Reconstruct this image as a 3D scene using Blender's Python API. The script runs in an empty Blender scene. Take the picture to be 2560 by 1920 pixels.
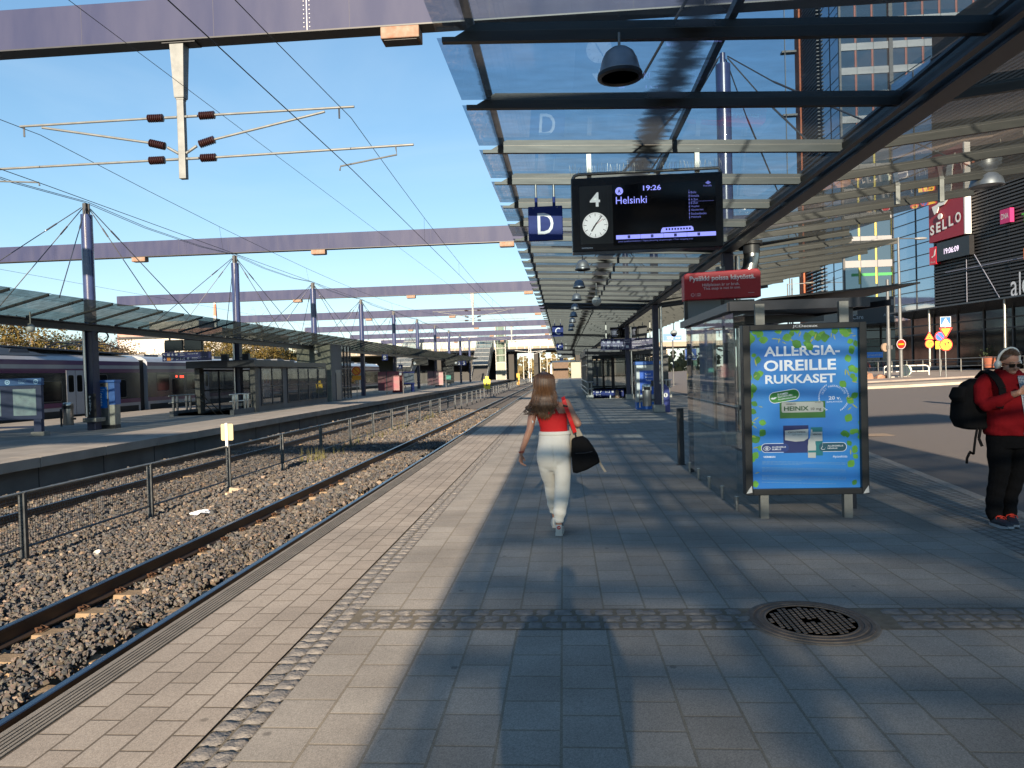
import bpy, math, random
import numpy as np
from mathutils import Vector, Matrix, Euler
random.seed(7); RNG = np.random.default_rng(7)
R = math.radians
SC = bpy.context.scene
COL = SC.collection

# ---------------------------------------------------------------- camera, sky, sun, exposure
cam = bpy.data.cameras.new('camera'); cam.sensor_width = 36.0; cam.lens = 36.0 * 1750 / 2560
cam.clip_start = 0.05; cam.clip_end = 3000
camo = bpy.data.objects.new('camera', cam); COL.objects.link(camo)
camo.location = (0, 0, 1.72)
YAW, PITCH, ROLL = 4.2126, -0.9929, -1.6
camo.matrix_world = (Matrix.Translation((0, 0, 1.72)) @ Matrix.Rotation(R(YAW), 4, 'Z') @
                     Matrix.Rotation(R(90 + PITCH), 4, 'X') @ Matrix.Rotation(R(ROLL), 4, 'Z'))
SC.camera = camo
SUN_EL = 17.1
world = bpy.data.worlds.new('World'); SC.world = world; world.use_nodes = True
wn, wl = world.node_tree.nodes, world.node_tree.links
sky = wn.new('ShaderNodeTexSky'); sky.sky_type = 'NISHITA'; sky.sun_disc = False
sky.sun_elevation = R(SUN_EL); sky.sun_rotation = R(180); sky.altitude = 20; sky.air_density = 1.0
sky.dust_density = 0.0; sky.ozone_density = 3.0
# thin cirrus streaks
tc = wn.new('ShaderNodeTexCoord'); mp = wn.new('ShaderNodeMapping'); mp.inputs['Scale'].default_value = (1.2, 1.2, 5.0)
mp.inputs['Rotation'].default_value = (0.3, 0.25, 0.4)
nz = wn.new('ShaderNodeTexNoise'); nz.inputs['Scale'].default_value = 1.6; nz.inputs['Detail'].default_value = 7
nz.inputs['Distortion'].default_value = 0.9
rp = wn.new('ShaderNodeValToRGB'); rp.color_ramp.elements[0].position = 0.45; rp.color_ramp.elements[1].position = 0.85
rp.color_ramp.elements[1].color = (0.15, 0.15, 0.15, 1)
mx = wn.new('ShaderNodeMixRGB'); mx.inputs[2].default_value = (6.0, 6.6, 7.2, 1)
wl.new(tc.outputs['Generated'], mp.inputs[0]); wl.new(mp.outputs[0], nz.inputs['Vector'])
wl.new(nz.outputs['Fac'], rp.inputs[0]); wl.new(rp.outputs[0], mx.inputs[0]); wl.new(sky.outputs[0], mx.inputs[1])
tn_ = wn.new('ShaderNodeMixRGB'); tn_.blend_type = 'MULTIPLY'; tn_.inputs[0].default_value = 1; tn_.inputs[2].default_value = (0.84, 0.99, 1.07, 1)   # cool clear northern air
wl.new(mx.outputs[0], tn_.inputs[1]); 
k1 = wn.new('ShaderNodeVectorMath'); k1.operation = 'SCALE'; k1.inputs['Scale'].default_value = 0.10; wl.new(tn_.outputs[0], k1.inputs[0])
k2 = wn.new('ShaderNodeVectorMath'); k2.operation = 'ADD'; k2.inputs[1].default_value = (1, 1, 1); wl.new(k1.outputs[0], k2.inputs[0])
k3 = wn.new('ShaderNodeVectorMath'); k3.operation = 'DIVIDE'; wl.new(tn_.outputs[0], k3.inputs[0]); wl.new(k2.outputs[0], k3.inputs[1])   # keeps the bright horizon from clipping
wl.new(k3.outputs[0], wn['Background'].inputs['Color'])
wn['Background'].inputs['Strength'].default_value = 0.10
sd = bpy.data.lights.new('sun', 'SUN'); sd.energy = 5.0; sd.angle = R(0.53); sd.color = (1.0, 0.83, 0.62)
so = bpy.data.objects.new('sun', sd); COL.objects.link(so); so.rotation_euler = (R(90 - SUN_EL), 0, 0)
SC.view_settings.view_transform = 'Standard'; SC.view_settings.look = 'None'
SC.view_settings.exposure = 1.45; SC.view_settings.gamma = 1
SC.view_settings.use_curve_mapping = False
SC.render.engine = 'CYCLES'
SC.cycles.transparent_max_bounces = 24; SC.cycles.max_bounces = 8; SC.cycles.glossy_bounces = 4
SC.cycles.sample_clamp_indirect = 4.0; SC.cycles.caustics_reflective = False; SC.cycles.caustics_refractive = False

# ---------------------------------------------------------------- materials
MATS = {}
def mat(name, col, rough=0.6, metal=0.0, var=0.0, vscale=6.0, bump=0.0, bscale=40.0, spec=0.5, col2=None, detail=4.0, coord='Object', stretch=None, emit=0.0, coat=0.0):
    """principled material; var mixes the colour towards col2 (or a darker tone of it) with noise"""
    if name in MATS: return MATS[name]
    m = bpy.data.materials.new(name); m.use_nodes = True; MATS[name] = m
    nt = m.node_tree; b = nt.nodes['Principled BSDF']
    b.inputs['Roughness'].default_value = rough; b.inputs['Metallic'].default_value = metal
    b.inputs['Specular IOR Level'].default_value = spec
    if coat: b.inputs['Coat Weight'].default_value = coat; b.inputs['Coat Roughness'].default_value = 0.08
    c = (*col, 1); b.inputs['Base Color'].default_value = c
    if emit:
        b.inputs['Emission Color'].default_value = c; b.inputs['Emission Strength'].default_value = emit
    if var or bump:
        t = nt.nodes.new('ShaderNodeTexCoord'); src = t.outputs[coord]
        if stretch:
            mpn = nt.nodes.new('ShaderNodeMapping'); mpn.inputs['Scale'].default_value = stretch
            nt.links.new(src, mpn.inputs[0]); src = mpn.outputs[0]
    if var:
        n = nt.nodes.new('ShaderNodeTexNoise'); n.inputs['Scale'].default_value = vscale; n.inputs['Detail'].default_value = detail
        nt.links.new(src, n.inputs['Vector'])
        r = nt.nodes.new('ShaderNodeMapRange'); r.inputs[1].default_value = 0.3; r.inputs[2].default_value = 0.7
        r.inputs[3].default_value = 0; r.inputs[4].default_value = 1
        nt.links.new(n.outputs['Fac'], r.inputs[0])
        x = nt.nodes.new('ShaderNodeMixRGB'); nt.links.new(r.outputs[0], x.inputs[0])
        d = col2 if col2 else tuple(v * (1 - var) for v in col)
        x.inputs[1].default_value = c; x.inputs[2].default_value = (*d, 1)
        nt.links.new(x.outputs[0], b.inputs['Base Color'])
        if emit: nt.links.new(x.outputs[0], b.inputs['Emission Color'])
    if bump:
        n2 = nt.nodes.new('ShaderNodeTexNoise'); n2.inputs['Scale'].default_value = bscale; n2.inputs['Detail'].default_value = 5
        nt.links.new(src, n2.inputs['Vector'])
        bp = nt.nodes.new('ShaderNodeBump'); bp.inputs['Strength'].default_value = bump; bp.inputs['Distance'].default_value = 0.02
        nt.links.new(n2.outputs['Fac'], bp.inputs['Height']); nt.links.new(bp.outputs[0], b.inputs['Normal'])
    return m

def glass(name, tint=(0.6, 0.68, 0.7), dirt=0.15, dscale=3.0, dirtcol=(0.25, 0.25, 0.24), refl=1.0, stretch=(1, 1, 1), bands=None, dmin=0.35, dmax=0.8):
    """thin pane: tinted transparency, fresnel reflection and a film of dirt"""
    if name in MATS: return MATS[name]
    m = bpy.data.materials.new(name); m.use_nodes = True; MATS[name] = m
    nt = m.node_tree; nt.nodes.remove(nt.nodes['Principled BSDF']); out = nt.nodes['Material Output']; N = nt.nodes.new; L = nt.links.new
    tr = N('ShaderNodeBsdfTransparent'); tr.inputs[0].default_value = (*tint, 1)
    gl = N('ShaderNodeBsdfGlossy'); gl.inputs['Roughness'].default_value = 0.02; gl.inputs[0].default_value = (refl, refl, refl, 1)
    ge = N('ShaderNodeNewGeometry'); dt = N('ShaderNodeVectorMath'); dt.operation = 'DOT_PRODUCT'; L(ge.outputs['Incoming'], dt.inputs[0]); L(ge.outputs['Normal'], dt.inputs[1])
    def mth(op, a, b_=None):
        q = N('ShaderNodeMath'); q.operation = op
        for i_, v_ in enumerate((a, b_)):
            if v_ is None: continue
            if isinstance(v_, (int, float)): q.inputs[i_].default_value = v_
            else: L(v_, q.inputs[i_])
        return q.outputs[0]
    sch = mth('ADD', mth('MULTIPLY', mth('POWER', mth('SUBTRACT', 1.0, mth('ABSOLUTE', dt.outputs['Value'])), 5.0), 0.86), 0.075)   # both faces of the pane, seen from either side
    s1 = N('ShaderNodeMixShader'); L(sch, s1.inputs[0]); L(tr.outputs[0], s1.inputs[1]); L(gl.outputs[0], s1.inputs[2])
    df = N('ShaderNodeBsdfDiffuse'); df.inputs[0].default_value = (*dirtcol, 1)
    tl = N('ShaderNodeBsdfTranslucent'); tl.inputs[0].default_value = (*dirtcol, 1)
    dd = N('ShaderNodeMixShader'); dd.inputs[0].default_value = 0.4; L(df.outputs[0], dd.inputs[1]); L(tl.outputs[0], dd.inputs[2])
    s2 = N('ShaderNodeMixShader'); L(s1.outputs[0], s2.inputs[1]); L(dd.outputs[0], s2.inputs[2])
    t = N('ShaderNodeTexCoord'); mpn = N('ShaderNodeMapping'); mpn.inputs['Scale'].default_value = stretch
    L(t.outputs['Object'], mpn.inputs[0])
    n = N('ShaderNodeTexNoise'); n.inputs['Scale'].default_value = dscale; n.inputs['Detail'].default_value = 8; n.inputs['Roughness'].default_value = 0.55
    L(mpn.outputs[0], n.inputs['Vector'])
    r = N('ShaderNodeMapRange'); r.inputs[1].default_value = dmin; r.inputs[2].default_value = dmax; r.inputs[3].default_value = dirt * 0.55; r.inputs[4].default_value = dirt * 1.4
    L(n.outputs['Fac'], r.inputs[0]); fac = r.outputs[0]
    if bands:   # soot gathered in a band along the length: (centre x, half width, strength)
        sp = N('ShaderNodeSeparateXYZ'); L(t.outputs['Object'], sp.inputs[0])
        n3 = N('ShaderNodeTexNoise'); n3.inputs['Scale'].default_value = 5.0; n3.inputs['Detail'].default_value = 6
        L(mpn.outputs[0], n3.inputs['Vector'])
        for cx, hw, st in bands:
            a = N('ShaderNodeMath'); a.operation = 'SUBTRACT'; L(sp.outputs[0], a.inputs[0]); a.inputs[1].default_value = cx
            ab = N('ShaderNodeMath'); ab.operation = 'ABSOLUTE'; L(a.outputs[0], ab.inputs[0])
            w = N('ShaderNodeMath'); w.operation = 'MULTIPLY_ADD'; L(n3.outputs['Fac'], w.inputs[0]); w.inputs[1].default_value = hw * 1.3; L(ab.outputs[0], w.inputs[2])
            q = N('ShaderNodeMapRange'); q.inputs[1].default_value = hw * 1.45; q.inputs[2].default_value = hw * 0.75; q.inputs[3].default_value = 0; q.inputs[4].default_value = st
            L(w.outputs[0], q.inputs[0])
            mxx = N('ShaderNodeMath'); mxx.operation = 'MAXIMUM'; L(fac, mxx.inputs[0]); L(q.outputs[0], mxx.inputs[1]); fac = mxx.outputs[0]
    gzf = mth('SUBTRACT', 1.0, mth('POWER', mth('SUBTRACT', 1.0, fac), mth('POWER', mth('DIVIDE', 1.0, mth('MAXIMUM', mth('ABSOLUTE', dt.outputs['Value']), .12)), 1.0)))   # the film thickens at a slant
    L(gzf, s2.inputs[0]); L(s2.outputs[0], out.inputs['Surface'])
    return m

# ---------------------------------------------------------------- mesh builder
class MB:
    def __init__(s): s.v = []; s.f = []
    def add(s, vs, fs):
        o = len(s.v); s.v.extend([tuple(map(float, p)) for p in vs]); s.f.extend([tuple(i + o for i in f) for f in fs]); return s
    def box(s, x0, x1, y0, y1, z0, z1):
        return s.add([(x0, y0, z0), (x1, y0, z0), (x1, y1, z0), (x0, y1, z0), (x0, y0, z1), (x1, y0, z1), (x1, y1, z1), (x0, y1, z1)],
                     [(0, 3, 2, 1), (4, 5, 6, 7), (0, 1, 5, 4), (1, 2, 6, 5), (2, 3, 7, 6), (3, 0, 4, 7)])
    def bx(s, c, d, rz=0.0, rx=0.0, ry=0.0):
        m = Matrix.Translation(c) @ Euler((rx, ry, rz)).to_matrix().to_4x4()
        t = MB().box(-d[0] / 2, d[0] / 2, -d[1] / 2, d[1] / 2, -d[2] / 2, d[2] / 2)
        return s.add([m @ Vector(p) for p in t.v], t.f)
    def beam(s, p0, p1, w, h):
        """box section running from p0 to p1, w wide (horizontal), h high"""
        p0, p1 = Vector(p0), Vector(p1); d = (p1 - p0).normalized()
        up = Vector((0, 0, 1)) if abs(d.z) < 0.95 else Vector((0, 1, 0))
        sx = d.cross(up).normalized(); sz = sx.cross(d)
        vs = [p + sx * a * w / 2 + sz * b * h / 2 for p in (p0, p1) for a, b in ((-1, -1), (1, -1), (1, 1), (-1, 1))]
        return s.add(vs, [(0, 1, 2, 3), (7, 6, 5, 4), (0, 4, 5, 1), (1, 5, 6, 2), (2, 6, 7, 3), (3, 7, 4, 0)])
    def tube(s, pts, r, n=8, caps=True, flat=None):
        pts = [Vector(p) for p in pts]; k = len(pts)
        rs = r if isinstance(r, (list, tuple)) else [r] * k
        t = (pts[1] - pts[0]).normalized(); ref = Vector((0, 0, 1)) if abs(t.z) < 0.9 else Vector((1, 0, 0))
        u = t.cross(ref).normalized(); vs = []; fs = []
        for i, p in enumerate(pts):
            d = (pts[min(i + 1, k - 1)] - pts[max(i - 1, 0)]).normalized()
            u = (u - d * u.dot(d)).normalized(); w = d.cross(u); fl = flat or 1.0
            for j in range(n):
                a = 2 * math.pi * j / n; vs.append(p + (u * math.cos(a) + w * math.sin(a) * fl) * rs[i])
        for i in range(k - 1):
            for j in range(n):
                a, b = i * n + j, i * n + (j + 1) % n; fs.append((a, b, b + n, a + n))
        if caps: fs += [tuple(range(n - 1, -1, -1)), tuple((k - 1) * n + j for j in range(n))]
        return s.add(vs, fs)
    def cyl(s, p0, p1, r0, r1=None, n=12): return s.tube([p0, p1], [r0, r0 if r1 is None else r1], n)
    def lathe(s, prof, n=16, o=(0, 0, 0)):
        k = len(prof); vs = [(o[0] + r * math.cos(2 * math.pi * j / n), o[1] + r * math.sin(2 * math.pi * j / n), o[2] + z) for r, z in prof for j in range(n)]
        fs = [(i * n + j, i * n + (j + 1) % n, (i + 1) * n + (j + 1) % n, (i + 1) * n + j) for i in range(k - 1) for j in range(n)]
        if prof[0][0] > 1e-4: fs.append(tuple(range(n - 1, -1, -1)))
        if prof[-1][0] > 1e-4: fs.append(tuple((k - 1) * n + j for j in range(n)))
        return s.add(vs, fs)
    def prism(s, poly, a0, a1, ax='y'):
        """polygon (counter-clockwise) swept along an axis: 'y' poly=(x,z), 'x' poly=(y,z), 'z' poly=(x,y)"""
        k = len(poly)
        P = {'y': lambda p, a: (p[0], a, p[1]), 'x': lambda p, a: (a, p[0], p[1]), 'z': lambda p, a: (p[0], p[1], a)}[ax]
        vs = [P(p, a0) for p in poly] + [P(p, a1) for p in poly]
        fs = [tuple(range(k)), tuple(range(2 * k - 1, k - 1, -1))] + [(i, i + k, (i + 1) % k + k, (i + 1) % k) for i in range(k)]
        return s.add(vs, fs)
    def quad(s, a, b, c, d): return s.add([a, b, c, d], [(0, 1, 2, 3)])
    def ell(s, c, r, nu=12, nv=8, m=None):
        vs = [(0, 0, -1)] + [(math.cos(2 * math.pi * j / nu) * math.sin(math.pi * i / nv), math.sin(2 * math.pi * j / nu) * math.sin(math.pi * i / nv), -math.cos(math.pi * i / nv)) for i in range(1, nv) for j in range(nu)] + [(0, 0, 1)]
        fs = [(0, 1 + (j + 1) % nu, 1 + j) for j in range(nu)]
        for i in range(nv - 2):
            for j in range(nu):
                a, b = 1 + i * nu + j, 1 + i * nu + (j + 1) % nu; fs.append((a, b, b + nu, a + nu))
        l = len(vs) - 1; fs += [(l, 1 + (nv - 2) * nu + j, 1 + (nv - 2) * nu + (j + 1) % nu) for j in range(nu)]
        mm = m or Matrix.Identity(3)
        return s.add([Vector(c) + mm @ Vector((p[0] * r[0], p[1] * r[1], p[2] * r[2])) for p in vs], fs)
    def loft(s, rings, caps=True):
        n = len(rings[0]); vs = [p for g in rings for p in g]; fs = []
        for i in range(len(rings) - 1):
            for j in range(n):
                a, b = i * n + j, i * n + (j + 1) % n; fs.append((a, b, b + n, a + n))
        if caps: fs += [tuple(range(n - 1, -1, -1)), tuple((len(rings) - 1) * n + j for j in range(n))]
        return s.add(vs, fs)
    def text(s, body, o, size, ax=(1, 0, 0), up=(0, 0, 1), al='LEFT', bold=0.0, depth=0.0, sx=1.0, arc=None):
        """flat lettering; o = baseline origin, ax = reading direction, up = letter up direction"""
        c = bpy.data.curves.new('t', 'FONT'); c.body = body; c.size = size; c.align_x = al; c.offset = bold * size; c.resolution_u = 3
        c.extrude = depth
        ob = bpy.data.objects.new('t', c); me = bpy.data.meshes.new_from_object(ob)
        o, ax, up = Vector(o), Vector(ax).normalized(), Vector(up).normalized(); nn = ax.cross(up)
        s.add([o + ax * v.co.x * sx + up * v.co.y + nn * v.co.z for v in me.vertices], [tuple(p.vertices) for p in me.polygons])
        bpy.data.objects.remove(ob); bpy.data.curves.remove(c); bpy.data.meshes.remove(me); return s
    def fit(s, body, o, w, h, ax=(1, 0, 0), up=(0, 0, 1), bold=0.0):
        """lettering scaled so that its inked box is exactly w by h, lower left corner at o"""
        t = MB().text(body, (0, 0, 0), 1, (1, 0, 0), (0, 1, 0), bold=bold)
        if not t.v: return s
        a = np.array(t.v); lo, hi = a.min(0), a.max(0); d = np.maximum(hi - lo, 1e-4)
        o, ax, up = Vector(o), Vector(ax).normalized(), Vector(up).normalized()
        return s.add([o + ax * float((p[0] - lo[0]) / d[0] * w) + up * float((p[1] - lo[1]) / d[1] * h) for p in a], t.f)
    def disc(s, o, r, ax=(1, 0, 0), up=(0, 0, 1), n=24, r_in=0.0, a0=0.0, a1=360.0):
        o, ax, up = Vector(o), Vector(ax).normalized(), Vector(up).normalized()
        pt = lambda q, a: o + (ax * math.cos(a) + up * math.sin(a)) * q
        A = [R(a0 + (a1 - a0) * j / n) for j in range(n + 1)]
        if r_in <= 0:
            full = abs(a1 - a0) >= 359.9
            return s.add([pt(r, a) for a in (A[:-1] if full else A)] + ([] if full else [o]), [tuple(range(n if full else n + 2))])
        return s.add([pt(q, a) for a in A for q in (r_in, r)], [(2 * j, 2 * j + 1, 2 * j + 3, 2 * j + 2) for j in range(n)])
    def poly(s, pts2, o, ax=(1, 0, 0), up=(0, 0, 1)):
        o, ax, up = Vector(o), Vector(ax), Vector(up)
        return s.add([o + ax * p[0] + up * p[1] for p in pts2], [tuple(range(len(pts2)))])
    def rrect(s, w, h, r, o, ax=(1, 0, 0), up=(0, 0, 1), n=5):
        pts = []
        for cx, cy, a in ((w / 2 - r, h / 2 - r, 0), (-w / 2 + r, h / 2 - r, 90), (-w / 2 + r, -h / 2 + r, 180), (w / 2 - r, -h / 2 + r, 270)):
            pts += [(cx + r * math.cos(R(a + 90 * i / n)), cy + r * math.sin(R(a + 90 * i / n))) for i in range(n + 1)]
        return s.poly(pts, o, ax, up)
    def xf(s, M):
        s.v = [tuple(M @ Vector(p)) for p in s.v]; return s
    def mesh(s, name, m=None, smooth=None):
        me = bpy.data.meshes.new(name); me.from_pydata(s.v, [], s.f); me.update()
        if smooth is not None:
            me.shade_smooth()
            if smooth < 180: me.set_sharp_from_angle(angle=R(smooth))
        if m: me.materials.append(m)
        return me

def link(o, parent=None):
    COL.objects.link(o)
    if parent: o.parent = parent
    return o
def tag(o, label=None, cat=None, group=None, kind=None):
    if label: o['label'] = label
    if cat: o['category'] = cat
    if group: o['group'] = group
    if kind: o['kind'] = kind
    return o
def thing(name, label, cat, loc=(0, 0, 0), rz=0.0, group=None):
    o = link(bpy.data.objects.new(name, None)); o.location = loc; o.rotation_euler = (0, 0, rz); o.empty_display_size = 0.1
    return tag(o, label, cat, group)
def part(name, mb, m, parent=None, smooth=None, label=None, bevel=0.0, bseg=2):
    me = mb if isinstance(mb, bpy.types.Mesh) else mb.mesh(name, m, smooth)
    o = link(bpy.data.objects.new(name, me), parent)
    if label: o['label'] = label
    if bevel:
        b = o.modifiers.new('bevel', 'BEVEL'); b.width = bevel; b.segments = bseg; b.limit_method = 'ANGLE'; b.angle_limit = R(40)
    return o
def solo(name, mb, m, label, cat, group=None, loc=(0, 0, 0), rz=0.0, smooth=None, bevel=0.0):
    o = part(name, mb, m, None, smooth, None, bevel); o.location = loc; o.rotation_euler = (0, 0, rz); return tag(o, label, cat, group)
def struct(name, mb, m, smooth=None, kind='structure', bevel=0.0):
    o = part(name, mb, m, None, smooth, None, bevel); o['kind'] = kind; return o
def copy_tree(o, parent=None):
    c = o.copy(); COL.objects.link(c)
    if parent: c.parent = parent
    for ch in list(o.children): copy_tree(ch, c)
    return c
def place(o, loc, rz=None, label=None, group=None):
    o.location = loc
    if rz is not None: o.rotation_euler = (0, 0, rz)
    if label: o['label'] = label
    if group: o['group'] = group
    return o
def ordinal(i): return ['first', 'second', 'third', 'fourth', 'fifth', 'sixth', 'seventh', 'eighth', 'ninth', 'tenth', 'eleventh', 'twelfth', 'thirteenth', 'fourteenth', 'fifteenth', 'sixteenth', 'seventeenth', 'eighteenth', 'nineteenth', 'twentieth'][i]
def gz(x): return min(max(-0.10 + 0.041 * (x - 5.6), -0.10), 1.2)     # the road and square climb away to the right

STEEL = mat('galvanised_steel', (0.30, 0.30, 0.28), 0.45, 0.7, 0.35, 5, 0.05, 60)
STAIN = mat('brushed_stainless', (0.50, 0.50, 0.49), 0.28, 1.0, 0.25, 8, stretch=(1, 1, 0.1))
DARK = mat('dark_grey_paint', (0.035, 0.037, 0.042), 0.45, 0.0, 0.3, 3)
BLACK = mat('black_plastic', (0.012, 0.012, 0.014), 0.4)
NAVY = mat('navy_enamel', (0.012, 0.028, 0.16), 0.6, 0, 0.15, 4, spec=.25)
NAVYP = mat('navy_post_paint', (0.018, 0.022, 0.06), 0.4, 0, 0.3, 4)
WHITE = mat('white_paint', (0.58, 0.58, 0.57), 0.5, 0, 0.1, 5)
WLET = mat('white_lettering', (0.8, 0.8, 0.8), 0.6)
CONC = mat('concrete', (0.26, 0.245, 0.22), 0.9, 0, 0.35, 2.0, 0.25, 60)
PURP = mat('violet_blue_paint', (0.026, 0.032, 0.078), 0.55, 0, 0.3, 2.2, 0.0, 30, col2=(0.043, 0.047, 0.092), spec=.2, stretch=(1, 1, .22))
MASTB = mat('violet_blue_mast', (0.028, 0.040, 0.115), 0.3, 0, 0.15, 2, coat=0.6)
WIREM = mat('wire_dark', (0.02, 0.02, 0.022), 0.6)
# ================================================================ SETTING
def brick_mat(name, c1, c2, mortar, bw, bh, ms, off=0.5, rot=90, bump=0.5, loc=(0, 0, 0), grain=900, rough=0.85):
    m = bpy.data.materials.new(name); m.use_nodes = True; nt = m.node_tree; N = nt.nodes.new; L = nt.links.new; b = nt.nodes['Principled BSDF']
    t = N('ShaderNodeTexCoord'); mp = N('ShaderNodeMapping'); mp.inputs['Rotation'].default_value = (0, 0, R(rot)); mp.inputs['Location'].default_value = loc
    L(t.outputs['Object'], mp.inputs[0])
    br = N('ShaderNodeTexBrick'); br.offset = off; br.squash = 1; br.inputs['Scale'].default_value = 1
    br.inputs['Brick Width'].default_value = bw; br.inputs['Row Height'].default_value = bh; br.inputs['Mortar Size'].default_value = ms
    br.inputs['Mortar Smooth'].default_value = 0.25; br.inputs['Bias'].default_value = 0.0
    br.inputs['Color1'].default_value = (*c1, 1); br.inputs['Color2'].default_value = (*c2, 1); br.inputs['Mortar'].default_value = (*mortar, 1)
    L(mp.outputs[0], br.inputs['Vector'])
    n = N('ShaderNodeTexNoise'); n.inputs['Scale'].default_value = grain; n.inputs['Detail'].default_value = 2; L(t.outputs['Object'], n.inputs['Vector'])
    n2 = N('ShaderNodeTexNoise'); n2.inputs['Scale'].default_value = 1.1; n2.inputs['Detail'].default_value = 8; L(t.outputs['Object'], n2.inputs['Vector'])
    v = N('ShaderNodeTexVoronoi'); v.inputs['Scale'].default_value = 180; L(t.outputs['Object'], v.inputs['Vector'])
    r1 = N('ShaderNodeMapRange'); r1.inputs[1].default_value = .35; r1.inputs[2].default_value = .65; r1.inputs[3].default_value = .82; r1.inputs[4].default_value = 1.14; L(n2.outputs['Fac'], r1.inputs[0])
    r2 = N('ShaderNodeMapRange'); r2.inputs[1].default_value = 0; r2.inputs[2].default_value = 1; r2.inputs[3].default_value = .72; r2.inputs[4].default_value = 1.28
    L(v.outputs['Color'], r2.inputs[0])
    mu = N('ShaderNodeMath'); mu.operation = 'MULTIPLY'; L(r1.outputs[0], mu.inputs[0]); L(r2.outputs[0], mu.inputs[1])
    # old stains and chewing gum
    v2 = N('ShaderNodeTexVoronoi'); v2.inputs['Scale'].default_value = 2.3; L(t.outputs['Object'], v2.inputs['Vector'])
    r3 = N('ShaderNodeMapRange'); r3.inputs[1].default_value = .035; r3.inputs[2].default_value = .06; r3.inputs[3].default_value = .6; r3.inputs[4].default_value = 1; L(v2.outputs['Distance'], r3.inputs[0])
    mu2 = N('ShaderNodeMath'); mu2.operation = 'MULTIPLY'; L(mu.outputs[0], mu2.inputs[0]); L(r3.outputs[0], mu2.inputs[1])
    sc = N('ShaderNodeVectorMath'); sc.operation = 'SCALE'; L(br.outputs['Color'], sc.inputs[0]); L(mu2.outputs[0], sc.inputs['Scale'])
    L(sc.outputs[0], b.inputs['Base Color']); b.inputs['Roughness'].default_value = rough; b.inputs['Specular IOR Level'].default_value = 0.3
    h = N('ShaderNodeMath'); h.operation = 'MULTIPLY_ADD'; L(br.outputs['Fac'], h.inputs[0]); h.inputs[1].default_value = -1.0
    h2 = N('ShaderNodeMath'); h2.operation = 'MULTIPLY'; L(v.outputs['Distance'], h2.inputs[0]); h2.inputs[1].default_value = 0.14; L(h2.outputs[0], h.inputs[2])
    bp = N('ShaderNodeBump'); bp.inputs['Strength'].default_value = bump; bp.inputs['Distance'].default_value = 0.012; L(h.outputs[0], bp.inputs['Height'])
    L(bp.outputs[0], b.inputs['Normal'])
    return m
SLAB = brick_mat('slab_paving', (0.255, 0.228, 0.198), (0.295, 0.268, 0.235), (0.21, 0.18, 0.14), 0.297, 0.297, 0.008, loc=(0.05, 0.054, 0))
SMALLP = brick_mat('block_paving', (0.295, 0.25, 0.208), (0.34, 0.292, 0.245), (0.13, 0.105, 0.08), 0.285, 0.172, 0.007, loc=(0.1, 0.05, 0))
SETT = brick_mat('sett_paving', (0.20, 0.19, 0.175), (0.26, 0.245, 0.23), (0.145, 0.13, 0.11), 0.12, 0.11, 0.014, bump=0.7)
EDGE = mat('platform_edge_concrete', (0.21, 0.185, 0.155), 0.9, 0, 0.25, 5, 0.3, 200)
ASPH = mat('asphalt_worn', (0.15, 0.128, 0.118), 0.9, 0, 0.3, 90, 0.5, 250, col2=(0.11, 0.095, 0.088))
GRAN = mat('granite_kerb', (0.34, 0.30, 0.26), 0.8, 0, 0.35, 25, 0.3, 90)
PINKP = mat('pink_grey_paving', (0.28, 0.23, 0.20), 0.9, 0, 0.25, 3, 0.3, 40)

struct('ground', MB().quad((-1500, -400, -1.0), (1500, -400, -1.0), (1500, 2500, -1.0), (-1500, 2500, -1.0)),
       mat('grass_ground', (0.10, 0.09, 0.045), 0.95, 0, 0.5, 0.08, col2=(0.06, 0.075, 0.03)))
def kx(y): return 4.87 + 0.128 * (y - 7.84) if y < 14 else 5.66 + 0.05 * (y - 14)
YS = [-25, -10, 0, 4, 7.84, 10, 14, 20, 30, 45, 70, 110, 168]
# platform body
pb = MB()
pb.box(-2.8, 4.85, -25, 41.3, -1.0, -0.02).box(-2.8, 1.72, 41.3, 168, -1.0, -0.02).box(5.8, 6.6, 41.3, 168, -1.0, -0.02).box(1.72, 5.8, 54, 168, -1.0, -0.02)
struct('platform', pb, CONC)
# edge with anti-slip grooves
e = MB(); x = -2.8
prof = [(-2.83, -0.25), (-2.83, 0.0)]
for i in range(6):
    a = -2.80 + i * 0.028; prof += [(a, 0.006), (a + 0.018, 0.006), (a + 0.018, -0.004), (a + 0.026, -0.004)]
prof += [(-2.628, 0.004), (-2.628, -0.25)]
e.prism(prof[::-1], -25, 168)
struct('platform_edge', e, EDGE)
def sheet(name, x0f, x1f, z, m, ys=YS):
    q = MB()
    for a, b in zip(ys[:-1], ys[1:]):
        q.quad((x0f(a), a, z), (x1f(a), a, z), (x1f(b), b, z), (x0f(b), b, z))
    return struct(name, q, m)
sheet('block_paving', lambda y: -2.628, lambda y: -1.775, 0.002, SMALLP)
sp = MB()
for a, b in zip(YS[:-1], YS[1:]):
    for xa, xb, y0, y1 in (((None, None, a, b),) if b <= 30 or a >= 70 else ((None, None, 30, 41.3), (None, 1.72, 41.3, 45)) if a == 30 else ((None, 1.72, 45, 54), (None, None, 54, 70))):
        l0 = -1.535; r0 = xb if xb else kx(y0) - .75; r1 = xb if xb else kx(y1) - .75
        sp.quad((l0, y0, .002), (r0, y0, .002), (r1, y1, .002), (l0, y1, .002))
        if xb: sp.quad((5.8, y0, .002), (kx(y0) - .75, y0, .002), (kx(y1) - .75, y1, .002), (5.8, y1, .002))
struct('slab_paving', sp, SLAB)
sheet('sett_paving', lambda y: kx(y) - 0.75, lambda y: kx(y), 0.0, SETT)
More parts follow.
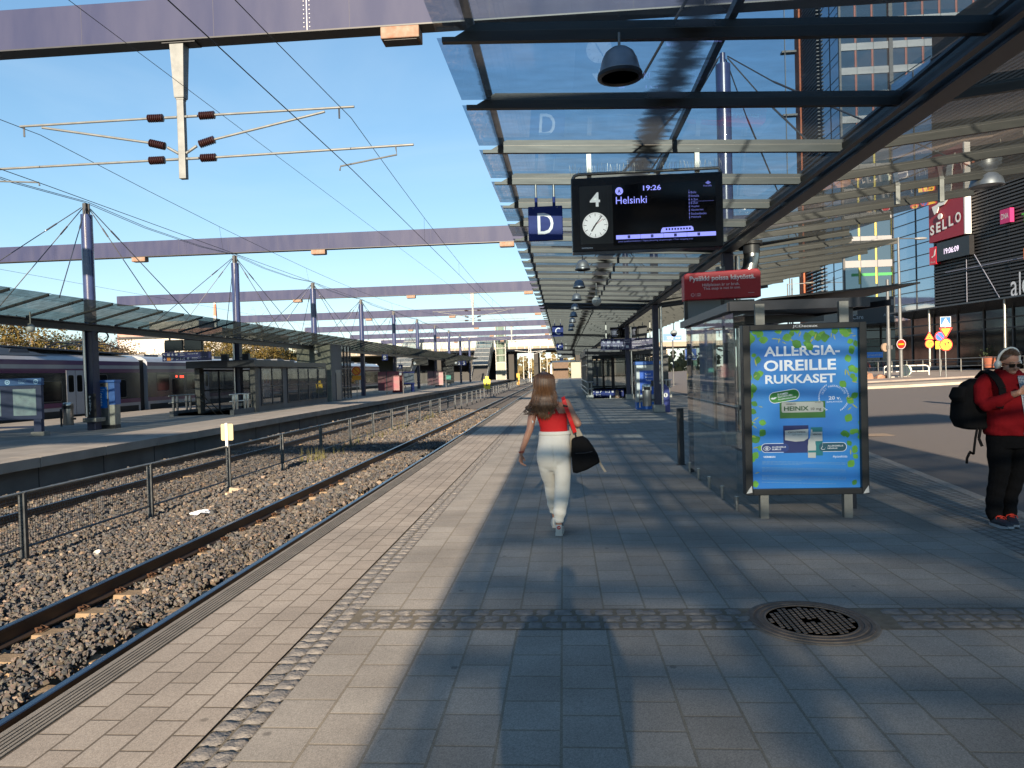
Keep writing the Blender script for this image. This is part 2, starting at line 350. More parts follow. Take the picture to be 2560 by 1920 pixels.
sheet('mortar_bed', lambda y: -1.775, lambda y: -1.535, -0.010, mat('sandy_mortar', (0.16, 0.135, 0.10), 0.95, 0, 0.3, 20, 0.4, 200))
kb = MB()
for a, b in zip(YS[:-1], YS[1:]):
    n = max(1, int((b - a) / 1.0)) if a > -2 and b < 46 else 1
    for i in range(n):
        y0 = a + (b - a) * i / n; y1 = a + (b - a) * (i + 1) / n - (0.008 if n > 1 else 0)
        kb.add([(kx(y0), y0, -0.3), (kx(y0) + .16, y0, -0.3), (kx(y1) + .16, y1, -0.3), (kx(y1), y1, -0.3), (kx(y0), y0, 0.006), (kx(y0) + .16, y0, 0.006), (kx(y1) + .16, y1, 0.006), (kx(y1), y1, 0.006)],
               [(0, 3, 2, 1), (4, 5, 6, 7), (0, 1, 5, 4), (1, 2, 6, 5), (2, 3, 7, 6), (3, 0, 4, 7)])
struct('kerb', kb, GRAN, bevel=0.012)
# cobbles: rough split setts, one long double row and one cross band of three rows
def cobble(mb, x0, x1, y0, y1, h=0.010, zb=-0.010):
    nx, ny = 6, 6; vs = []
    sd = RNG.random(3) * 50
    for j in range(ny + 1):
        for i in range(nx + 1):
            u, v = i / nx, j / ny; xx = x0 + (x1 - x0) * u; yy = y0 + (y1 - y0) * v
            ed = min(u, 1 - u, v, 1 - v); z = h * min(1, ed * 8) ** .5 + zb
            if 0 < i < nx and 0 < j < ny:
                z += 0.003 * math.sin(u * 5 + sd[0]) * math.sin(v * 9 + sd[1]) + RNG.normal() * 0.0022
                xx += RNG.normal() * .002
            vs.append((xx, yy, z))
    fs = [(j * (nx + 1) + i, j * (nx + 1) + i + 1, (j + 1) * (nx + 1) + i + 1, (j + 1) * (nx + 1) + i) for j in range(ny) for i in range(nx)]
    mb.add(vs, fs)
struct('mortar_band', MB().quad((-1.54, 4.615, .0055), (3.95, 4.615, .0055), (3.95, 5.02, .0055), (-1.54, 5.02, .0055)), MATS['sandy_mortar'])
cb = MB()
for r_ in range(2):
    xa = -1.768 + r_ * 0.116; y = 1.6 + r_ * 0.06
    while y < 40:
        l = 0.085 + RNG.random() * 0.05
        cobble(cb, xa + RNG.normal() * .003, xa + 0.106 + RNG.normal() * .003, y, y + l, 0.009); y += l + 0.014
for r_ in range(3):
    ya = 4.63 + r_ * 0.128; x = -1.53 + RNG.random() * .06
    while x < 3.9:
        l = 0.10 + RNG.random() * 0.06
        if not (r_ >= 0 and 1.2 < x < 2.0): cobble(cb, x, x + l, ya + RNG.normal() * .003, ya + 0.116, 0.007, 0.003)
        x += l + 0.013
struct('cobble_band', cb, mat('split_granite', (0.225, 0.205, 0.185), 0.85, 0, 0.45, 14, 0.4, 60, col2=(0.14, 0.13, 0.125)), smooth=50)
# road climbing to the square, island and square
def terrain(x0f, x1f, ys, zoff, nx=10):
    q = MB()
    for a, b in zip(ys[:-1], ys[1:]):
        for i in range(nx):
            P_ = lambda y, k: (x0f(y) + (x1f(y) - x0f(y)) * k / nx, y)
            p = [P_(a, i), P_(a, i + 1), P_(b, i + 1), P_(b, i)]
            q.quad(*[(c[0], c[1], gz(c[0]) + zoff) for c in p])
    return q
YT = [-25, -5, 4, 10, 16, 22, 30, 40, 55, 80, 120, 168]
struct('road', terrain(lambda y: kx(y) + 0.16, lambda y: 60, YT, 0.0, 24), ASPH)
# ballast base
struct('track_bed', MB().add([(-40, -25, -0.86), (-2.83, -25, -0.86), (-2.83, 400, -0.86), (-40, 400, -0.86)], [(0, 1, 2, 3)]),
       mat('ballast_far', (0.15, 0.125, 0.105), 0.95, 0, 0.6, 18, 1.0, 25, col2=(0.055, 0.05, 0.045), detail=8))
# ---- ballast stones: one mass of split rock
def rocks(n, xs, ys, zs, sizes):
    base = np.array([(1, 0, 0), (-1, 0, 0), (0, 1, 0), (0, -1, 0), (0, 0, 1), (0, 0, -1), (.6, .6, .55), (-.6, .55, .6), (.55, -.6, .6), (-.6, -.6, .5)], float)
    tri = np.array([(0, 6, 4), (6, 2, 4), (2, 7, 4), (7, 1, 4), (1, 9, 4), (9, 3, 4), (3, 8, 4), (8, 0, 4), (0, 2, 6), (2, 1, 7), (1, 3, 9), (3, 0, 8), (2, 0, 5), (1, 2, 5), (3, 1, 5), (0, 3, 5)])
    k = len(base)
    p = base[None] * (1 + RNG.normal(0, .22, (n, k, 1))) + RNG.normal(0, .12, (n, k, 3))
    p *= sizes[:, None, None] * RNG.uniform(.6, 1.25, (n, 1, 3))
    a = RNG.uniform(0, 6.28, n); b = RNG.uniform(-.9, .9, n)
    c, s_ = np.cos(b), np.sin(b); y_, z_ = p[..., 1] * c[:, None] - p[..., 2] * s_[:, None], p[..., 1] * s_[:, None] + p[..., 2] * c[:, None]
    p[..., 1], p[..., 2] = y_, z_
    c, s_ = np.cos(a), np.sin(a); x_, y_ = p[..., 0] * c[:, None] - p[..., 1] * s_[:, None], p[..., 0] * s_[:, None] + p[..., 1] * c[:, None]
    p[..., 0], p[..., 1] = x_, y_
    p += np.stack([xs, ys, zs], -1)[:, None]
    V = p.reshape(-1, 3); F = (tri[None] + (np.arange(n) * k)[:, None, None]).reshape(-1, 3)
    me = bpy.data.meshes.new('ballast'); me.vertices.add(len(V)); me.vertices.foreach_set('co', V.ravel().astype(np.float32))
    me.loops.add(F.size); me.loops.foreach_set('vertex_index', F.ravel().astype(np.int32))
    me.polygons.add(len(F)); me.polygons.foreach_set('loop_start', np.arange(0, F.size, 3, dtype=np.int32)); me.polygons.foreach_set('loop_total', np.full(len(F), 3, np.int32))
    me.update(); me.validate(); me.shade_flat(); return me
def rock_mat():
    m = bpy.data.materials.new('ballast_stone'); m.use_nodes = True; nt = m.node_tree; b = nt.nodes['Principled BSDF']
    g = nt.nodes.new('ShaderNodeNewGeometry'); r = nt.nodes.new('ShaderNodeValToRGB'); e = r.color_ramp.elements
    e[0].position = 0; e[0].color = (.055, .056, .060, 1); e[1].position = 1; e[1].color = (.33, .26, .20, 1)
    for p_, c in ((.25, (.085, .086, .092)), (.5, (.122, .100, .083)), (.75, (.105, .085, .068)), (.9, (.18, .165, .15)), (.97, (.19, .13, .09))):
        q = e.new(p_); q.color = (*c, 1)
    nt.links.new(g.outputs['Random Per Island'], r.inputs[0])
    n = nt.nodes.new('ShaderNodeTexNoise'); n.inputs['Scale'].default_value = 60; t = nt.nodes.new('ShaderNodeTexCoord'); nt.links.new(t.outputs['Object'], n.inputs['Vector'])
    x = nt.nodes.new('ShaderNodeMixRGB'); x.blend_type = 'MULTIPLY'; x.inputs[0].default_value = .5
    nt.links.new(r.outputs[0], x.inputs[1]); nt.links.new(n.outputs['Color'], x.inputs[2]); nt.links.new(x.outputs[0], b.inputs['Base Color'])
    b.inputs['Roughness'].default_value = .85; return m
def bed_z(x, y):
    """top of the ballast: near sleeper level in the tracks, a low heap between them"""
    return -0.755 + 0.025 * np.sin(x * 2.1) * np.sin(y * .8) + 0.02 * np.sin(y * 3.1 + x)
zones = [(-12.3, -2.85, 2.0, 12.0, 800, .0245), (-12.3, -2.85, 12.0, 24.0, 260, .036), (-12.3, -2.85, 24.0, 46.0, 80, .054)]
XS, YS_, SZ = [], [], []
for x0, x1, y0, y1, dens, sz in zones:
    n = int((x1 - x0) * (y1 - y0) * dens); xx = RNG.uniform(x0, x1, n); yy = RNG.uniform(y0, y1, n)
    keep = (xx > -4.6 * 1.0 - yy * 1.02 - 2.5)        # nothing further left than the frame reaches
    XS.append(xx[keep]); YS_.append(yy[keep]); SZ.append(RNG.uniform(.55, 1.5, keep.sum()) * sz)
XS, YS_, SZ = map(np.concatenate, (XS, YS_, SZ))
# keep sleeper tops fairly clear near the rails
ph = ((YS_ - 1.2) / 0.61) % 1.0
rail = np.minimum.reduce([np.abs(XS - c) for c in (-5.21, -3.77, -11.42, -9.88)])
clear = (rail < .40) & (np.abs(ph - .5) < .25)
ZS = bed_z(XS, YS_) + RNG.uniform(-.03, .02, len(XS))
ZS += np.where(XS > -7, .05, 0); mid = np.minimum(np.abs(XS + 4.49), np.abs(XS + 10.65)); ZS += np.where(mid < .42, 0.06, np.where(mid < 1.0, 0.0, 0.03))
k = ~clear
bm_ = rocks(k.sum(), XS[k], YS_[k], ZS[k], SZ[k]); bm_.materials.append(rock_mat())
o = link(bpy.data.objects.new('ballast', bm_)); o['kind'] = 'stuff'; o['label'] = 'grey brown crushed rock ballast under both tracks'

# ================================================================ TRACKS
RAILM = mat('rail_steel', (0.045, 0.035, 0.032), 0.45, 0.4, 0.4, 30, stretch=(1, .2, 1), col2=(0.07, 0.045, 0.03))
RHEAD = mat('rail_head_worn', (0.17, 0.18, 0.21), 0.25, 1.0, 0.3, 12, stretch=(1, .05, 1))
SLEEP = mat('sleeper_concrete', (0.27, 0.19, 0.115), 0.9, 0, 0.45, 8, 0.3, 60)
RUST = mat('rusty_iron', (0.10, 0.045, 0.02), 0.8, 0.2, 0.5, 20, 0.2, 80)
def track(cx, label, y0, y1, seen=90, zr=-0.56, full=True, g=.77):
    t = thing('railway_track', label, 'railway track', (cx, 0, 0), 0, 'railway tracks')
    for s in (-1, 1):
        c = s * g; pr = [(-.072, -.172), (.072, -.172), (.072, -.158), (.012, -.138), (.010, -.045), (.034, -.034), (.034, -.006), (-.034, -.006), (-.034, -.034), (-.010, -.045), (-.012, -.138), (-.072, -.158)]
        rl = part('rail', MB().prism([(c + a, zr + b) for a, b in pr], y0, y1), RAILM, t)
        part('rail_head', MB().prism([(c - .0335, zr - .03), (c + .0335, zr - .03), (c + .0335, zr - .006), (c + .026, zr), (c - .026, zr), (c - .0335, zr - .006)], y0, y1), RHEAD, rl)
    if not full: return t
    sl = MB()
    for s in (0,):
        h = zr - .176
        sl.add([(-1.3, -.13, h - .2), (1.3, -.13, h - .2), (1.3, .13, h - .2), (-1.3, .13, h - .2), (-1.3, -.10, h - .03), (1.3, -.10, h - .03), (1.3, .10, h - .03), (-1.3, .10, h - .03),
                (-1.29, -.09, h), (-.45, -.09, h), (-.45, .09, h), (-1.29, .09, h), (.45, -.09, h), (1.29, -.09, h), (1.29, .09, h), (.45, .09, h)],
               [(0, 1, 5, 4), (1, 2, 6, 5), (2, 3, 7, 6), (3, 0, 4, 7), (4, 5, 6, 7), (8, 9, 10, 11), (12, 13, 14, 15), (4, 8, 11, 7), (5, 6, 14, 13), (4, 9, 8), (4, 5, 13), (4, 13, 12, 9), (7, 11, 10), (7, 14, 6), (7, 10, 15, 14), (9, 12, 15, 10)])
    sm = sl.mesh('sleeper', SLEEP)
    cms = []
    for c in (-g, g):
        for d in (-1, 1):
            h_ = zr - .165
            cms.append(MB().tube([(c + d * .10, -.05, h_), (c + d * .07, -.035, h_ + .035), (c + d * .10, 0, h_ + .03), (c + d * .07, .035, h_ + .035), (c + d * .13, .05, h_ + .01), (c + d * .13, -.05, h_ + .01)], .012, 5).mesh('rail_clip', RUST))
    y = 1.2 + .305; n = 0
    for i in range(seen):
        o = part('sleeper', sm, SLEEP, t); o.location = (RNG.normal() * .008, y, RNG.normal() * .004); o.rotation_euler = (0, 0, RNG.normal() * .008)
        if i < 24 and cx > -6:
            for cm in cms: part('rail_clip', cm, RUST, o)
        y += .61
    return t
track(-4.49, 'rusty railway track right beside the near paved platform', -25, 330, 75, -.50, True, .72)
track(-10.65, 'railway track between mesh fence and the far platform wall', -25, 330, 60)
track(-27.5, 'railway track beneath the lilac striped train', -25, 330, full=False)

# ================================================================ FENCE between the tracks
FST = mat('fence_steel', (0.10, 0.11, 0.12), 0.4, 0.6, 0.4, 9, col2=(0.05, 0.055, 0.06))
f = thing('mesh_fence', 'low grey steel mesh fence between the two tracks', 'fence', (-7.5, 0, 0))
FY = [9.15 + 2.98 * i for i in range(-2, 50)]
pmb = MB(); pmb.box(-.035, .035, -.018, .018, -.95, .245); pmb.box(-.045, .045, -.05, -.02, -.80, .235)
pmb.tube([(.03, -.03, -.9), (.09, -.07, -.86), (.10, -.10, -.80), (.05, -.08, -.74)], .008, 6)
pm = pmb.mesh('post', FST)
for y in FY:
    o = part('post', pm, FST, f); o.location = (0, y, 0)
part('top_rail', MB().tube([(0, FY[0], .235), (0, FY[-1], .235)], .021, 8), STEEL, f, 60)
part('bottom_rail', MB().tube([(0, FY[0], -.52), (0, FY[-1], -.52)], .016, 6), FST, f, 60)
net = MB(); y = FY[0]
while y < 60:
    d = .05 if y < 30 else .15; w = .0034 if y < 30 else .005
    net.box(-.002, .002, y - w / 2, y + w / 2, -.52, .235 + (.03 if y < 40 and RNG.random() < .8 else 0)); y += d
for i in range(15): net.box(.001, .005, FY[0], 60, -.50 + i * .05 - .0017, -.50 + i * .05 + .0017)
ms = part('mesh_panel', net, FST, f)
# ================================================================ OVERHEAD: portal beams, catenary
LAMPRUST = mat('rusty_lamp_box', (0.22, 0.18, 0.14), 0.7, 0.1, 1.0, 5, 0.2, 30, col2=(0.20, 0.07, 0.03))
beamY = [-9.55, 14.45, 38.6, 62.5, 86.0, 110.0, 134.0, 157.0]
bl = ['just behind the camera, its bar shadow crossing the platform', 'nearest, across the top left of the photo', 'second nearest, level with the second canopy mast', 'third from the near end', 'fourth from the near end', 'fifth from the near end', 'sixth from the near end', 'last, just before the footbridge']
JOINT = mat('beam_joint_white', (0.5, 0.5, 0.52), 0.7)
for i, y in enumerate(beamY):
    xa, xb = (-41.2, 11.0) if i > 1 else (-41.2, 11.0)
    b = thing('portal_beam', f'violet blue steel box beam spanning the tracks, {bl[i]}', 'beam', (0, y, 8.9), 0, 'violet blue portal beams')
    part('girder', MB().box(xa, xb, -.16, .16, 0, .86), PURP, b, bevel=.012)
    if 0 < i < 4:
        sm_ = MB()
        for k in range(17):
            x = xa + 2.2 + k * 2.9; sm_.box(x - .006, x + .006, -.1625, -.16, .01, .85)
        part('plate_seam', sm_, mat('seam_tone', (.03, .032, .06), .6), b)
    part('bottom_flange', MB().box(xa, xb, -.19, .19, -.03, .0), DARK, b)
    for x in (-37, -29, -21.2, -13.5, -5.1, 3.0) if i > 0 else ():
        if i < 5:
            dots = MB()
            for k in range(9):
                for s_ in (-.06, .06): dots.cyl((x + s_, -.16, .08 + k * .088), (x + s_, -.172, .08 + k * .088), .012, n=6)
            part('bolted_seam', dots.box(x - .008, x + .008, -.163, -.16, .0, .86), PURP if i > 1 else JOINT, b)
    for x in ((-2.9, -13.5, -24.0) if i != 1 else (-3.15, -13.6)) if i > 0 else ():
        l = thing('beam_lamp', f'rusty white box lamp under {["", "the nearest", "the second nearest", "the third", "the fourth", "the fifth", "the sixth", "the last"][i]} violet beam, {"beside the right canopy edge" if x > -4 else "above the far platform edge" if x > -15 else "beyond the far canopy mast"}', 'lamp', (x, y - .02, 8.87), 0, 'box lamps under the beams')
        part('housing', MB().box(-.40, .40, -.20, .20, -.26, -.012), LAMPRUST, l, bevel=.02)
        part('lens', MB().box(-.34, .34, -.15, .15, -.275, -.262), DARK, l)
GALV = mat('zinc_pale', (0.19, 0.20, 0.20), 0.5, 0.3, 0.25, 6)
INSUL = mat('brown_porcelain', (0.028, 0.010, 0.010), 0.25, 0, 0, coat=0.25)
def insulator(p0, p1, parent, n=8):
    p0, p1 = Vector(p0), Vector(p1); d = p1 - p0
    pr = MB(); pts = []; rs = []
    for k in range(n):
        for a, r in ((0, .045), (.3, .085), (.6, .085), (.9, .045)):
            pts.append(p0 + d * ((k + a) / n)); rs.append(r)
    return part('insulator', pr.tube(pts, rs, 10), INSUL, parent, 50)
def cantilever(y, lab, x0=-7.95):
    t = thing('catenary_hanger', lab, 'overhead line support', (x0, y, 0), 0, 'overhead line supports under the beams')
    part('drop_post', MB().loft([[(-a, -b, z), (a, -b, z), (a, b, z), (-a, b, z)] for a, b, z in ((.15, .12, 8.87), (.15, .12, 8.83), (.105, .09, 7.75), (.10, .085, 7.72))]), GALV, t)
    part('lower_post', MB().box(-.075, .075, -.06, .06, 6.02, 7.73).box(-.085, .085, -.066, .066, 7.68, 7.76), GALV, t, bevel=.008)
    part('mount_plate', MB().box(-.30, .42, -.15, .15, 8.84, 8.868), DARK, t)
    arm = lambda a, b, r=.026, nm='arm': part(nm, MB().tube([a, b], r, 8), GALV, t, 60)
    for s, tip in ((1, 3.75), (-1, -3.62)):
        arm((s * .085, -.02, 7.33), (s * .36, -.02, 7.33), .03, 'clamp'); insulator((s * .40, -.02, 7.33), (s * .74, -.02, 7.335), t)
        arm((s * .74, -.02, 7.335), (tip, -.02, 7.34 if s > 0 else 7.32))
        arm((s * .085, -.02, 6.44), (s * .36, -.02, 6.44), .03, 'clamp'); insulator((s * .40, -.02, 6.44), (s * .74, -.02, 6.44), t)
        arm((s * .74, -.02, 6.44), (s * (4.98 if s > 0 else 4.3), -.02, 6.49 if s > 0 else 6.43))
        arm((s * .085, -.02, 6.56), (s * .32, -.02, 6.70), .03, 'clamp'); insulator((s * .38, -.02, 6.73), (s * .72, -.02, 6.82), t)
        arm((s * .72, -.02, 6.82), (s * 3.12, -.02, 7.27))
    part('steady_arm', MB().tube([(4.6, -.02, 6.47), (4.62, -.02, 6.30), (3.42, -.02, 6.12), (3.40, -.02, 6.03)], .018, 6), GALV, t, 60)
    part('steady_arm', MB().tube([(-4.6, -.02, 6.43), (-4.6, -.02, 6.2), (-3.25, -.02, 6.10), (-3.23, -.02, 6.03)], .018, 6), GALV, t, 60)
    part('hook', MB().tube([(3.42, 0, 7.35), (3.42, 0, 7.12)], .018, 6), DARK, t); part('hook', MB().tube([(-3.55, 0, 7.33), (-3.55, 0, 7.10)], .018, 6), DARK, t)
cantilever(14.45, 'nearest grey overhead line post with brown insulators under the first beam')
cantilever(62.5, 'grey overhead line post with insulators under the third beam, midway along the tracks')
cantilever(110.0, 'small far grey overhead line post with insulators under the fifth beam')
def wire(label, pts, r=.007, droppers=(), name='overhead_wire'):
    w = thing(name, label, 'wire', pts[0], 0, 'overhead wires'); o = Vector(pts[0])
    part('cable', MB().tube([Vector(p) - o for p in pts], r, 5), WIREM, w)
    for a, b in droppers: part('dropper', MB().tube([Vector(a) - o, Vector(b) - o], .0035, 4), WIREM, w)
def catenary(xm, xc, lab, labc):
    sup = [-33.6, 14.45, 62.5, 110.0, 157.0]
    mp_, cp, dr = [], [], []
    for i, (a, b) in enumerate(zip(sup[:-1], sup[1:])):
        za, zb = xc
        for k in range(12):
            u = k / 12; y = a + (b - a) * u
            sg = (1 if i % 2 else -1); xo = sg * (1 - 2 * u) * .22
            zm = 7.12 - 0.60 * 4 * u * (1 - u)
            X_ = za + xo * .3; mp_.append((xm + xo, y, zm)); cp.append((za + xo, y, 6.03))
            if k in (2, 4, 6, 8, 10): dr.append(((xm + xo, y, zm), (za + xo, y, 6.03)))
    wire(lab, mp_, .0075, dr); wire(labc, cp, .0085)
catenary(-4.50, (-4.50, 0), 'sagging carrier wire of the near right track', 'lowest straight contact wire above the near right track')
catenary(-11.35, (-11.25, 0), 'sagging carrier wire over the track by the far platform', 'lowest contact wire over the track by the far platform')
wire('thin return wire clamped to the grey drop posts between the tracks', [(-7.80, y, 7.92) for y in (-33.6, 14.45, 62.5, 110, 157)], .006)
wire('thin wire high over the lilac train, right one of the pair', [(-26.2, y, 7.2) for y in (-30, 20, 60, 110, 157)], .008)
wire('thin wire high over the lilac train, left one of the pair', [(-26.9, y, 6.2) for y in (-30, 20, 60, 110, 157)], .008)
# ================================================================ CANOPIES
PURLM = mat('purlin_steel', (0.036, 0.036, 0.032), 0.45, 0.35, 0.4, 3, 0.0, stretch=(.4, 3, 3), col2=(0.022, 0.022, 0.02))
SOFF = mat('canopy_beam_paint', (0.055, 0.055, 0.062), 0.4, 0.3, 0.3, 2)
BND = [(1.12, .30, .75), (-.72, .06, .35)]
CGL = glass('canopy_glass', (0.54, 0.69, 0.82), .13, 4.0, (0.10, 0.11, 0.12), 1.0, (0.7, 1.6, 1), dmin=.3, dmax=.9, bands=BND)
CGR = glass('canopy_glass_wing', (0.60, 0.67, 0.71), .12, 5.0, (0.10, 0.10, 0.09), 1.0, (0.7, 1.6, 1), dmin=.3, dmax=.9)
CGO = glass('shading_canopy_glass', (0.55, 0.60, 0.64), .34, 1.2, (0.06, 0.06, 0.06), 1.0, (1, .6, 1), dmin=.3, dmax=.75, bands=BND)   # out-of-view bays: extra dark film added to cut the sun on the paving

ca = thing('platform_canopy', 'long glass butterfly canopy on steel purlins over the near platform', 'canopy', (0, 0, 0))
VX, VZ = 3.60, 4.28
def xr(y):
    for (a, xa), (b, xb) in zip(((-30, 6.9), (3, 6.9), (9, 8.3), (11.5, 8.5), (14.5, 6.7), (17.3, 6.3), (18.6, 8.9), (30, 7.9), (60, 7.2), (200, 7.0))[:-1], ((3, 6.9), (9, 8.3), (11.5, 8.5), (14.5, 6.7), (17.3, 6.3), (18.6, 8.9), (30, 7.9), (60, 7.2), (200, 7.0))):
        if y < b: return xa + (xb - xa) * (y - a) / (b - a)
zl = lambda x: VZ + (VX - x) * .046; zr_ = lambda x: VZ + (x - VX) * .105
y = 5.82 - 1.485 * 18; n = 0
PY = []
while len(PY) < 97: PY.append(y); y += 1.485
for i, y in enumerate(PY):
    mb = MB(); X0, X1 = -.93, xr(y); hw_ = .13 if y > 2.4 else .05      # web lowered in the out-of-view bays to thin its shadow bands
    for (a, za), (b, zb) in (((X0, zl(X0)), (VX - .13, VZ + .006)), ((VX + .13, VZ + .012), (X1, zr_(X1)))):
        mb.add([(a, -.028, za - .02), (b, -.028, zb - .02), (b, .028, zb - .02), (a, .028, za - .02), (a, -.028, za + .02), (b, -.028, zb + .02), (b, .028, zb + .02), (a, .028, za + .02)],
               [(0, 3, 2, 1), (4, 5, 6, 7), (0, 1, 5, 4), (1, 2, 6, 5), (2, 3, 7, 6), (3, 0, 4, 7)])
        mb.add([(a + .1, -.008, za + .02), (b, -.008, zb + .02), (b, .008, zb + .02), (a + .1, .008, za + .02), (a + .30, -.008, za + hw_), (b, -.008, zb + hw_), (b, .008, zb + hw_), (a + .30, .008, za + hw_)],
               [(0, 1, 5, 4), (1, 2, 6, 5), (2, 3, 7, 6), (3, 0, 4, 7), (4, 5, 6, 7)])
        mb.add([(a + .30, .008, za + hw_), (b, .008, zb + hw_), (b, 0.09, zb + hw_), (a + .30, 0.09, za + hw_), (a + .30, .008, za + hw_), (b, .008, zb + hw_), (b, 0.09, zb + hw_), (a + .30, 0.09, za + hw_)],
               [(0, 3, 2, 1), (4, 5, 6, 7), (1, 2, 6, 5), (2, 3, 7, 6), (3, 0, 4, 7)])
    o = part('purlin', mb, PURLM, ca); o.location = (0, y, 0)
L_, R_ = [], []
gw = 97
for i, y in enumerate(PY[:-1]):
    y1 = PY[i + 1] - .012
    for nm, x0, x1, zf, m in (('glass_pane', -.98, VX - .05, zl, CGL), ('wing_pane', VX + .05, None, zr_, CGR)):
        xa1, xb1 = (x1, x1) if x1 else (xr(y) + .04, xr(PY[i + 1]) + .04)
        g = MB().add([(x0, y + .012, zf(x0) + .030), (xa1, y + .012, zf(xa1) + .030), (xb1, y1, zf(xb1) + .075), (x0, y1, zf(x0) + .075)], [(0, 1, 2, 3)])
        part(nm, g, CGO if y < 2.4 else m, ca)
E1, E2 = PY[0] - .5, PY[-1] + .5
part('valley_beam', MB().prism([(VX - .11, VZ - .12), (VX + .11, VZ - .12), (VX + .11, VZ - .09), (VX + .02, VZ - .09), (VX + .02, VZ + .17), (VX + .13, VZ + .17), (VX + .13, VZ + .20), (VX - .13, VZ + .20), (VX - .13, VZ + .17), (VX - .02, VZ + .17), (VX - .02, VZ - .09), (VX - .11, VZ - .09)], E1, E2), SOFF, ca)
part('gutter', MB().prism([(VX - .17, VZ - .03), (VX - .125, VZ - .03), (VX - .125, VZ + .10), (VX - .17, VZ + .10)], E1, E2).prism([(VX + .125, VZ - .03), (VX + .2, VZ - .03), (VX + .2, VZ + .10), (VX + .125, VZ + .10)], E1, E2), PURLM, ca)
part('cable_tray', MB().prism([(VX - .27, VZ - .09), (VX - .20, VZ - .09), (VX - .20, VZ - .06), (VX - .27, VZ - .06)], E1, E2), SOFF, ca)
part('ridge_channel', MB().prism([(1.41, zl(1.41) + .15), (1.47, zl(1.47) + .15), (1.47, zl(1.47) + .22), (1.41, zl(1.41) + .22)], E1, E2), SOFF, ca)
part('edge_rail', MB().prism([(-.74, zl(-.74) + .165), (-.67, zl(-.74) + .165), (-.67, zl(-.74) + .20), (-.74, zl(-.74) + .20)], E1, E2), STEEL, ca)
def cross_arm(y):
    return MB().prism([(-.2, VZ + .52), (VX, VZ + .22), (7.4, VZ + .76), (7.4, VZ + .94), (VX, VZ + .55), (-.2, VZ + .66)], y - .05, y + .05)
ROD = mat('stay_rod', (0.12, 0.12, 0.13), 0.4, 0.8)
for k, y in enumerate([3.55 + 11.95 * i for i in range(-1, 10)]):
    c = part('column', MB().box(VX - .11, VX + .11, y - .13, y + .13, 0, VZ - .13), NAVYP, ca, bevel=.02)
    if k < 5: part('downpipe', MB().tube([(VX + .20, y - .05, 0.02), (VX + .20, y - .05, VZ - .2)], .055, 12), STAIN, c, 60); part('collar', MB().box(VX - .17, VX + .28, y - .19, y + .19, .0, .30), STEEL, c, bevel=.02)
    part('mast', MB().cyl((VX, y, VZ + .20), (VX, y, 8.2), .155, n=20).cyl((VX, y, 8.2), (VX, y, 8.45), .06, n=8), MASTB, ca, 60)
    part('cross_arm', cross_arm(y), SOFF, ca)
    for sx_, sy_ in ((-2.7, -3.9), (-2.7, 3.9), (2.9, -3.9), (2.9, 3.9), (-3.4, 0), (3.4, 0)):
        part('stay_rod', MB().tube([(VX + sx_ * .03, y + sy_ * .02, 8.35), (VX + sx_ * .25, y + sy_ * .25, 8.35 - .25 * 3.7), (VX + sx_ * .27, y + sy_ * .27, 8.35 - .27 * 3.7), (VX + sx_, y + sy_, 4.75)], [.014, .014, .022, .014], 6), ROD, ca)

# ---- canopy of the island platform
ICG = glass('island_canopy_glass', (0.42, 0.50, 0.52), .20, 3.5, (0.06, 0.07, 0.065), 1.0, (1, 2, 1))
ic = thing('island_canopy', 'glass canopy hung from violet blue masts along the far platform', 'canopy', (0, 0, 0))
IX, IZ = -17.4, 3.85; IL, IRt = -21.6, -15.35
zi = lambda x: IZ + .05 + (.25 * (x - IX) if x > IX else .12 * (IX - x))
IY = [11.0 + 1.5 * i for i in range(-20, 78)]
for i, y in enumerate(IY):
    mb = MB()
    for a, b in ((IL, IX - .1), (IX + .1, IRt)):
        mb.add([(a, -.035, zi(a) - .03), (b, -.035, zi(b) - .03), (b, .035, zi(b) - .03), (a, .035, zi(a) - .03), (a, -.012, zi(a) + .05), (b, -.012, zi(b) + .05), (b, .035, zi(b) + .05), (a, .035, zi(a) + .05)],
               [(0, 3, 2, 1), (4, 5, 6, 7), (0, 1, 5, 4), (1, 2, 6, 5), (2, 3, 7, 6), (3, 0, 4, 7)])
    o = part('purlin', mb, PURLM, ic); o.location = (0, y, 0)
    if i < len(IY) - 1:
        g = MB()
        part('glass_pane', MB().quad((IX + .05, y, zi(IX) + .02), (IRt + .12, y, zi(IRt) + .03), (IRt + .12, y + 1.49, zi(IRt) + .04), (IX + .05, y + 1.49, zi(IX) + .03)), ICG, ic)
        part('rear_pane', MB().quad((IL - .12, y, zi(IL) + .03), (IX - .05, y, zi(IX) + .02), (IX - .05, y + 1.49, zi(IX) + .03), (IL - .12, y + 1.49, zi(IL) + .04)), ICG, ic)
part('valley_beam', MB().prism([(IX - .16, IZ - .20), (IX + .16, IZ - .20), (IX + .16, IZ - .14), (IX + .04, IZ - .14), (IX + .04, IZ + .03), (IX + .16, IZ + .03), (IX + .16, IZ + .06), (IX - .16, IZ + .06), (IX - .16, IZ + .03), (IX - .04, IZ + .03), (IX - .04, IZ - .14), (IX - .16, IZ - .14)], IY[0], IY[-1]), SOFF, ic)
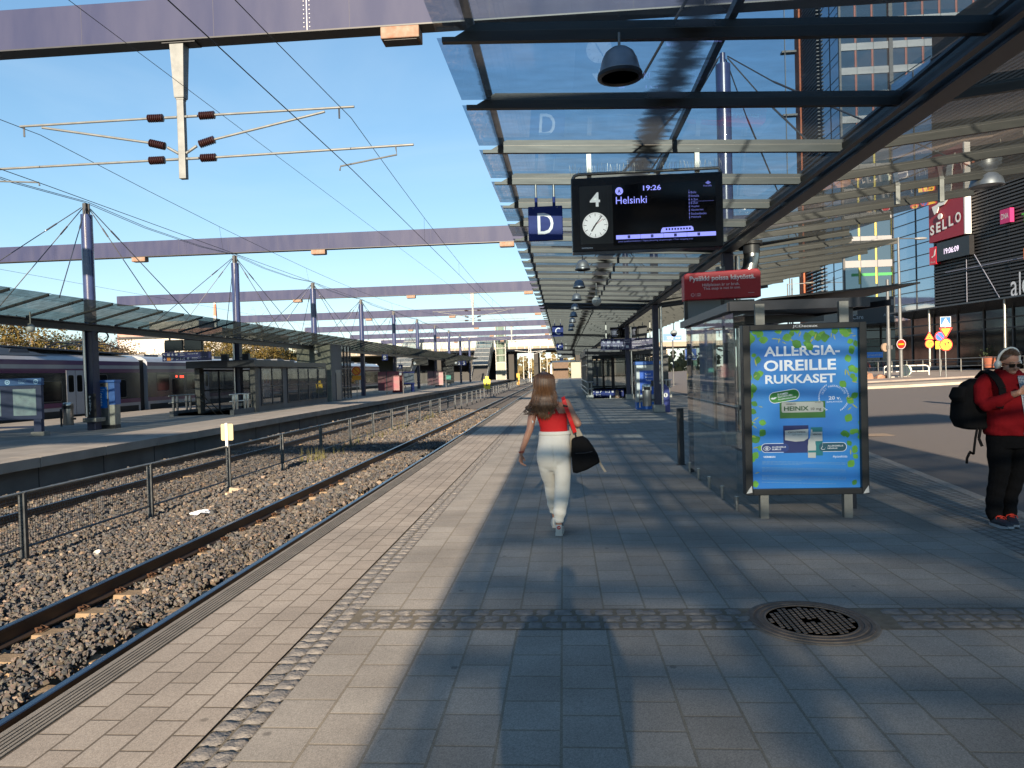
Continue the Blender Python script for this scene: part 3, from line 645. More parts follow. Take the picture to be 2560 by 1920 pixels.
for k, y in enumerate([24.75 + 11.72 * i for i in range(-1, 10)]):
    part('column', MB().box(IX - .16, IX + .16, y - .18, y + .18, .0, IZ - .2), NAVYP, ic, bevel=.02)
    if k < 4:
        part('downpipe', MB().tube([(IX - .10, y - .26, 0.5), (IX - .10, y - .26, IZ - .2)], .055, 10), STAIN, ic, 60)
        part('collar', MB().box(IX - .26, IX + .26, y - .28, y + .28, .30, .46), STEEL, ic, bevel=.02)
    part('mast', MB().cyl((IX, y, IZ + .06), (IX, y, 7.95), .20, n=20), MASTB, ic, 60)
    part('mast_head', MB().bx((IX, y, 8.15), (.12, .24, .42)).bx((IX, y, 8.15), (.26, .05, .42)), DARK, ic)
    ends = ((-2.6, -3.9), (-2.6, 3.9), (1.75, -3.9), (1.75, 3.9), (1.7, 1.6), (-2.4, -1.6))
    for sx_, sy_ in ends[: 6 if k < 5 else 4]:
        e_ = (IX + sx_, y + sy_, zi(IX + sx_) + .1); t_ = (IX + .04 * sx_, y + .03 * sy_, 8.2); lp = lambda u: tuple(a + (b - a) * u for a, b in zip(t_, e_))
        part('stay_rod', MB().tube([t_, lp(.18), lp(.185), lp(.26), lp(.265), e_], [.017, .017, .03, .03, .017, .017], 6), ROD, ic)
    if k: 
        for dx in (-.07, .07): part('ridge_cable', MB().tube([(IX + dx, y - 11.72, 8.42), (IX + dx, y - 8, 8.30 - abs(dx)), (IX + dx, y - 3.5, 8.30 - abs(dx)), (IX + dx, y, 8.42)], .012, 5), ROD, ic)
# ================================================================ NEAR PLATFORM FURNITURE
F = (1, 0, 0); UP = (0, 0, 1)
# ---- departure display with clock
SCRN = mat('screen_black', (0.004, 0.004, 0.005), 0.12, 0, 0)
PIX = mat('screen_pixels', (0.30, 0.32, 0.95), 0.5, emit=0.42)
PIXD = mat('screen_pixels_dim', (0.25, 0.27, 0.8), 0.5, emit=0.16)
d = thing('departure_display', 'black departure board with clock, platform number 4 and Helsinki train', 'display', (.155, 8.79, 3.17))
part('case', MB().box(0, 1.83, -.11, .14, 0, .905), mat('display_case', (0.008, 0.009, 0.013), 0.25, 0, 0.2, 3), d, bevel=.012)
part('screen', MB().box(.50, 1.74, -.113, -.111, .06, .80), SCRN, d)
cp = part('clock_panel', MB().box(.10, .50, -.114, -.111, .09, .80), mat('clock_panel_grey', (0.055, 0.055, 0.052), 0.25, 0, 0.3, 2), d)
part('seam', MB().box(.445, .452, -.1155, -.1142, .09, .80), BLACK, cp)
part('platform_number', MB().fit('4', (.225, -.116, .545), .125, .175, bold=.02), mat('dim_white', (.62, .66, .62), .6, emit=.25), cp)
cf = part('clock_face', MB().disc((.285, -.117, .32), .155, n=40), mat('clock_white', (.74, .76, .70), .5, emit=.30), cp)
tk = MB()
for i in range(60):
    a = R(6 * i); l = .04 if i % 5 == 0 else .014; w = .006 if i % 5 == 0 else .0025
    c = (.285 + math.sin(a) * (.148 - l / 2), -.1185, .32 + math.cos(a) * (.148 - l / 2)); tk.bx(c, (w, .001, l), 0, 0, a)
part('tick_marks', tk, BLACK, cf)
def hand(nm, ang, l, w, m, back=.035):
    a = R(ang); u = (math.sin(a), math.cos(a)); c = (.285 + u[0] * (l - back) / 2, -.120, .32 + u[1] * (l - back) / 2)
    part(nm, MB().bx(c, (w, .001, l + back), 0, 0, a), m, cf)
hand('hour_hand', 213, .09, .016, BLACK); hand('minute_hand', 37, .14, .011, BLACK); hand('second_hand', 53, .125, .004, mat('clock_red', (.6, .02, .02), .5))
tx = MB(); sy = -.1145
tx.disc((.585, sy, .722), .047, n=28); tx.fit('19:26', (.875, sy, .715), .215, .062, bold=.012); tx.fit('Helsinki', (.543, sy, .565), .373, .088)
tx.box(.535, 1.735, sy - .0006, sy, .135, .185)
tr = [(1.075, .197), (1.47, .205), (1.465, .245), (1.445, .262), (1.10, .255), (1.085, .235)]; tx.poly(tr, (0, sy, 0))
part('route_lettering', tx, PIX, d)
td = MB(); td.fit('A', (.566, sy - .001, .698), .038, .048, bold=.02)
for i in range(9): td.box(1.135 + i * .035, 1.155 + i * .035, sy - .001, sy - .0004, .222, .245)
for i, ch in enumerate('ABCD'):
    x_ = .69 + i * .28; td.box(x_ - .016, x_ + .016, sy - .001, sy - .0008, .143, .178)
    if i: td.box(x_ - .142, x_ - .139, sy - .001, sy - .0008, .135, .185)
part('screen_cutouts', td, SCRN, d)
tq = MB()
for i, s_ in enumerate(('Böle', 'Ilmala', 'A Zon', 'B Zon', 'Hoplax', 'Gjuteriet', 'Sockenbacka', 'Mäkkylä')):
    w = .0165 * len(s_); tq.fit(s_, (1.445, sy, .655 - i * .043), w, .026); tq.disc((1.425, sy, .668 - i * .043), .007, n=10)
for i, ch in enumerate('ABCD'): tq.fit(ch, (.682 + i * .28, sy - .0016, .15), .016, .022)
tq.box(1.423, 1.426, sy - .0005, sy, .34, .70).box(1.45, 1.72, sy - .0005, sy, .556, .558)
tq.fit('Junan pysähtymisalueet / Tågets placering vid perrongen / Train stopping area', (.56, sy, .095), .9, .022)
tq.poly([(1.62, .775), (1.655, .80), (1.69, .775), (1.655, .755)], (0, sy, 0)).fit('Fintraffic', (1.60, sy, .73), .10, .02)
part('stop_list', tq, PIXD, d)
part('maker_name', MB().fit('MITRON', (.115, -.1125, .036), .13, .016, bold=.03), WLET, d)
part('top_pipe', MB().tube([(.02, -.05, .905), (.05, -.05, .95), (.10, -.05, .965), (1.80, -.05, .965), (1.83, -.05, .905)], .02, 8), STEEL, d, 60)
sp = MB()
for i in range(62): sp.cyl((.0 + i * .03, -.07, .95), (.0 + i * .03 + RNG.normal() * .012, -.09 + RNG.normal() * .02, 1.06 + RNG.normal() * .012), .0018, n=3)
part('bird_spikes', sp, STEEL, d)
for x_ in (.23, 1.55): part('hanger', MB().box(x_ - .028, x_ + .028, -.02, .02, .905, 1.22), STEEL, d)
# ---- hanging sector signs D, C, C, B, B, A
def sector(ch, x, y, z, w, lab):
    t = thing('sector_sign', lab, 'sign', (x, y, z), 0, 'hanging platform sector signs')
    part('panel', MB().box(-w / 2, w / 2, -.02, .02, 0, w), NAVY, t, bevel=.012)
    part('letter', MB().fit(ch, (-w * .23, -.0225, w * .18), w * .46, w * .62, bold=.005), WLET, t)
    for s_ in (-1, 1):
        h = part('hanger', MB().cyl((s_ * w * .26, 0, w + .12), (s_ * w * .26, 0, w + .34), .016, n=8), STEEL, t, 60)
        part('sleeve', MB().cyl((s_ * w * .26, 0, w), (s_ * w * .26, 0, w + .13), .022, n=8), NAVY, h, 60)
    if w > .4:
        for s_ in (-.35, .35): part('bolt', MB().cyl((s_ * w, -.02, w * .95), (s_ * w, -.026, w * .95), .008, n=8), STEEL, t)
sector('D', -.20, 10.27, 3.62, .50, 'nearest hanging navy sign with a white letter D beside the clock display')
sector('C', -.24, 38.2, 3.57, .60, 'larger of the hanging navy signs with letter C, down the canopy')
sector('C', -.25, 63.5, 3.57, .60, 'smaller hanging navy sign with letter C, further down the canopy')
sector('B', -.25, 88, 3.57, .60, 'small far hanging sign with letter B, upper one')
sector('B', -.25, 110, 3.55, .60, 'tiny far hanging sign with letter B, just below the other B')
sector('A', -.25, 128, 3.55, .60, 'tiny farthest hanging sign with letter A')
# ---- dome lamps under the canopy
LSH = mat('lamp_aluminium', (0.34, 0.35, 0.36), 0.4, 0.7, 0.3, 6)
def lamp(i):
    y = 5.75 + 3.62 * i
    t = thing('dome_lamp', f'{"nearest large" if i == 0 else ordinal(i) + " (counting away from the camera)"} grey dome lamp hanging under the near canopy', 'lamp', (.52, y, 4.08), 0, 'dome lamps under the near canopy'); t.scale = (.92, .92, .88)
    part('lamp_shade', MB().lathe([(.012, .265), (.04, .262), (.08, .248), (.125, .21), (.152, .155), (.168, .09), (.178, .045), (.192, .028), (.194, .0), (.172, -.012), (.165, .02)], 28), LSH, t, 35)
    part('rim', MB().lathe([(.165, .018), (.196, .018), (.198, -.012), (.165, -.02), (.160, 0)], 28), BLACK, t, 35)
    part('lens', MB().lathe([(.0001, .004), (.164, .004), (.164, .0)], 24), mat('lamp_lens', (.10, .10, .095), .3), t)
    part('hanger', MB().cyl((0, 0, .26), (0, 0, .40), .012, n=8), STEEL, t)
for i in (0, 3, 4, 5, 6, 7, 8, 9, 10): lamp(i)
SPH = mat('globe_grey', (0.45, 0.45, 0.42), 0.35)
def globe(x, y, z, lab, nm='speaker', cat='speaker'):
    t = thing('globe_' + nm, lab, cat, (x, y, z)); part('globe', MB().ell((0, 0, 0), (.13, .13, .13), 16, 12), SPH, t, 180)
    part('stem', MB().cyl((0, 0, .12), (0, 0, .52), .02, n=8).box(-.05, .05, -.05, .05, .10, .15), STEEL, t, 60)
globe(.98, 19.7, 3.62, 'white globe loudspeaker on a short stem under the near canopy')
tl = thing('wing_lamp', 'round grey lamp under the right wing of the canopy above the street', 'lamp', (6.9, 11.9, 4.50))
part('lamp_shade', MB().lathe([(.06, .2), (.16, .19), (.22, .12), (.24, .05), (.25, 0), (.22, -.01), (.21, .02), (.0001, .02)], 24), LSH, tl, 35)
for i, (x_, zb, zt) in enumerate(((5.44, 4.24, 4.56), (6.12, 4.25, 4.63))):
    solo('hanging_bar', MB().box(-.035, .035, -.035, .035, zb - 4, zt - 4 + .03).box(-.04, .04, -.04, .04, zt - 4.02, zt - 3.99), STEEL, f'{"left" if i == 0 else "right"} one of two bare square metal hangers under the right canopy wing', 'bracket', 'square metal hangers under the wing', (x_, 11.76, 4.0), bevel=.004)
# ---- bus shelter
SHM = mat('shelter_frame', (0.028, 0.033, 0.048), 0.4, 0, 0.3, 3)
SGL = glass('shelter_glass', (0.78, 0.84, 0.85), .03, 2.5, (0.25, 0.25, 0.24))
sh = thing('bus_shelter', 'dark framed glass bus shelter behind the allergy advert', 'bus shelter', (0, 0, 0))
part('roof', MB().box(1.99, 3.48, 8.42, 11.68, 2.37, 2.455), SHM, sh, bevel=.006)
part('roof_edge', MB().box(1.96, 3.55, 8.37, 8.42, 2.36, 2.47).box(1.94, 1.99, 8.42, 11.72, 2.36, 2.46), SHM, sh)
part('roof_sheet', MB().add([(2.4, 8.6, 2.50), (4.1, 8.35, 2.60), (4.1, 11.7, 2.60), (2.4, 11.7, 2.50), (2.4, 8.6, 2.52), (4.1, 8.35, 2.62), (4.1, 11.7, 2.62), (2.4, 11.7, 2.52)], [(0, 3, 2, 1), (4, 5, 6, 7), (0, 1, 5, 4), (1, 2, 6, 5), (2, 3, 7, 6), (3, 0, 4, 7)]), DARK, sh)
part('lower_roof_beam', MB().beam((2.1, 8.9, 2.28), (3.45, 9.6, 2.33), .06, .10).beam((2.1, 11.6, 2.28), (3.9, 8.6, 2.42), .05, .07), SHM, sh)
for a, b in ((8.42, 9.20), (9.21, 10.0), (10.01, 10.80), (10.81, 11.6)):
    part('glass_panel', MB().quad((2.01, a, .10), (2.01, b, .10), (2.01, b, 2.36), (2.01, a, 2.36)), SGL, sh)
part('end_panel', MB().quad((2.05, 11.62, .10), (3.3, 11.62, .10), (3.3, 11.62, 2.36), (2.05, 11.62, 2.36)), SGL, sh)
part('side_panel', MB().quad((2.02, 8.44, .12), (2.06, 8.10, .12), (2.06, 8.10, 2.3), (2.02, 8.44, 2.3)), SGL, sh)
for yy in (8.45, 9.2, 10.0, 10.8, 11.55):
    part('foot_clamp', MB().tube([(2.01, yy, 0), (2.01, yy, .07)], .018, 8).tube([(2.01, yy, .07), (2.01, yy, .17)], .026, 8), STAIN, sh, 60)
for x_, yy in ((2.06, 11.62), (3.36, 11.62), (3.36, 8.50)): part('post', MB().box(x_ - .035, x_ + .035, yy - .035, yy + .035, 0, 2.4), SHM, sh)
part('grab_rail', MB().tube([(2.05, 9.6, 1.22), (2.09, 9.6, 1.22), (2.09, 8.42, 1.22), (2.05, 8.42, 1.22)], .026, 8), STAIN, sh, 60)
bn = part('bench', MB().box(2.6, 3.0, 9.2, 11.2, .44, .48), SHM, sh)
part('leg', MB().box(2.77, 2.83, 9.4, 9.46, 0, .44), SHM, bn); part('leg', MB().box(2.77, 2.83, 10.9, 10.96, 0, .44), SHM, bn)
tt = thing('timetable_case', 'silver framed timetable case hung inside the glass shelter wall', 'notice board', (2.06, 10.2, .86))
part('frame', MB().box(-.02, .03, -.48, .48, 0, 1.36), STAIN, tt, bevel=.01)
part('sheet', MB().box(-.0225, -.0205, -.44, .44, .04, 1.32), mat('timetable_blue', (.03, .10, .30), .5, 0, 0.9, 2.2, col2=(.35, .38, .42), stretch=(1, 1, 2)), tt)
part('paper', MB().box(-.0235, -.023, -.43, .43, .05, .50), mat('timetable_paper', (.45, .47, .48), .6, 0, .15, 3), tt)
# ---- advert panel
a = thing('advert_panel', 'black framed blue allergy medicine advert on two posts by the shelter', 'advertisement', (2.66, 8.0, 0))
a.rotation_euler = (0, 0, R(-.4))
ADF = mat('advert_frame', (0.016, 0.017, 0.019), 0.4, 0, 0.3, 4)
fx0, fx1, fz0, fz1 = -.665, .665, .27, 2.165; px, pz, PW, PH = -.583, .335, 1.17, 1.765; fy = -.06
part('frame', MB().box(fx0, px, fy, .08, fz0, fz1).box(px + PW, fx1, fy, .08, fz0, fz1).box(px, px + PW, fy, .08, fz0, pz).box(px, px + PW, fy, .08, pz + PH, fz1).box(px, px + PW, .0, .08, pz, pz + PH), ADF, a, bevel=.006)
for x_ in (-.455, .45): part('post', MB().box(x_ - .045, x_ + .045, -.025, .055, 0, .272), STEEL, a); part('upper_post', MB().box(x_ - .05, x_ + .05, .0, .055, 2.163, 2.40), STEEL, a)
for x_, z_ in ((fx0 + .005, .29), (fx1 - .07, .275)): part('corner_chip', MB().poly([(0, 0), (.065, .01), (.06, .09), (.03, .05)], (x_, fy - .0015, z_)), WHITE, a)
part('maker_name', MB().fit('JCDecaux', (-.125, fy - .0015, 2.115), .27, .036, bold=.025), WLET, a)
def postermat():
    m = mat('poster_blue', (0.02, 0.14, 0.44), 0.35, 0, .9, 1.5, col2=(.028, .21, .52), detail=1.0, coat=0.2, emit=.14); return m
po = part('poster', MB().quad((px, -.004, pz), (px + PW, -.004, pz), (px + PW, -.004, pz + PH), (px, -.004, pz + PH)), postermat(), a)
sx_, sz_ = PW / 635., PH / 950.
def U(x, y):          # zoomed-photo pixel on the poster -> local point on the print
    xl = 450 + (y - 470) * .042; yb = 1430 - (x - 470) * .038
    return px + (x - xl) * sx_, pz + (yb - y) * sz_
def ft(mb, s_, x0, y0, x1, y1, lay=.006, bold=0.0, tilt=0.0):
    """lettering between two opposite corners (left bottom, right top) given in zoomed-photo pixels"""
    a_, b_ = U(x0, y0); c_, d_ = U(x1, y1)
    mb.fit(s_, (a_, -lay, b_), c_ - a_, max(d_ - b_, .002), (math.cos(tilt), 0, math.sin(tilt)), (-math.sin(tilt), 0, math.cos(tilt)), bold)
w = MB()
ft(w, 'ALLERGIA-', 545, 633, 985, 557, bold=.026); ft(w, 'OIREILLE', 545, 722, 965, 640, bold=.026); ft(w, 'RUKKASET', 555, 797, 965, 728, bold=.026)
ft(w, '20 v.', 928, 886, 998, 862, bold=.02); ft(w, 'JUHLAVUOSI', 916, 906, 1006, 891); ft(w, 'Apteekista', 960, 1236, 1044, 1214)
ft(w, 'VERMAN', 552, 1242, 622, 1228, bold=.02)
cxm, czm = U(957, 872)
for i, ch in enumerate('UUSI PAKKAUSILME'):
    an = R(158 - i * 9.2); q = .118
    if ch != ' ': w.text(ch, (cxm + math.cos(an) * q, -.006, czm + math.sin(an) * q), .032, (math.sin(an), 0, -math.cos(an)), (math.cos(an), 0, math.sin(an)), 'CENTER')
for i in range(44):
    an = R(-62 + i * 7.0)
    if 60 < math.degrees(an) < 118: continue
    w.bx((cxm + math.cos(an) * .158, -.006, czm + math.sin(an) * .158), (.020, .0004, .006), 0, 0, -an + R(45))
def pill(mb, x0, x1, y, h, lay, tilt=0.0):
    (a_, b_), (c_, d_) = U(x0, y), U(x1, y); L_ = math.hypot(c_ - a_, d_ - b_)
    mb.rrect(L_, h, h * .49, ((a_ + c_) / 2, -lay, (b_ + d_) / 2), (math.cos(tilt), 0, math.sin(tilt)), (-math.sin(tilt), 0, math.cos(tilt)), 8)
pill(w, 538, 705, 1180, .103, .0055); pill(w, 874, 1040, 1168, .103, .0055); pill(w, 577, 758, 868, .125, .0075, R(9))
part('white_lettering', w, mat('poster_white', (.66, .70, .72), .45, emit=.14), po)
g1 = MB(); pill(g1, 580, 755, 868, .113, .0085, R(9)); part('green_badge', g1, mat('badge_green', (.05, .30, .05), .5), po)
g2 = MB(); pill(g2, 541, 702, 1180, .094, .0062); part('blue_badge', g2, mat('badge_blue', (.012, .045, .22), .5), po)
g3 = MB(); pill(g3, 877, 1037, 1168, .094, .0062); part('teal_badge', g3, mat('badge_teal', (.012, .10, .15), .5), po)
w2 = MB()
for k, (s_, x0, x1, y0) in enumerate((('SUOMEN', 628, 690, 866), ('SUOSITUIN', 630, 715, 880), ('ALLERGIALÄÄKE', 632, 740, 894))): ft(w2, s_, x0, y0, x1, y0 - 14, .0095, .015, R(8))
ft(w2, 'ALLERGISILLE', 602, 1180, 684, 1168, .0075, .01); ft(w2, 'SILMILLE', 602, 1194, 656, 1182, .0075, .01)
ft(w2, 'ALLERGISELLE', 928, 1166, 1018, 1154, .0075, .01); ft(w2, 'NENÄLLE', 928, 1180, 985, 1168, .0075, .01)
e0 = U(572, 1185); 
for sgn in (1, -1):
    pts = [(-.042, 0)] + [(-.042 + .084 * i / 12, sgn * .026 * math.sin(math.pi * i / 12)) for i in range(1, 12)] + [(.042, 0)]
    for p_, q_ in zip(pts[:-1], pts[1:]): w2.beam((e0[0] + p_[0], -.0075, e0[1] + p_[1]), (e0[0] + q_[0], -.0075, e0[1] + q_[1]), .0005, .004)
w2.disc((e0[0], -.0075, e0[1]), .016, r_in=.010); w2.disc((e0[0], -.0075, e0[1]), .006)
n0 = U(906, 1165); 
for p_, q_ in (((-.012, .04), (-.014, .0)), ((-.014, 0), (-.030, -.024)), ((-.030, -.024), (-.016, -.036)), ((-.016, -.036), (.012, -.030)), ((.012, -.03), (.016, -.012))): w2.beam((n0[0] + p_[0], -.0075, n0[1] + p_[1]), (n0[0] + q_[0], -.0075, n0[1] + q_[1]), .0005, .004)
l0 = U(605, 882); w2.poly([(-.035, -.004), (-.015, .008), (0, .005), (.015, .012), (.036, .010), (.015, -.008), (-.01, -.014)], (l0[0], -.0095, l0[1]))
part('badge_lettering', w2, MATS['poster_white'], po)
def prect(mb, x0, y0, x1, y1, lay): (p_, q_), (r_, s_) = U(x0, y1), U(x1, y0); mb.quad((p_, -lay, q_), (r_, -lay, q_), (r_, -lay, s_), (p_, -lay, s_))
hb = MB(); prect(hb, 645, 893, 908, 1003, .006); b1 = part('green_medicine_box', hb, mat('box_green', (.04, .20, .035), .5, 0, .4, 4), po)
hw = MB(); (p_, q_), (r_, s_) = U(655, 968), U(897, 896); hw.rrect(r_ - p_, s_ - q_, .02, ((p_ + r_) / 2, -.0065, (q_ + s_) / 2)); part('label_field', hw, mat('box_silver', (.45, .48, .45), .5), b1)
ht = MB(); ft(ht, 'HEINIX', 668, 957, 812, 925, .0070, .03); part('medicine_name', ht, mat('box_dark_green', (.008, .07, .025), .5), b1)
ht = MB(); ft(ht, '10 mg', 826, 955, 886, 932, .0070, .015); ft(ht, 'VERMAN', 678, 920, 736, 910, .007, .02); ft(ht, '30 tabl.', 848, 906, 884, 898, .007); part('dose_lettering', ht, BLACK, b1)
ob = MB(); prect(ob, 672, 1040, 813, 1210, .0058); b2 = part('blue_medicine_box', ob, mat('box_navy', (.01, .025, .14), .5), po)
ow = MB(); A_ = [U(676, 1075), U(813, 1062), U(813, 1118), U(790, 1135), U(740, 1140), U(678, 1132)]; ow.add([(p[0], -.0064, p[1]) for p in A_], [tuple(range(6))]); part('label_field', ow, mat('box_white', (.6, .62, .60), .5), b2)
ot = MB(); ft(ot, 'OCUTIFEX', 695, 1090, 798, 1076, .0070, .02); ft(ot, '0,25 mg/ml', 722, 1104, 775, 1095, .007); part('medicine_name', ot, BLACK, b2)
nb = MB(); prect(nb, 834, 1050, 895, 1222, .0060); b3 = part('teal_medicine_box', nb, mat('box_teal', (.01, .20, .23), .5), po)
nw = MB(); prect(nw, 838, 1078, 895, 1135, .0066); part('label_field', nw, MATS['box_white'], b3)
nt_ = MB(); ft(nt_, 'NENOXIN', 842, 1100, 890, 1088, .0072, .02); part('medicine_name', nt_, BLACK, b3)
bt = MB(); A_ = [U(*p) for p in ((815, 1235), (860, 1235), (860, 1165), (856, 1148), (856, 1132), (842, 1115), (836, 1065), (828, 1065), (824, 1115), (814, 1130), (814, 1148), (812, 1165))]
bt.add([(p[0], -.0085, p[1]) for p in A_], [tuple(range(len(A_)))]); b4 = part('spray_bottle', bt, mat('bottle_white', (.55, .58, .56), .4), po)
bl_ = MB(); prect(bl_, 815, 1190, 860, 1204, .0092); part('bottle_label', bl_, MATS['box_teal'], b4)
fp = MB()
for y_ in [1262, 1270, 1278, 1300, 1308, 1316, 1324, 1347, 1355, 1363, 1371, 1388]:
    x_ = 546
    end = 1040 if y_ not in (1278, 1324, 1371, 1388) else 780 if y_ != 1388 else 980
    while x_ < end:
        l_ = 6 + RNG.random() * 22; (p_, q_), (r_, s_) = U(x_, y_ + 2), U(min(x_ + l_, end), y_ - 2); fp.quad((p_, -.006, q_), (r_, -.006, q_ + .0006), (r_, -.006, s_), (p_, -.006, s_)); x_ += l_ + 4
part('fine_print', fp, mat('poster_small_print', (.16, .34, .58), .5), po)
lf = [MB(), MB(), MB()]
def leaf(mb, x, z, s_, an, lay, asp=.62):
    pts = [(0, 0), (.28, .30 * asp), (.6, .38 * asp), (.85, .2 * asp), (1, 0), (.85, -.2 * asp), (.6, -.38 * asp), (.28, -.30 * asp)]
    c_, n_ = math.cos(an), math.sin(an); mb.add([(min(max(x + s_ * (p[0] * c_ - p[1] * n_), px + .002), px + PW - .002), -lay, min(max(z + s_ * (p[0] * n_ + p[1] * c_), pz + .002), pz + PH - .002)) for p in pts], [tuple(range(8))])
for k in range(120):
    t_ = RNG.random()
    if t_ < .33: x_, z_ = px + RNG.random() * PW, pz + PH - RNG.random() ** 1.3 * .15
    elif t_ < .66: x_, z_ = px + RNG.random() ** 1.4 * .11, pz + .05 + RNG.random() * (PH - .1)
    else: x_, z_ = px + PW - RNG.random() ** 1.4 * .14, pz + .05 + RNG.random() * (PH - .1)
    c_ = int(RNG.integers(0, 3)); leaf(lf[c_], x_, z_, (.085, .07, .10)[c_] * (.7 + .6 * RNG.random()), RNG.random() * 6.28, .0045 + .00002 * k, (1.1, .25, 1.0)[c_])
for c_, (nm, cc) in enumerate((('green_leaves', (.12, .36, .04)), ('catkins', (.36, .40, .06)), ('dark_green_leaves', (.06, .24, .03)))): part(nm, lf[c_], mat('poster_' + nm, cc, .5, 0, .4, 9, emit=.12), po)
# ---- red hood over the stop sign
r_ = thing('stop_closed_sign', 'red hood sign saying the bus stop is out of use, on the shelter', 'sign', (2.03, 11.9, 2.82))
pr = [(-.0, 0), (1.24, .02), (1.24, .42), (1.22, .46), (1.18, .485), (.06, .445), (.02, .43), (0, .40)]
part('panel', MB().prism(pr, -.13, .13), mat('red_vinyl', (.55, .010, .022), .45, 0, .2, 2), r_, bevel=.012)
q = MB(); q.fit('Pysäkki poissa käytöstä.', (.09, -.132, .285), 1.06, .105, (1, 0, .012), UP, .02); q.fit('Hållplatsen är ur bruk.', (.295, -.132, .205), .60, .062, (1, 0, .012)); q.fit('This stop is not in use.', (.31, -.132, .148), .60, .055, (1, 0, .012))
for i in range(12): an = R(30 * i); q.bx((.135 + math.cos(an) * .025, -.132, .085 + math.sin(an) * .025), (.014, .0005, .005), 0, 0, -an)
q.box(.185, .188, -.1325, -.132, .055, .115).fit('HSL', (.21, -.132, .09), .06, .022).fit('HRT', (.21, -.132, .06), .06, .022).box(1.03, 1.13, -.1325, -.132, .09, .095)
part('lettering', q, mat('hood_lettering', (.86, .80, .78), .6), r_)
for x_ in (.04, .64): part('post', MB().box(x_ - .028, x_ + .028, -.03, .03, -.46, .01), BLACK, r_)
part('board', MB().box(.07, 1.16, -.02, .02, -.42, -.005), mat('grey_board', (.20, .21, .21), .5), r_)
solo('bollard', MB().box(-.055, .055, -.055, .055, 0, 1.0).box(-.075, .075, -.075, .075, 0, .015), DARK, 'slim dark square bollard standing left of the glass shelter', 'bollard', None, (2.03, 12.5, 0), bevel=.006)
# ---- manhole cover
mh = thing('manhole_cover', 'round rusty iron manhole cover set in the slab paving', 'manhole cover', (1.60, 4.76, .004))
IRON = mat('cast_iron', (.13, .10, .08), .8, 0, .4, 14, .15, 80)
part('surround', MB().lathe([(.415, .001), (.412, .004), (.385, .006)], 48), mat('manhole_mortar', (.17, .145, .12), .95, 0, .4, 12, .3, 60), mh)
part('ring', MB().lathe([(.39, .002), (.388, .012), (.365, .012), (.362, .007), (.345, .007), (.342, .013), (.322, .013), (.32, .008), (.30, .008), (.298, .013), (.285, .013), (.283, .005)], 48), IRON, mh, 30)
part('plate', MB().disc((0, 0, .006), .285, (1, 0, 0), (0, 1, 0), 48), mat('cast_iron_plate', (.115, .09, .07), .85, 0, .3, 10), mh)
rb = MB()
for i in range(-7, 8):
    x_ = i * .037; h_ = math.sqrt(max(.27 ** 2 - x_ ** 2, 0))
    n_ = int(h_ / .02); 
    for j in range(-n_, n_ + 1):
        yy = j * .04 + (i % 2) * .02
        if abs(yy) + .02 < h_ and not (abs(x_) < .05 and abs(yy) < .03): rb.box(x_ - .012, x_ + .012, yy - .013, yy + .013,   .005, .0095)
part('rib_pattern', rb, IRON, mh)
rg = MB()
for i, ch in enumerate('SADEVESI  STORMWATER  '):
    an = R(200 - i * 16.3)
    if ch != ' ': rg.text(ch, (math.cos(an) * .328, math.sin(an) * .328, .0145), .022, (math.sin(an), -math.cos(an), 0), (math.cos(an), math.sin(an), 0), 'CENTER')
# ---- far furniture on the near platform
TKB = mat('ticket_blue', (.02, .11, .38), .4)
tm = thing('ticket_machine', 'blue and silver ticket machine behind the second canopy column', 'ticket machine', (3.53, 29.5, 0))
part('body', MB().box(-.50, .50, 0, .7, .30, 1.86), mat('machine_silver', (.36, .38, .38), .35, .5, .2, 3), tm, bevel=.02)
part('top', MB().box(-.53, .55, -.02, .72, 1.86, 2.0), TKB, tm, bevel=.02); part('plinth', MB().box(-.51, .51, -.02, .7, 0, .30), TKB, tm)
part('screen', MB().box(-.36, .40, -.012, -.002, .62, 1.62), mat('machine_blue', (.015, .10, .48), .3, 0, .3, 1), tm)
part('lettering', MB().fit('Liput', (-.12, -.014, 1.42), .22, .09).fit('Biljetter', (-.12, -.014, 1.30), .30, .07).fit('Tickets', (-.12, -.014, 1.18), .24, .07), WLET, tm)
part('slot', MB().box(.10, .26, -.016, -.010, .95, 1.20), BLACK, tm)
sk = MB()
for i in range(9): sk.cyl((-.45 + i * .11, .1, 2.0), (-.45 + i * .11, .1, 2.28), .018, n=6)
part('bird_spikes', sk, DARK, tm)
def bin_(x, y, lab, s=1.0):
    t = thing('litter_bin', lab, 'litter bin', (x, y, .25), 0, 'steel litter bins'); t.scale = (s, s, s)
    part('drum', MB().lathe([(.165, 0), (.175, .02), (.175, .62)], 20), STAIN, t, 40)
    part('hood', MB().lathe([(.175, .74), (.178, .82), (.16, .85), (.0001, .86)], 20).box(-.17, -.10, -.09, .09, .60, .76).box(.10, .17, -.09, .09, .60, .76), STAIN, t, 40)
    part('inside', MB().lathe([(.15, .60), (.15, .78)], 16), BLACK, t)
    part('bracket', MB().box(.17, .28, -.05, .05, .2, .28).box(-.30, -.26, -.03, .03, -.05, .62).box(-.27, -.16, -.02, .02, .25, .3), DARK, t)
bin_(3.20, 27.35, 'steel litter bin fixed to the second canopy column of the near platform')
it = thing('info_point', 'navy help post with rounded top and white i beside the column', 'info post', (3.83, 27.5, 0))
pf = [(-.24, 0), (.25, 0), (.25, .72)] + [(.25 - .28 * (1 - math.cos(R(i * 15))), .72 + .38 * math.sin(R(i * 15))) for i in range(1, 7)] + [(-.24, 1.1)]
part('body', MB().prism(pf, -.11, .11), mat('info_navy', (.012, .03, .22), .3, 0, .15, 2), it, bevel=.01)
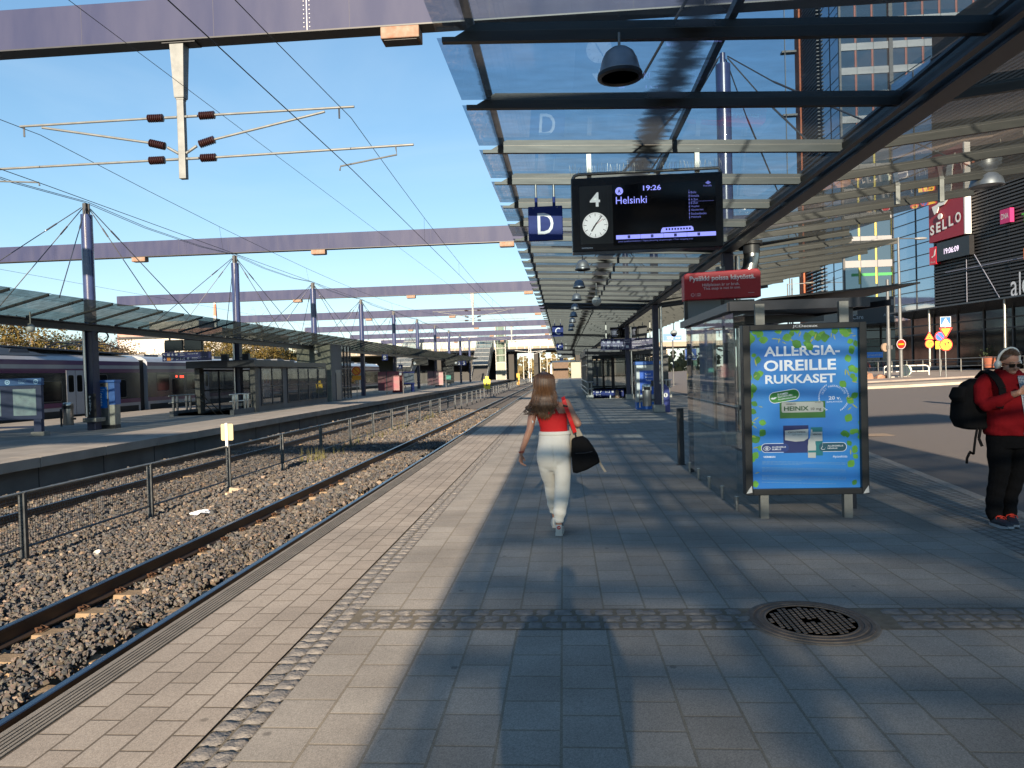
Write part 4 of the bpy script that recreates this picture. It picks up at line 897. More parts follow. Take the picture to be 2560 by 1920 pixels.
part('roundel', MB().disc((.09, -.1125, .66), .085), WLET, it); part('letter', MB().fit('i', (.07, -.114, .60), .035, .12, bold=.04), BLACK, it)
part('side_lettering', MB().fit('P A N T T I', (-.19, -.1125, .30), .62, .05, UP, (-1, 0, 0)), WLET, it)
cn = [(3.6, 15.5), (3.6, 27.45)]
gb = thing('junction_box', 'small grey junction box with cable on the first visible canopy column', 'junction box', (3.42, 15.37, 3.55))
part('case', MB().box(-.09, .09, -.06, .06, 0, .30), mat('box_grey', (.22, .23, .23), .5), gb, bevel=.01); part('cable', MB().tube([(-.05, 0, 0), (-.06, .0, -.5), (-.05, 0, -1.2)], .012, 6), BLACK, gb)
# curved steel exhaust pipe above the shelter
pp = thing('bent_steel_pipe', 'shiny bent steel pipe hanging behind the red stop sign', 'pipe', (4.15, 16.0, 3.42))
part('bend', MB().tube([(.10, 0, 1.05), (.10, 0, .72), (.06, 0, .45), (-.10, 0, .22), (-.32, 0, .10)], .17, 16), STAIN, pp, 60); part('flange', MB().cyl((.10, 0, .98), (.10, 0, 1.05), .24, n=20).cyl((.10, 0, .78), (.10, 0, 1.06), .18, n=16), DARK, pp, 40)
# ---- hanging direction board and screens
def pict(mb, x, z, h, k, y):
    """little direction pictograms drawn as flat marks"""
    if k == 'ul': mb.beam((x, y, z + h * .8), (x + h * .6, y, z + h * .15), .001, h * .12); mb.box(x, x + h * .4, y - .0005, y, z + h * .76, z + h * .88).box(x, x + h * .12, y - .0005, y, z + h * .45, z + h * .88)
    elif k == 'd': mb.box(x + h * .28, x + h * .4, y - .0005, y, z + h * .2, z + h * .95); mb.beam((x, y, z + h * .48), (x + h * .34, y, z + h * .1), .001, h * .12); mb.beam((x + h * .68, y, z + h * .48), (x + h * .34, y, z + h * .1), .001, h * .12)
    elif k == 'l': mb.box(x + .05 * h, x + h * .75, y - .0005, y, z + h * .45, z + h * .56); mb.beam((x, y, z + h * .5), (x + h * .3, y, z + h * .82), .001, h * .11); mb.beam((x, y, z + h * .5), (x + h * .3, y, z + h * .18), .001, h * .11)
    elif k == 'bus': mb.rrect(h * .7, h * .6, h * .1, (x + h * .4, y, z + h * .5)); 
    elif k == 'people': 
        for q_ in (.15, .45, .75): mb.box(x + q_ * h - h * .07, x + q_ * h + h * .07, y - .0005, y, z + h * .1, z + h * .62).disc((x + q_ * h, y, z + h * .78), h * .1, n=10)
    elif k == 'wc': mb.disc((x + h * .4, y, z + h * .35), h * .26, r_in=h * .18, n=14).box(x + h * .32, x + h * .42, y - .0005, y, z + h * .4, z + h * .8).disc((x + h * .37, y, z + h * .88), h * .08, n=8)
wf = thing('direction_board', 'long navy direction board with arrows and platforms 1-3 above the stairs', 'sign', (2.11, 39.0, 2.77))
part('panel', MB().box(0, 3.0, -.06, .06, 0, .62), mat('board_navy', (.013, .018, .10), .35, 0, .2, 1.5), wf, bevel=.01)
part('divider', MB().box(0, 3.0, -.064, -.060, .305, .315), BLACK, wf)
q = MB()
for k, x_ in (('ul', .08), ('people', .34), ('wc', .62), ('bus', .88)): pict(q, x_, .36, .22, k, -.065)
pict(q, .08, .04, .24, 'd', -.065); pict(q, 1.36, .05, .22, 'bus', -.065)
q.fit('P', (.36, -.065, .06), .12, .2, bold=.02).fit('1-3', (.94, -.065, .06), .32, .18)
for s_, x_, z_, w_ in (('Radat', .68, .19, .18), ('Spår', .68, .12, .15), ('Tracks', .68, .05, .17), ('Keskus', 1.25, .50, .36), ('Centrum', 1.25, .38, .36), ('Galleria 41-48', 1.72, .44, .9), ('Leppävaara', 1.72, .35, .5), ('Länsimetro', 1.72, .19, .5), ('Tapiola', 1.72, .05, .5), ('Pasila 31', 2.40, .19, .5), ('Perkkaa', 2.40, .05, .42)): q.fit(s_, (x_, -.065, z_), w_, .07)
part('lettering', q, mat('board_lettering', (.55, .57, .62), .6), wf)
for x_ in (.3, 2.7): part('hanger', MB().box(x_ - .03, x_ + .03, -.03, .03, .62, 1.55), STEEL, wf)
for i, (x0, x1, z0, z1) in enumerate(((2.77, 3.77, 3.50, 4.14), (3.92, 4.40, 3.50, 4.14), (4.41, 4.90, 3.44, 4.18))):
    t = thing('hanging_screen', f'dark hanging timetable screen above the stairs, {["wide left one", "narrow middle one", "right one seen edge on"][i]}', 'screen', ((x0 + x1) / 2, 41.1, z0), 0, 'hanging screens above the stairs'); w_ = (x1 - x0) / 2
    part('case', MB().box(-w_, w_, -.08, .08 if i < 2 else .3, 0, z1 - z0), BLACK if i < 2 else DARK, t, bevel=.015)
    if i < 2:
        part('screen', MB().box(-w_ + .04, w_ - .04, -.084, -.081, .04, z1 - z0 - .04), SCRN, t)
        q = MB(); rr = random.Random(i)
        for k in range(9): q.box(-w_ + .10, -w_ + .14, -.086, -.0845, z1 - z0 - .13 - k * .052, z1 - z0 - .105 - k * .052).box(-w_ + .18, -w_ + .18 + (.15 + .25 * rr.random()) * w_ * 1.6, -.086, -.0845, z1 - z0 - .13 - k * .052, z1 - z0 - .108 - k * .052)
        q.box(w_ - .26, w_ - .10, -.086, -.0845, z1 - z0 - .10, z1 - z0 - .07); part('departure_rows', q, mat('dim_pixels', (.18, .20, .28), .5, emit=.06), t)
    part('hanger', MB().box(-.02, .02, -.02, .02, z1 - z0, z1 - z0 + .2), STEEL, t)
# ---- stair enclosure
GRN = mat('dark_granite', (.10, .095, .085), .55, 0, .7, 16, 0.05, 60, col2=(.03, .03, .03))
EGL = glass('enclosure_glass', (.42, .46, .46), .22, 2.0, (.22, .21, .19))
se = thing('stair_enclosure', 'granite and glass stair enclosure with flat dark roof on the near platform', 'stair enclosure', (0, 41.3, 0))
part('roof', MB().box(1.30, 6.0, -.1, 13.2, 2.52, 2.95), mat('enclosure_fascia', (.016, .018, .026), .4, 0, .3, 1.5), se, bevel=.02)
for x_ in (1.40, 5.80): part('pillar', MB().box(x_, x_ + .30, 0, .45, 0, 2.52), GRN, se)
for k in range(5):
    part('side_mullion', MB().box(1.40, 1.46, 2.6 * k + .45, 2.6 * k + .53, 0, 2.52), STEEL, se); part('side_mullion', MB().box(6.04, 6.10, 2.6 * k + .45, 2.6 * k + .53, 0, 2.52), STEEL, se)
    part('side_pane', MB().quad((1.43, 2.6 * k + .53, .3), (1.43, 2.6 * k + 3.05, .3), (1.43, 2.6 * k + 3.05, 2.5), (1.43, 2.6 * k + .53, 2.5)), EGL, se)
    part('side_pane', MB().quad((6.07, 2.6 * k + .53, .3), (6.07, 2.6 * k + 3.05, .3), (6.07, 2.6 * k + 3.05, 2.5), (6.07, 2.6 * k + .53, 2.5)), EGL, se)
part('side_rail', MB().tube([(1.38, .3, 1.0), (1.38, 13, 1.0)], .03, 8).tube([(1.36, .3, .62), (1.36, 13, .62)], .025, 8).tube([(1.38, .3, .32), (1.38, 13, .32)], .03, 8).tube([(1.38, .3, 2.0), (1.38, 13, 2.0)], .025, 8), STAIN, se, 60)
part('rear_wall', MB().quad((1.7, 12.7, -.9), (5.8, 12.7, -.9), (5.8, 12.7, 2.52), (1.7, 12.7, 2.52)), EGL, se)
part('rear_mullion', MB().box(3.02, 3.12, 12.6, 12.69, -.9, 2.52).box(1.7, 5.8, 12.6, 12.69, 1.15, 1.22).box(1.7, 5.8, 12.6, 12.69, 2.2, 2.26).box(1.7, 5.8, 12.6, 12.69, .35, .45), SOFF, se)
part('pit_wall', MB().box(1.68, 1.72, .0, 12.7, -3.6, .10).box(5.8, 5.84, .0, 12.7, -3.6, .10).box(1.72, 5.8, 12.7, 12.8, -3.6, .3), mat('pit_concrete', (.09, .09, .09), .9, 0, .3, 1), se)
st = MB()
for k in range(20): st.box(1.73, 5.79, .02 + .33 * k, .02 + .33 * (k + 1), -.17 * (k + 1) - .2, -.17 * k - .01)
part('steps', st, mat('step_granite', (.14, .135, .13), .8, 0, .3, 8), se)
part('step_edge', MB().box(1.73, 5.79, -.06, .03, -.005, .008), mat('step_edge_steel', (.5, .48, .42), .4, .8), se)
for x_ in (1.45, 5.95):
    part('handrail', MB().tube([(x_ - .16, -.25, 1.0), (x_ + .28, -.25, 1.0)], .035, 8).tube([(x_ - .16, -.25, .60), (x_ + .28, -.25, .60)], .035, 8), STAIN, se, 60)
    part('handrail_post', MB().cyl((x_ - .03, -.25, 0), (x_ - .03, -.25, 1.0), .05, n=8).cyl((x_ + .17, -.25, 0), (x_ + .17, -.25, 1.0), .05, n=8).box(x_ - .15, x_ + .26, -.42, -.10, 0, .22), STEEL, se, 60)
part('stair_rail', MB().tube([(4.1, .1, .95), (4.1, 6, -2.0)], .03, 8).tube([(4.1, .1, .95), (4.1, .1, 0)], .03, 8), BLACK, se, 60)
sw = thing('stair_sign', 'blue direction sign with arrows down inside the stairwell', 'sign', (1.80, 47.2, -.15))
part('panel', MB().box(0, 2.2, -.04, .04, 0, .52), NAVY, sw, bevel=.01)
q = MB(); pict(q, .08, .27, .22, 'l', -.045); pict(q, .34, .27, .22, 'people', -.045); pict(q, 1.38, .27, .2, 'bus', -.045)
q.fit('P', (.62, -.045, .29), .12, .18, bold=.02).fit('1-3', (1.0, -.045, .29), .28, .16).fit('P 75', (.36, -.045, .06), .3, .14).fit('20-24', (1.75, -.045, .34), .36, .08); pict(q, .08, .04, .2, 'd', -.045)
part('lettering', q, WLET, sw)
bt = thing('drink_bottle', 'small clear bottle beside the person on the steps', 'bottle', (2.72, 41.42, .0)); part('bottle_body', MB().lathe([(.036, 0), (.04, .02), (.04, .15), (.018, .2), (.015, .24)], 12), mat('bottle_clear', (.5, .52, .5), .2), bt, 40); part('cap', MB().lathe([(.018, .24), (.018, .26), (.0001, .262)], 10), WHITE, bt)
ed = thing('platform_end_display', 'small dark departure board hanging far down the near platform', 'display', (.35, 72, 3.0)); part('case', MB().box(-.9, .9, -.1, .1, 0, .85), BLACK, ed, bevel=.02); part('clock', MB().disc((-.65, -.103, .3), .16, n=16), WLET, ed); part('hanger', MB().box(-.03, .03, -.03, .03, .85, 1.6), STEEL, ed)
# ================================================================ ISLAND PLATFORM
ISLS = mat('island_paving', (.27, .245, .22), .9, 0, .3, 1.2, .2, 60)
def isl(y0, y1, x0, x1): return (x0, x1, y0, y1)
ib = MB()
for x0, x1, y0, y1 in ((-25.6, -12.72, -25, 33.2), (-25.6, -19.0, 33.2, 46), (-16.1, -12.72, 33.2, 46), (-25.6, -12.72, 46, 162)): ib.box(x0, x1, y0, y1, -1.0, -.22)
struct('island_platform', ib, mat('platform_wall', (.15, .14, .13), .9, 0, .35, 1.0, .2, 40))
it_ = MB()
for x0, x1, y0, y1 in ((-25.65, -13.3, -25, 33.2), (-25.65, -19.0, 33.2, 46), (-16.1, -13.3, 33.2, 46), (-25.65, -13.3, 46, 162)): it_.box(x0, x1, y0, y1, -.22, .0)
struct('island_paving', it_, ISLS)
es = MB(); y = -25
while y < 162: es.box(-13.3, -12.48, y, y + 2.38, -.24, .006); y += 2.4
struct('island_platform_edge', es, mat('edge_slab', (.30, .265, .23), .9, 0, .3, 1.5, .2, 60), bevel=.01)
jj = MB(); y = -20
while y < 100: jj.box(-12.722, -12.705, y, y + .015, -1, -.22); y += 2.4
struct('wall_joints', jj, DARK)
# ---- stair enclosure of the island
QZ = mat('rough_granite_tile', (.20, .195, .15), .8, 0, .6, 3.5, .3, 14, col2=(.11, .115, .10))
GRT = mat('grey_wall_tile', (.10, .105, .115), .6, 0, .3, 1.2)
IGL = glass('screen_glass', (.45, .48, .50), .25, 1.5, (.16, .16, .16))
se = thing('island_stair_enclosure', 'dark roofed granite and glass stair entrance on the far platform', 'stair enclosure', (-17.55, 33.0, 0))
part('roof', MB().box(-1.75, 1.85, 1.6, 7.0, 2.35, 2.72), MATS['enclosure_fascia'], se, bevel=.02)
part('rear_roof', MB().box(-1.7, 1.6, 7.0, 13.2, 2.38, 2.66), MATS['enclosure_fascia'], se)
for x_ in (-1.55, 1.42): part('pillar', MB().box(x_ - .02, x_ + .24, 2.1, 2.5, 0, 2.36), GRN, se)
part('pillar', MB().box(-.13, .12, 6.2, 6.45, -1, 2.36), SOFF, se)
part('side_wall', MB().box(1.46, 1.62, 2.5, 13.2, -.9, .34).box(1.46, 1.62, 2.5, 2.9, .34, 2.3).box(1.46, 1.62, 5.75, 6.4, .34, 2.3), GRT, se)
part('left_wall', MB().box(-1.57, -1.45, .2, 13.2, -3, .12), GRT, se); part('right_wall', MB().box(1.45, 1.46, .2, 13.2, -3, .12), MATS['pit_concrete'], se)
part('rear_wall', MB().box(-1.5, 1.5, 12.9, 13.0, -3.4, .6), MATS['pit_concrete'], se)
FRM = mat('screen_frame', (.02, .022, .03), .45)
def screen(y0, y1, n, x=1.63):
    s_ = part('side_screen', MB().quad((x, y0, .34), (x, y1, .34), (x, y1, 2.28), (x, y0, 2.28)), IGL, se)
    fr = MB(); w = (y1 - y0) / n
    for i in range(n + 1): fr.box(x - .03, x + .03, y0 + w * i - .035, y0 + w * i + .035, .3, 2.32)
    for z_ in (.32, 1.32, 2.29): fr.box(x - .025, x + .025, y0, y1, z_ - .03, z_ + .03)
    part('frame', fr, FRM, s_)
screen(2.9, 5.7, 2); screen(6.45, 13.1, 4)
for i, y_ in enumerate((4.5, 8.5)):
    s_ = part('inner_screen', MB().quad((-1.50, y_ - 1.7, .1), (-1.50, y_ + 1.7, .1), (-1.50, y_ + 1.7, 2.3), (-1.50, y_ - 1.7, 2.3)), IGL, se)
    part('frame', MB().box(-1.52, -1.46, y_ - .05, y_ + .05, 0, 2.3).box(-1.52, -1.46, y_ - 1.75, y_ - 1.65, 0, 2.3).box(-1.52, -1.46, y_ - 1.7, y_ + 1.7, 1.15, 1.22).box(-1.52, -1.46, y_ - 1.7, y_ + 1.7, 2.2, 2.3), FRM, s_)
st = MB()
for k in range(18): st.box(-1.45, 1.45, .3 + .33 * k, .3 + .33 * (k + 1), -.17 * (k + 1) - .2, -.17 * k - .01)
part('steps', st, MATS['step_granite'], se)
for x_ in (-1.55, 1.5):
    cu = part('curb', MB().box(x_ - .10, x_ + .10, -.2, 2.2, 0, .26), GRT, se)
    for y_ in (0, .35, 1.2, 1.55): part('rail_post', MB().loft([[(x_ - a, y_ - a, z_), (x_ + a, y_ - a, z_), (x_ + a, y_ + a, z_), (x_ - a, y_ + a, z_)] for a, z_ in ((.035, .2), (.05, .75), (.04, .98))]), STAIN, se)
    part('handrail', MB().tube([(x_, -.4, 1.0), (x_, 2.1, 1.0)], .03, 8).tube([(x_, -.4, .66), (x_, 2.1, .66)], .03, 8), STAIN, se, 60)
part('stair_rail', MB().tube([(-1.3, 2.2, 1.0), (-1.3, 6.5, -1.2)], .028, 8).tube([(-1.3, 2.2, .66), (-1.3, 6.5, -1.6)], .028, 8), STAIN, se, 60)
tw = thing('lift_tower', 'granite clad lift tower with glass side on the far platform', 'lift tower', (-17.3, 47.6, 0))
part('front_wall', MB().box(-1.2, 1.2, 0, .2, 0, 3.98), QZ, tw); part('side_wall', MB().box(1.0, 1.2, .2, 2.4, 0, 3.98).box(-1.2, -1, .2, 4.7, 0, 3.98), GRT, tw)
part('cap', MB().box(-1.25, 1.25, -.05, 4.75, 3.98, 4.03), SOFF, tw)
j = MB()
for z_ in (.9, 1.8, 2.7, 3.5): j.box(-1.2, 1.203, -.003, 0, z_, z_ + .012).box(1.2, 1.203, 0, 2.4, z_, z_ + .012)
j.box(-.42, -.41, -.003, 0, 0, 3.98).box(.40, .41, -.003, 0, 0, 3.98); part('tile_joints', j, DARK, tw)
part('vent', MB().box(-.95, -.65, -.03, 0, 2.25, 2.5).box(.55, .85, -.03, 0, 2.25, 2.5), DARK, tw)
part('glass_side', MB().quad((1.15, 2.4, .2), (1.15, 4.7, .2), (1.15, 4.7, 3.95), (1.15, 2.4, 3.95)), IGL, tw)
fr = MB()
for y_ in (2.4, 3.1, 3.9, 4.65): fr.box(1.1, 1.2, y_ - .03, y_ + .03, .1, 3.97)
for z_ in (.2, .9, 2.3): fr.box(1.1, 1.22, 2.4, 4.7, z_ - .03, z_ + .03)
part('mullions', fr, DARK, tw); part('door', MB().box(1.2, 1.24, 1.0, 2.0, .05, 2.2), mat('lift_door', (.10, .12, .15), .35, .6), tw)
# ---- signs over the island stairs
t = thing('direction_board', 'navy direction board with arrows over the far platform stairs', 'sign', (-19.55, 33.0, 2.70))
part('panel', MB().box(0, 2.46, -.05, .05, 0, .44), MATS['board_navy'], t); part('orange_field', MB().box(.23, .42, -.053, -.05, .03, .2), mat('orange_field', (.55, .20, .03), .5), t)
q = MB(); pict(q, .06, .25, .15, 'ul', -.054); pict(q, .25, .25, .15, 'people', -.054); pict(q, .46, .25, .15, 'wc', -.054); pict(q, .66, .25, .15, 'bus', -.054); pict(q, .06, .04, .15, 'd', -.054); pict(q, 1.25, .04, .15, 'bus', -.054)
q.fit('P', (.47, -.054, .05), .09, .12, bold=.02).fit('1,4', (.92, -.054, .05), .22, .12)
for a_, x_, z_, w_ in (('Radat', .70, .12, .16), ('Spår', .70, .05, .12), ('Keskus', .90, .34, .22), ('Centrum', .90, .26, .24), ('Galleria 41-48', 1.3, .32, .5), ('Länsimetro', 1.5, .12, .3), ('Perkkaa', 1.5, .05, .25), ('11-16, 21-25', 1.82, .15, .42)): q.fit(a_, (x_, -.054, z_), w_, .045)
part('lettering', q, MATS['board_lettering'], t); part('hanger', MB().box(.38, .42, -.02, .02, .44, 1.2).box(2.04, 2.08, -.02, .02, .44, 1.2), STEEL, t)
for i, x_ in enumerate((-18.95, -17.97)):
    t = thing('hanging_screen', f'black hanging screen over the far platform stairs, {["left" if i == 0 else "right"][0]} one of the pair', 'screen', (x_, 33.0, 3.2), 0, 'pair of hanging screens over the far stairs')
    part('case', MB().box(-.46, .46, -.06, .06, 0, .54), BLACK, t, bevel=.012); part('screen', MB().box(-.42, .42, -.064, -.061, .04, .5), SCRN, t)
def isign(ch, x, y, z, w, lab, n='sector_sign'):
    t = thing(n, lab, 'sign', (x, y, z), 0, 'hanging signs of the far platform'); part('panel', MB().box(-w / 2, w / 2, -.02, .02, 0, w), NAVY, t); part('letter', MB().fit(ch, (-w * .24, -.024, w * .18), w * .48, w * .62, bold=.01), WLET, t)
    part('hanger', MB().cyl((0, 0, w), (0, 0, w + .5), .02, n=6), STEEL, t)
isign('C', -19.55, 33.6, 3.17, .5, 'navy sign with letter C half hidden behind black screens, far platform')
isign('B', -16.6, 64.5, 3.12, .55, 'navy sign with letter B hanging over the far platform'); isign('A', -17.6, 75, 2.4, .45, 'small blue sign with letter A beyond the far platform stairs')
isign('2', -16.7, 112, 3.0, .7, 'small far navy sign with number 2, left of the number 3'); isign('3', -16.2, 114, 3.0, .75, 'small far navy sign with number 3, right of the number 2')
for i, (y_, x_, w_, h_, z_) in enumerate(((80, -16.5, 1.9, .8, 2.75), (102, -16.5, 2.2, 1.0, 2.9))):
    t = thing('platform_display', f'black departure display with a clock hanging over the far platform, {"nearer and lower" if i == 0 else "farther and higher"} one', 'display', (x_, y_, z_)); part('case', MB().box(-w_ / 2, w_ / 2, -.1, .1, 0, h_), BLACK, t, bevel=.02)
    part('clock', MB().disc(((-.32 if i == 0 else .38) * w_, -.105, h_ * .35), .17, n=18), WLET, t); part('hanger', MB().box(-.03, .03, -.03, .03, h_, h_ + .5), STEEL, t)
globe(-17.0, 21.3, 3.55, 'white globe loudspeaker under the far canopy, nearest the left edge'); globe(-16.9, 47.0, 3.45, 'white globe loudspeaker in front of the granite lift tower')
# ---- info board, ticket totem, bin, column lettering
ib = thing('map_board', 'wide blue map and timetable board at the left edge', 'information board', (-17.75, 22.55, 0), R(8))
part('panel', MB().box(-3.6, .08, -.07, .07, .56, 1.72), mat('board_blue', (.006, .018, .07), .5, 0, .2, 2), ib, bevel=.012)
part('header', MB().box(-3.62, .10, -.08, .08, 1.72, 1.96), mat('board_header', (.018, .08, .22), .5), ib, bevel=.012)
q = MB()
for x_ in (-.08, -1.0, -2.1): q.disc((x_, -.083, 1.84), .085, r_in=.05, n=16).disc((x_, -.083, 1.84), .03, n=10).fit('Info', (x_ - .55, -.083, 1.86), .25, .05).fit('HSL', (x_ - .55, -.083, 1.78), .2, .05)
part('lettering', q, mat('pale_blue_letter', (.30, .48, .65), .5), ib)
for i, x_ in enumerate((-.84, -1.98, -3.12)):
    p_ = part('map_sheet', MB().box(x_, x_ + .74, -.076, -.071, .70, 1.60), mat('map_paper', (.16, .20, .225), .5, 0, .5, 5, col2=(.22, .30, .30)), ib)
    q = MB(); rr = random.Random(i)
    for k in range(14): a_ = (x_ + .05 + rr.random() * .6, -.078, .75 + rr.random() * .8); q.beam(a_, (a_[0] + rr.uniform(-.25, .25), -.078, a_[2] + rr.uniform(-.2, .2)), .001, .006)
    part('map_lines', q, mat('map_line', (.12, .16, .17), .6), p_)
    if i == 1: part('map_patch', MB().box(x_ + .06, x_ + .2, -.079, -.078, .98, 1.1), mat('map_red', (.35, .07, .04), .6), p_)
for x_ in (-.06, -3.4):
    part('leg', MB().box(x_ - .13, x_ + .11, -.09, .09, .10, .56), MATS['board_blue'], ib); part('foot', MB().box(x_ - .2, x_ + .24, -.16, .16, 0, .14), CONC, ib)
part('lower_rail', MB().box(-3.4, -.1, -.04, .04, .28, .34), MATS['board_blue'], ib)
tk = thing('ticket_totem', 'steel ticket totem with a blue screen on the far platform', 'ticket machine', (-17.35, 25.45, 0), R(10))
part('body', MB().box(-.40, .16, -.25, .25, .14, 1.74), mat('totem_steel', (.30, .29, .27), .35, .8, .2, 3), tk, bevel=.015); part('side', MB().box(.16, .38, -.22, .25, .90, 1.74), TKB, tk); part('lower_side', MB().box(.16, .36, -.22, .25, .14, .9), STEEL, tk)
part('top', MB().box(-.43, .41, -.28, .28, 1.74, 1.84), TKB, tk, bevel=.02); part('plinth', MB().box(-.38, .36, -.22, .24, 0, .14), BLACK, tk)
part('screen', MB().box(-.33, .12, -.256, -.251, .78, 1.58), mat('totem_screen', (.01, .14, .48), .25, 0, .25, 1.5), tk); part('slot', MB().box(-.25, 0, -.258, -.251, 1.64, 1.68), BLACK, tk)
q = MB()
for i, r_ in enumerate((.045, .04, .03, .04, .035)): q.disc((-.10, -.259, 1.30 - i * .10), r_, n=12, r_in=r_ * .5 if i % 2 == 0 else 0)
q.fit('Liput', (-.24, -.259, 1.46), .28, .05).fit('Biljetter', (-.22, -.259, 1.40), .22, .03); part('icons', q, mat('icon_pale', (.45, .6, .7), .5), tk)
bin_(-17.78, 23.9, 'steel litter bin hung on the nearest far platform column', .95)
tp = thing('column_lettering_plate', 'black plate with white vertical letters PANTTI on the far column', 'sign', (-17.30, 24.52, .55)); part('plate', MB().box(-.19, .16, -.02, .0, -.05, .80), BLACK, tp)
q = MB()
for i, ch in enumerate('PANTTI'): q.fit(ch, (-.10, -.022, .63 - i * .118), .075 if ch != 'I' else .02, .09, bold=.02)
part('lettering', q, WLET, tp)
cc = solo('cable_coil', MB().tube([(.24 * math.cos(R(a)) * (1 + .05 * math.sin(a)), .02 * math.sin(a * .3), .2 * math.sin(R(a))) for a in range(0, 1080, 24)], .022, 6), BLACK, 'black coil of cable hung on the far platform column under the canopy', 'cable', None, (-16.75, 24.4, 3.42), smooth=60)
# ---- smaller furniture further along
orange = mat('sign_orange', (.75, .30, .02), .5); RED = mat('machine_red', (.22, .010, .010), .5, 0, .3, 3)
t = thing('works_sign', 'orange round roadworks sign on a column of the far platform', 'sign', (-16.6, 55.3, 0)); part('disc', MB().cyl((0, -.02, 2.15), (0, .0, 2.15), .36, n=24), orange, t); part('ring', MB().disc((0, -.023, 2.15), .34, r_in=.27), mat('sign_red', (.55, .02, .02), .5), t); part('plate', MB().box(-.32, .36, -.02, 0, 1.42, 1.76), orange, t); part('bar', MB().beam((-.18, -.025, 2.33), (.18, -.025, 1.97), .001, .06), MATS['sign_red'], t); part('pole', MB().cyl((0, .03, 0), (0, .03, 2.4), .035, n=8), STEEL, t)
def shelter2(y, lab, m):
    t = thing('poster_shelter', lab, 'shelter', (-16.9, y, 0), 0, 'glass shelters with pink posters'); 
    part('frame', MB().box(-2.6, -2.5, 0, .06, 0, 2.2).box(2.5, 2.56, 0, .06, 0, 2.2).box(-2.6, 2.56, 0, .06, 2.14, 2.2), FRM, t); part('glass', MB().quad((-2.5, .03, .2), (.3, .03, .2), (.3, .03, 2.1), (-2.5, .03, 2.1)), SGL, t)
    part('poster', MB().box(.25, 2.2, -.03, .05, .35, 2.05), m, t); part('post', MB().box(1.0, 1.08, -.05, -.03, 0, 2.1), FRM, t)
pm_ = mat('pink_poster', (.17, .015, .04), .5, 0, .9, 1.6, col2=(.14, .07, .07)); shelter2(62, 'glass shelter with a deep pink poster, just left of the red machine', pm_)
shelter2(85, 'far glass shelter with a pink and grey poster, right of the navy board', mat('pink_poster_pale', (.18, .05, .075), .5, 0, .8, 1.6, col2=(.15, .12, .12)))
t = thing('vending_machine', 'red vending machine on the far platform', 'vending machine', (-16.0, 66.5, 0)); part('body', MB().box(-.48, .48, 0, .8, .05, 1.95), RED, t, bevel=.03); part('window', MB().box(-.2, .1, -.012, 0, .2, 1.6), BLACK, t); part('header', MB().box(-.46, .46, -.012, 0, 1.7, 1.93), WHITE, t)
q = MB()
for i in range(5): q.disc((-.05, -.014, 1.45 - i * .22), .07, n=10)
part('drinks', q, mat('can_red', (.5, .1, .06), .4), t)
t = thing('navy_notice_board', 'navy framed notice board on two legs right of the red vending machine', 'notice board', (-16.4, 71, 0)); part('frame', MB().box(-1.3, -.9, -.06, .06, .15, 2.05).box(-.9, 1.15, -.06, .06, 1.9, 2.05).box(-.9, 1.15, -.06, .06, .75, .9), NAVY, t); part('leg', MB().box(.75, 1.1, -.05, .05, 0, .75), NAVY, t); part('sheets', MB().box(-.88, 1.12, -.03, -.01, .9, 1.9), mat('notice_grey', (.14, .17, .22), .5, 0, .6, 4), t)
t = thing('kiosk_totem', 'black advert totem with a small green screen on the far platform', 'totem', (-16.0, 97, 0)); part('body', MB().box(-.75, .75, -.2, .2, .4, 2.7), BLACK, t, bevel=.03); part('screen', MB().box(-.35, .35, -.21, -.2, .9, 1.5), mat('screen_green', (.12, .42, .30), .4, emit=.15), t); part('foot', MB().lathe([(.28, 0), (.2, .15), (.12, .4)], 10), STEEL, t)
t = thing('luggage_cart', 'small red cart beside the black advert totem', 'cart', (-17.1, 96, 0)); part('body', MB().box(-.35, .3, -.3, .3, .3, 1.15).box(-.2, .1, -.3, .3, 1.15, 1.4), RED, t, bevel=.06); part('wheel', MB().cyl((-.38, 0, .16), (.36, 0, .16), .16, n=12), BLACK, t)
for i, (x_, z_) in enumerate(((-18.1, 2.75), (-16.75, 2.75))): 
    t = thing('column_speaker', f'small black box speaker on the {"left" if i == 0 else "right"} of the second far platform column', 'speaker', (-17.42 + (-.62 if i == 0 else .55), 36.3, 2.72)); part('case', MB().box(-.18, .18, -.12, .12, 0, .38), BLACK, t, bevel=.02); part('arm', MB().box(-.02, .35, -.02, .02, .15, .2) if i == 0 else MB().box(-.35, .02, -.02, .02, .15, .2), DARK, t)
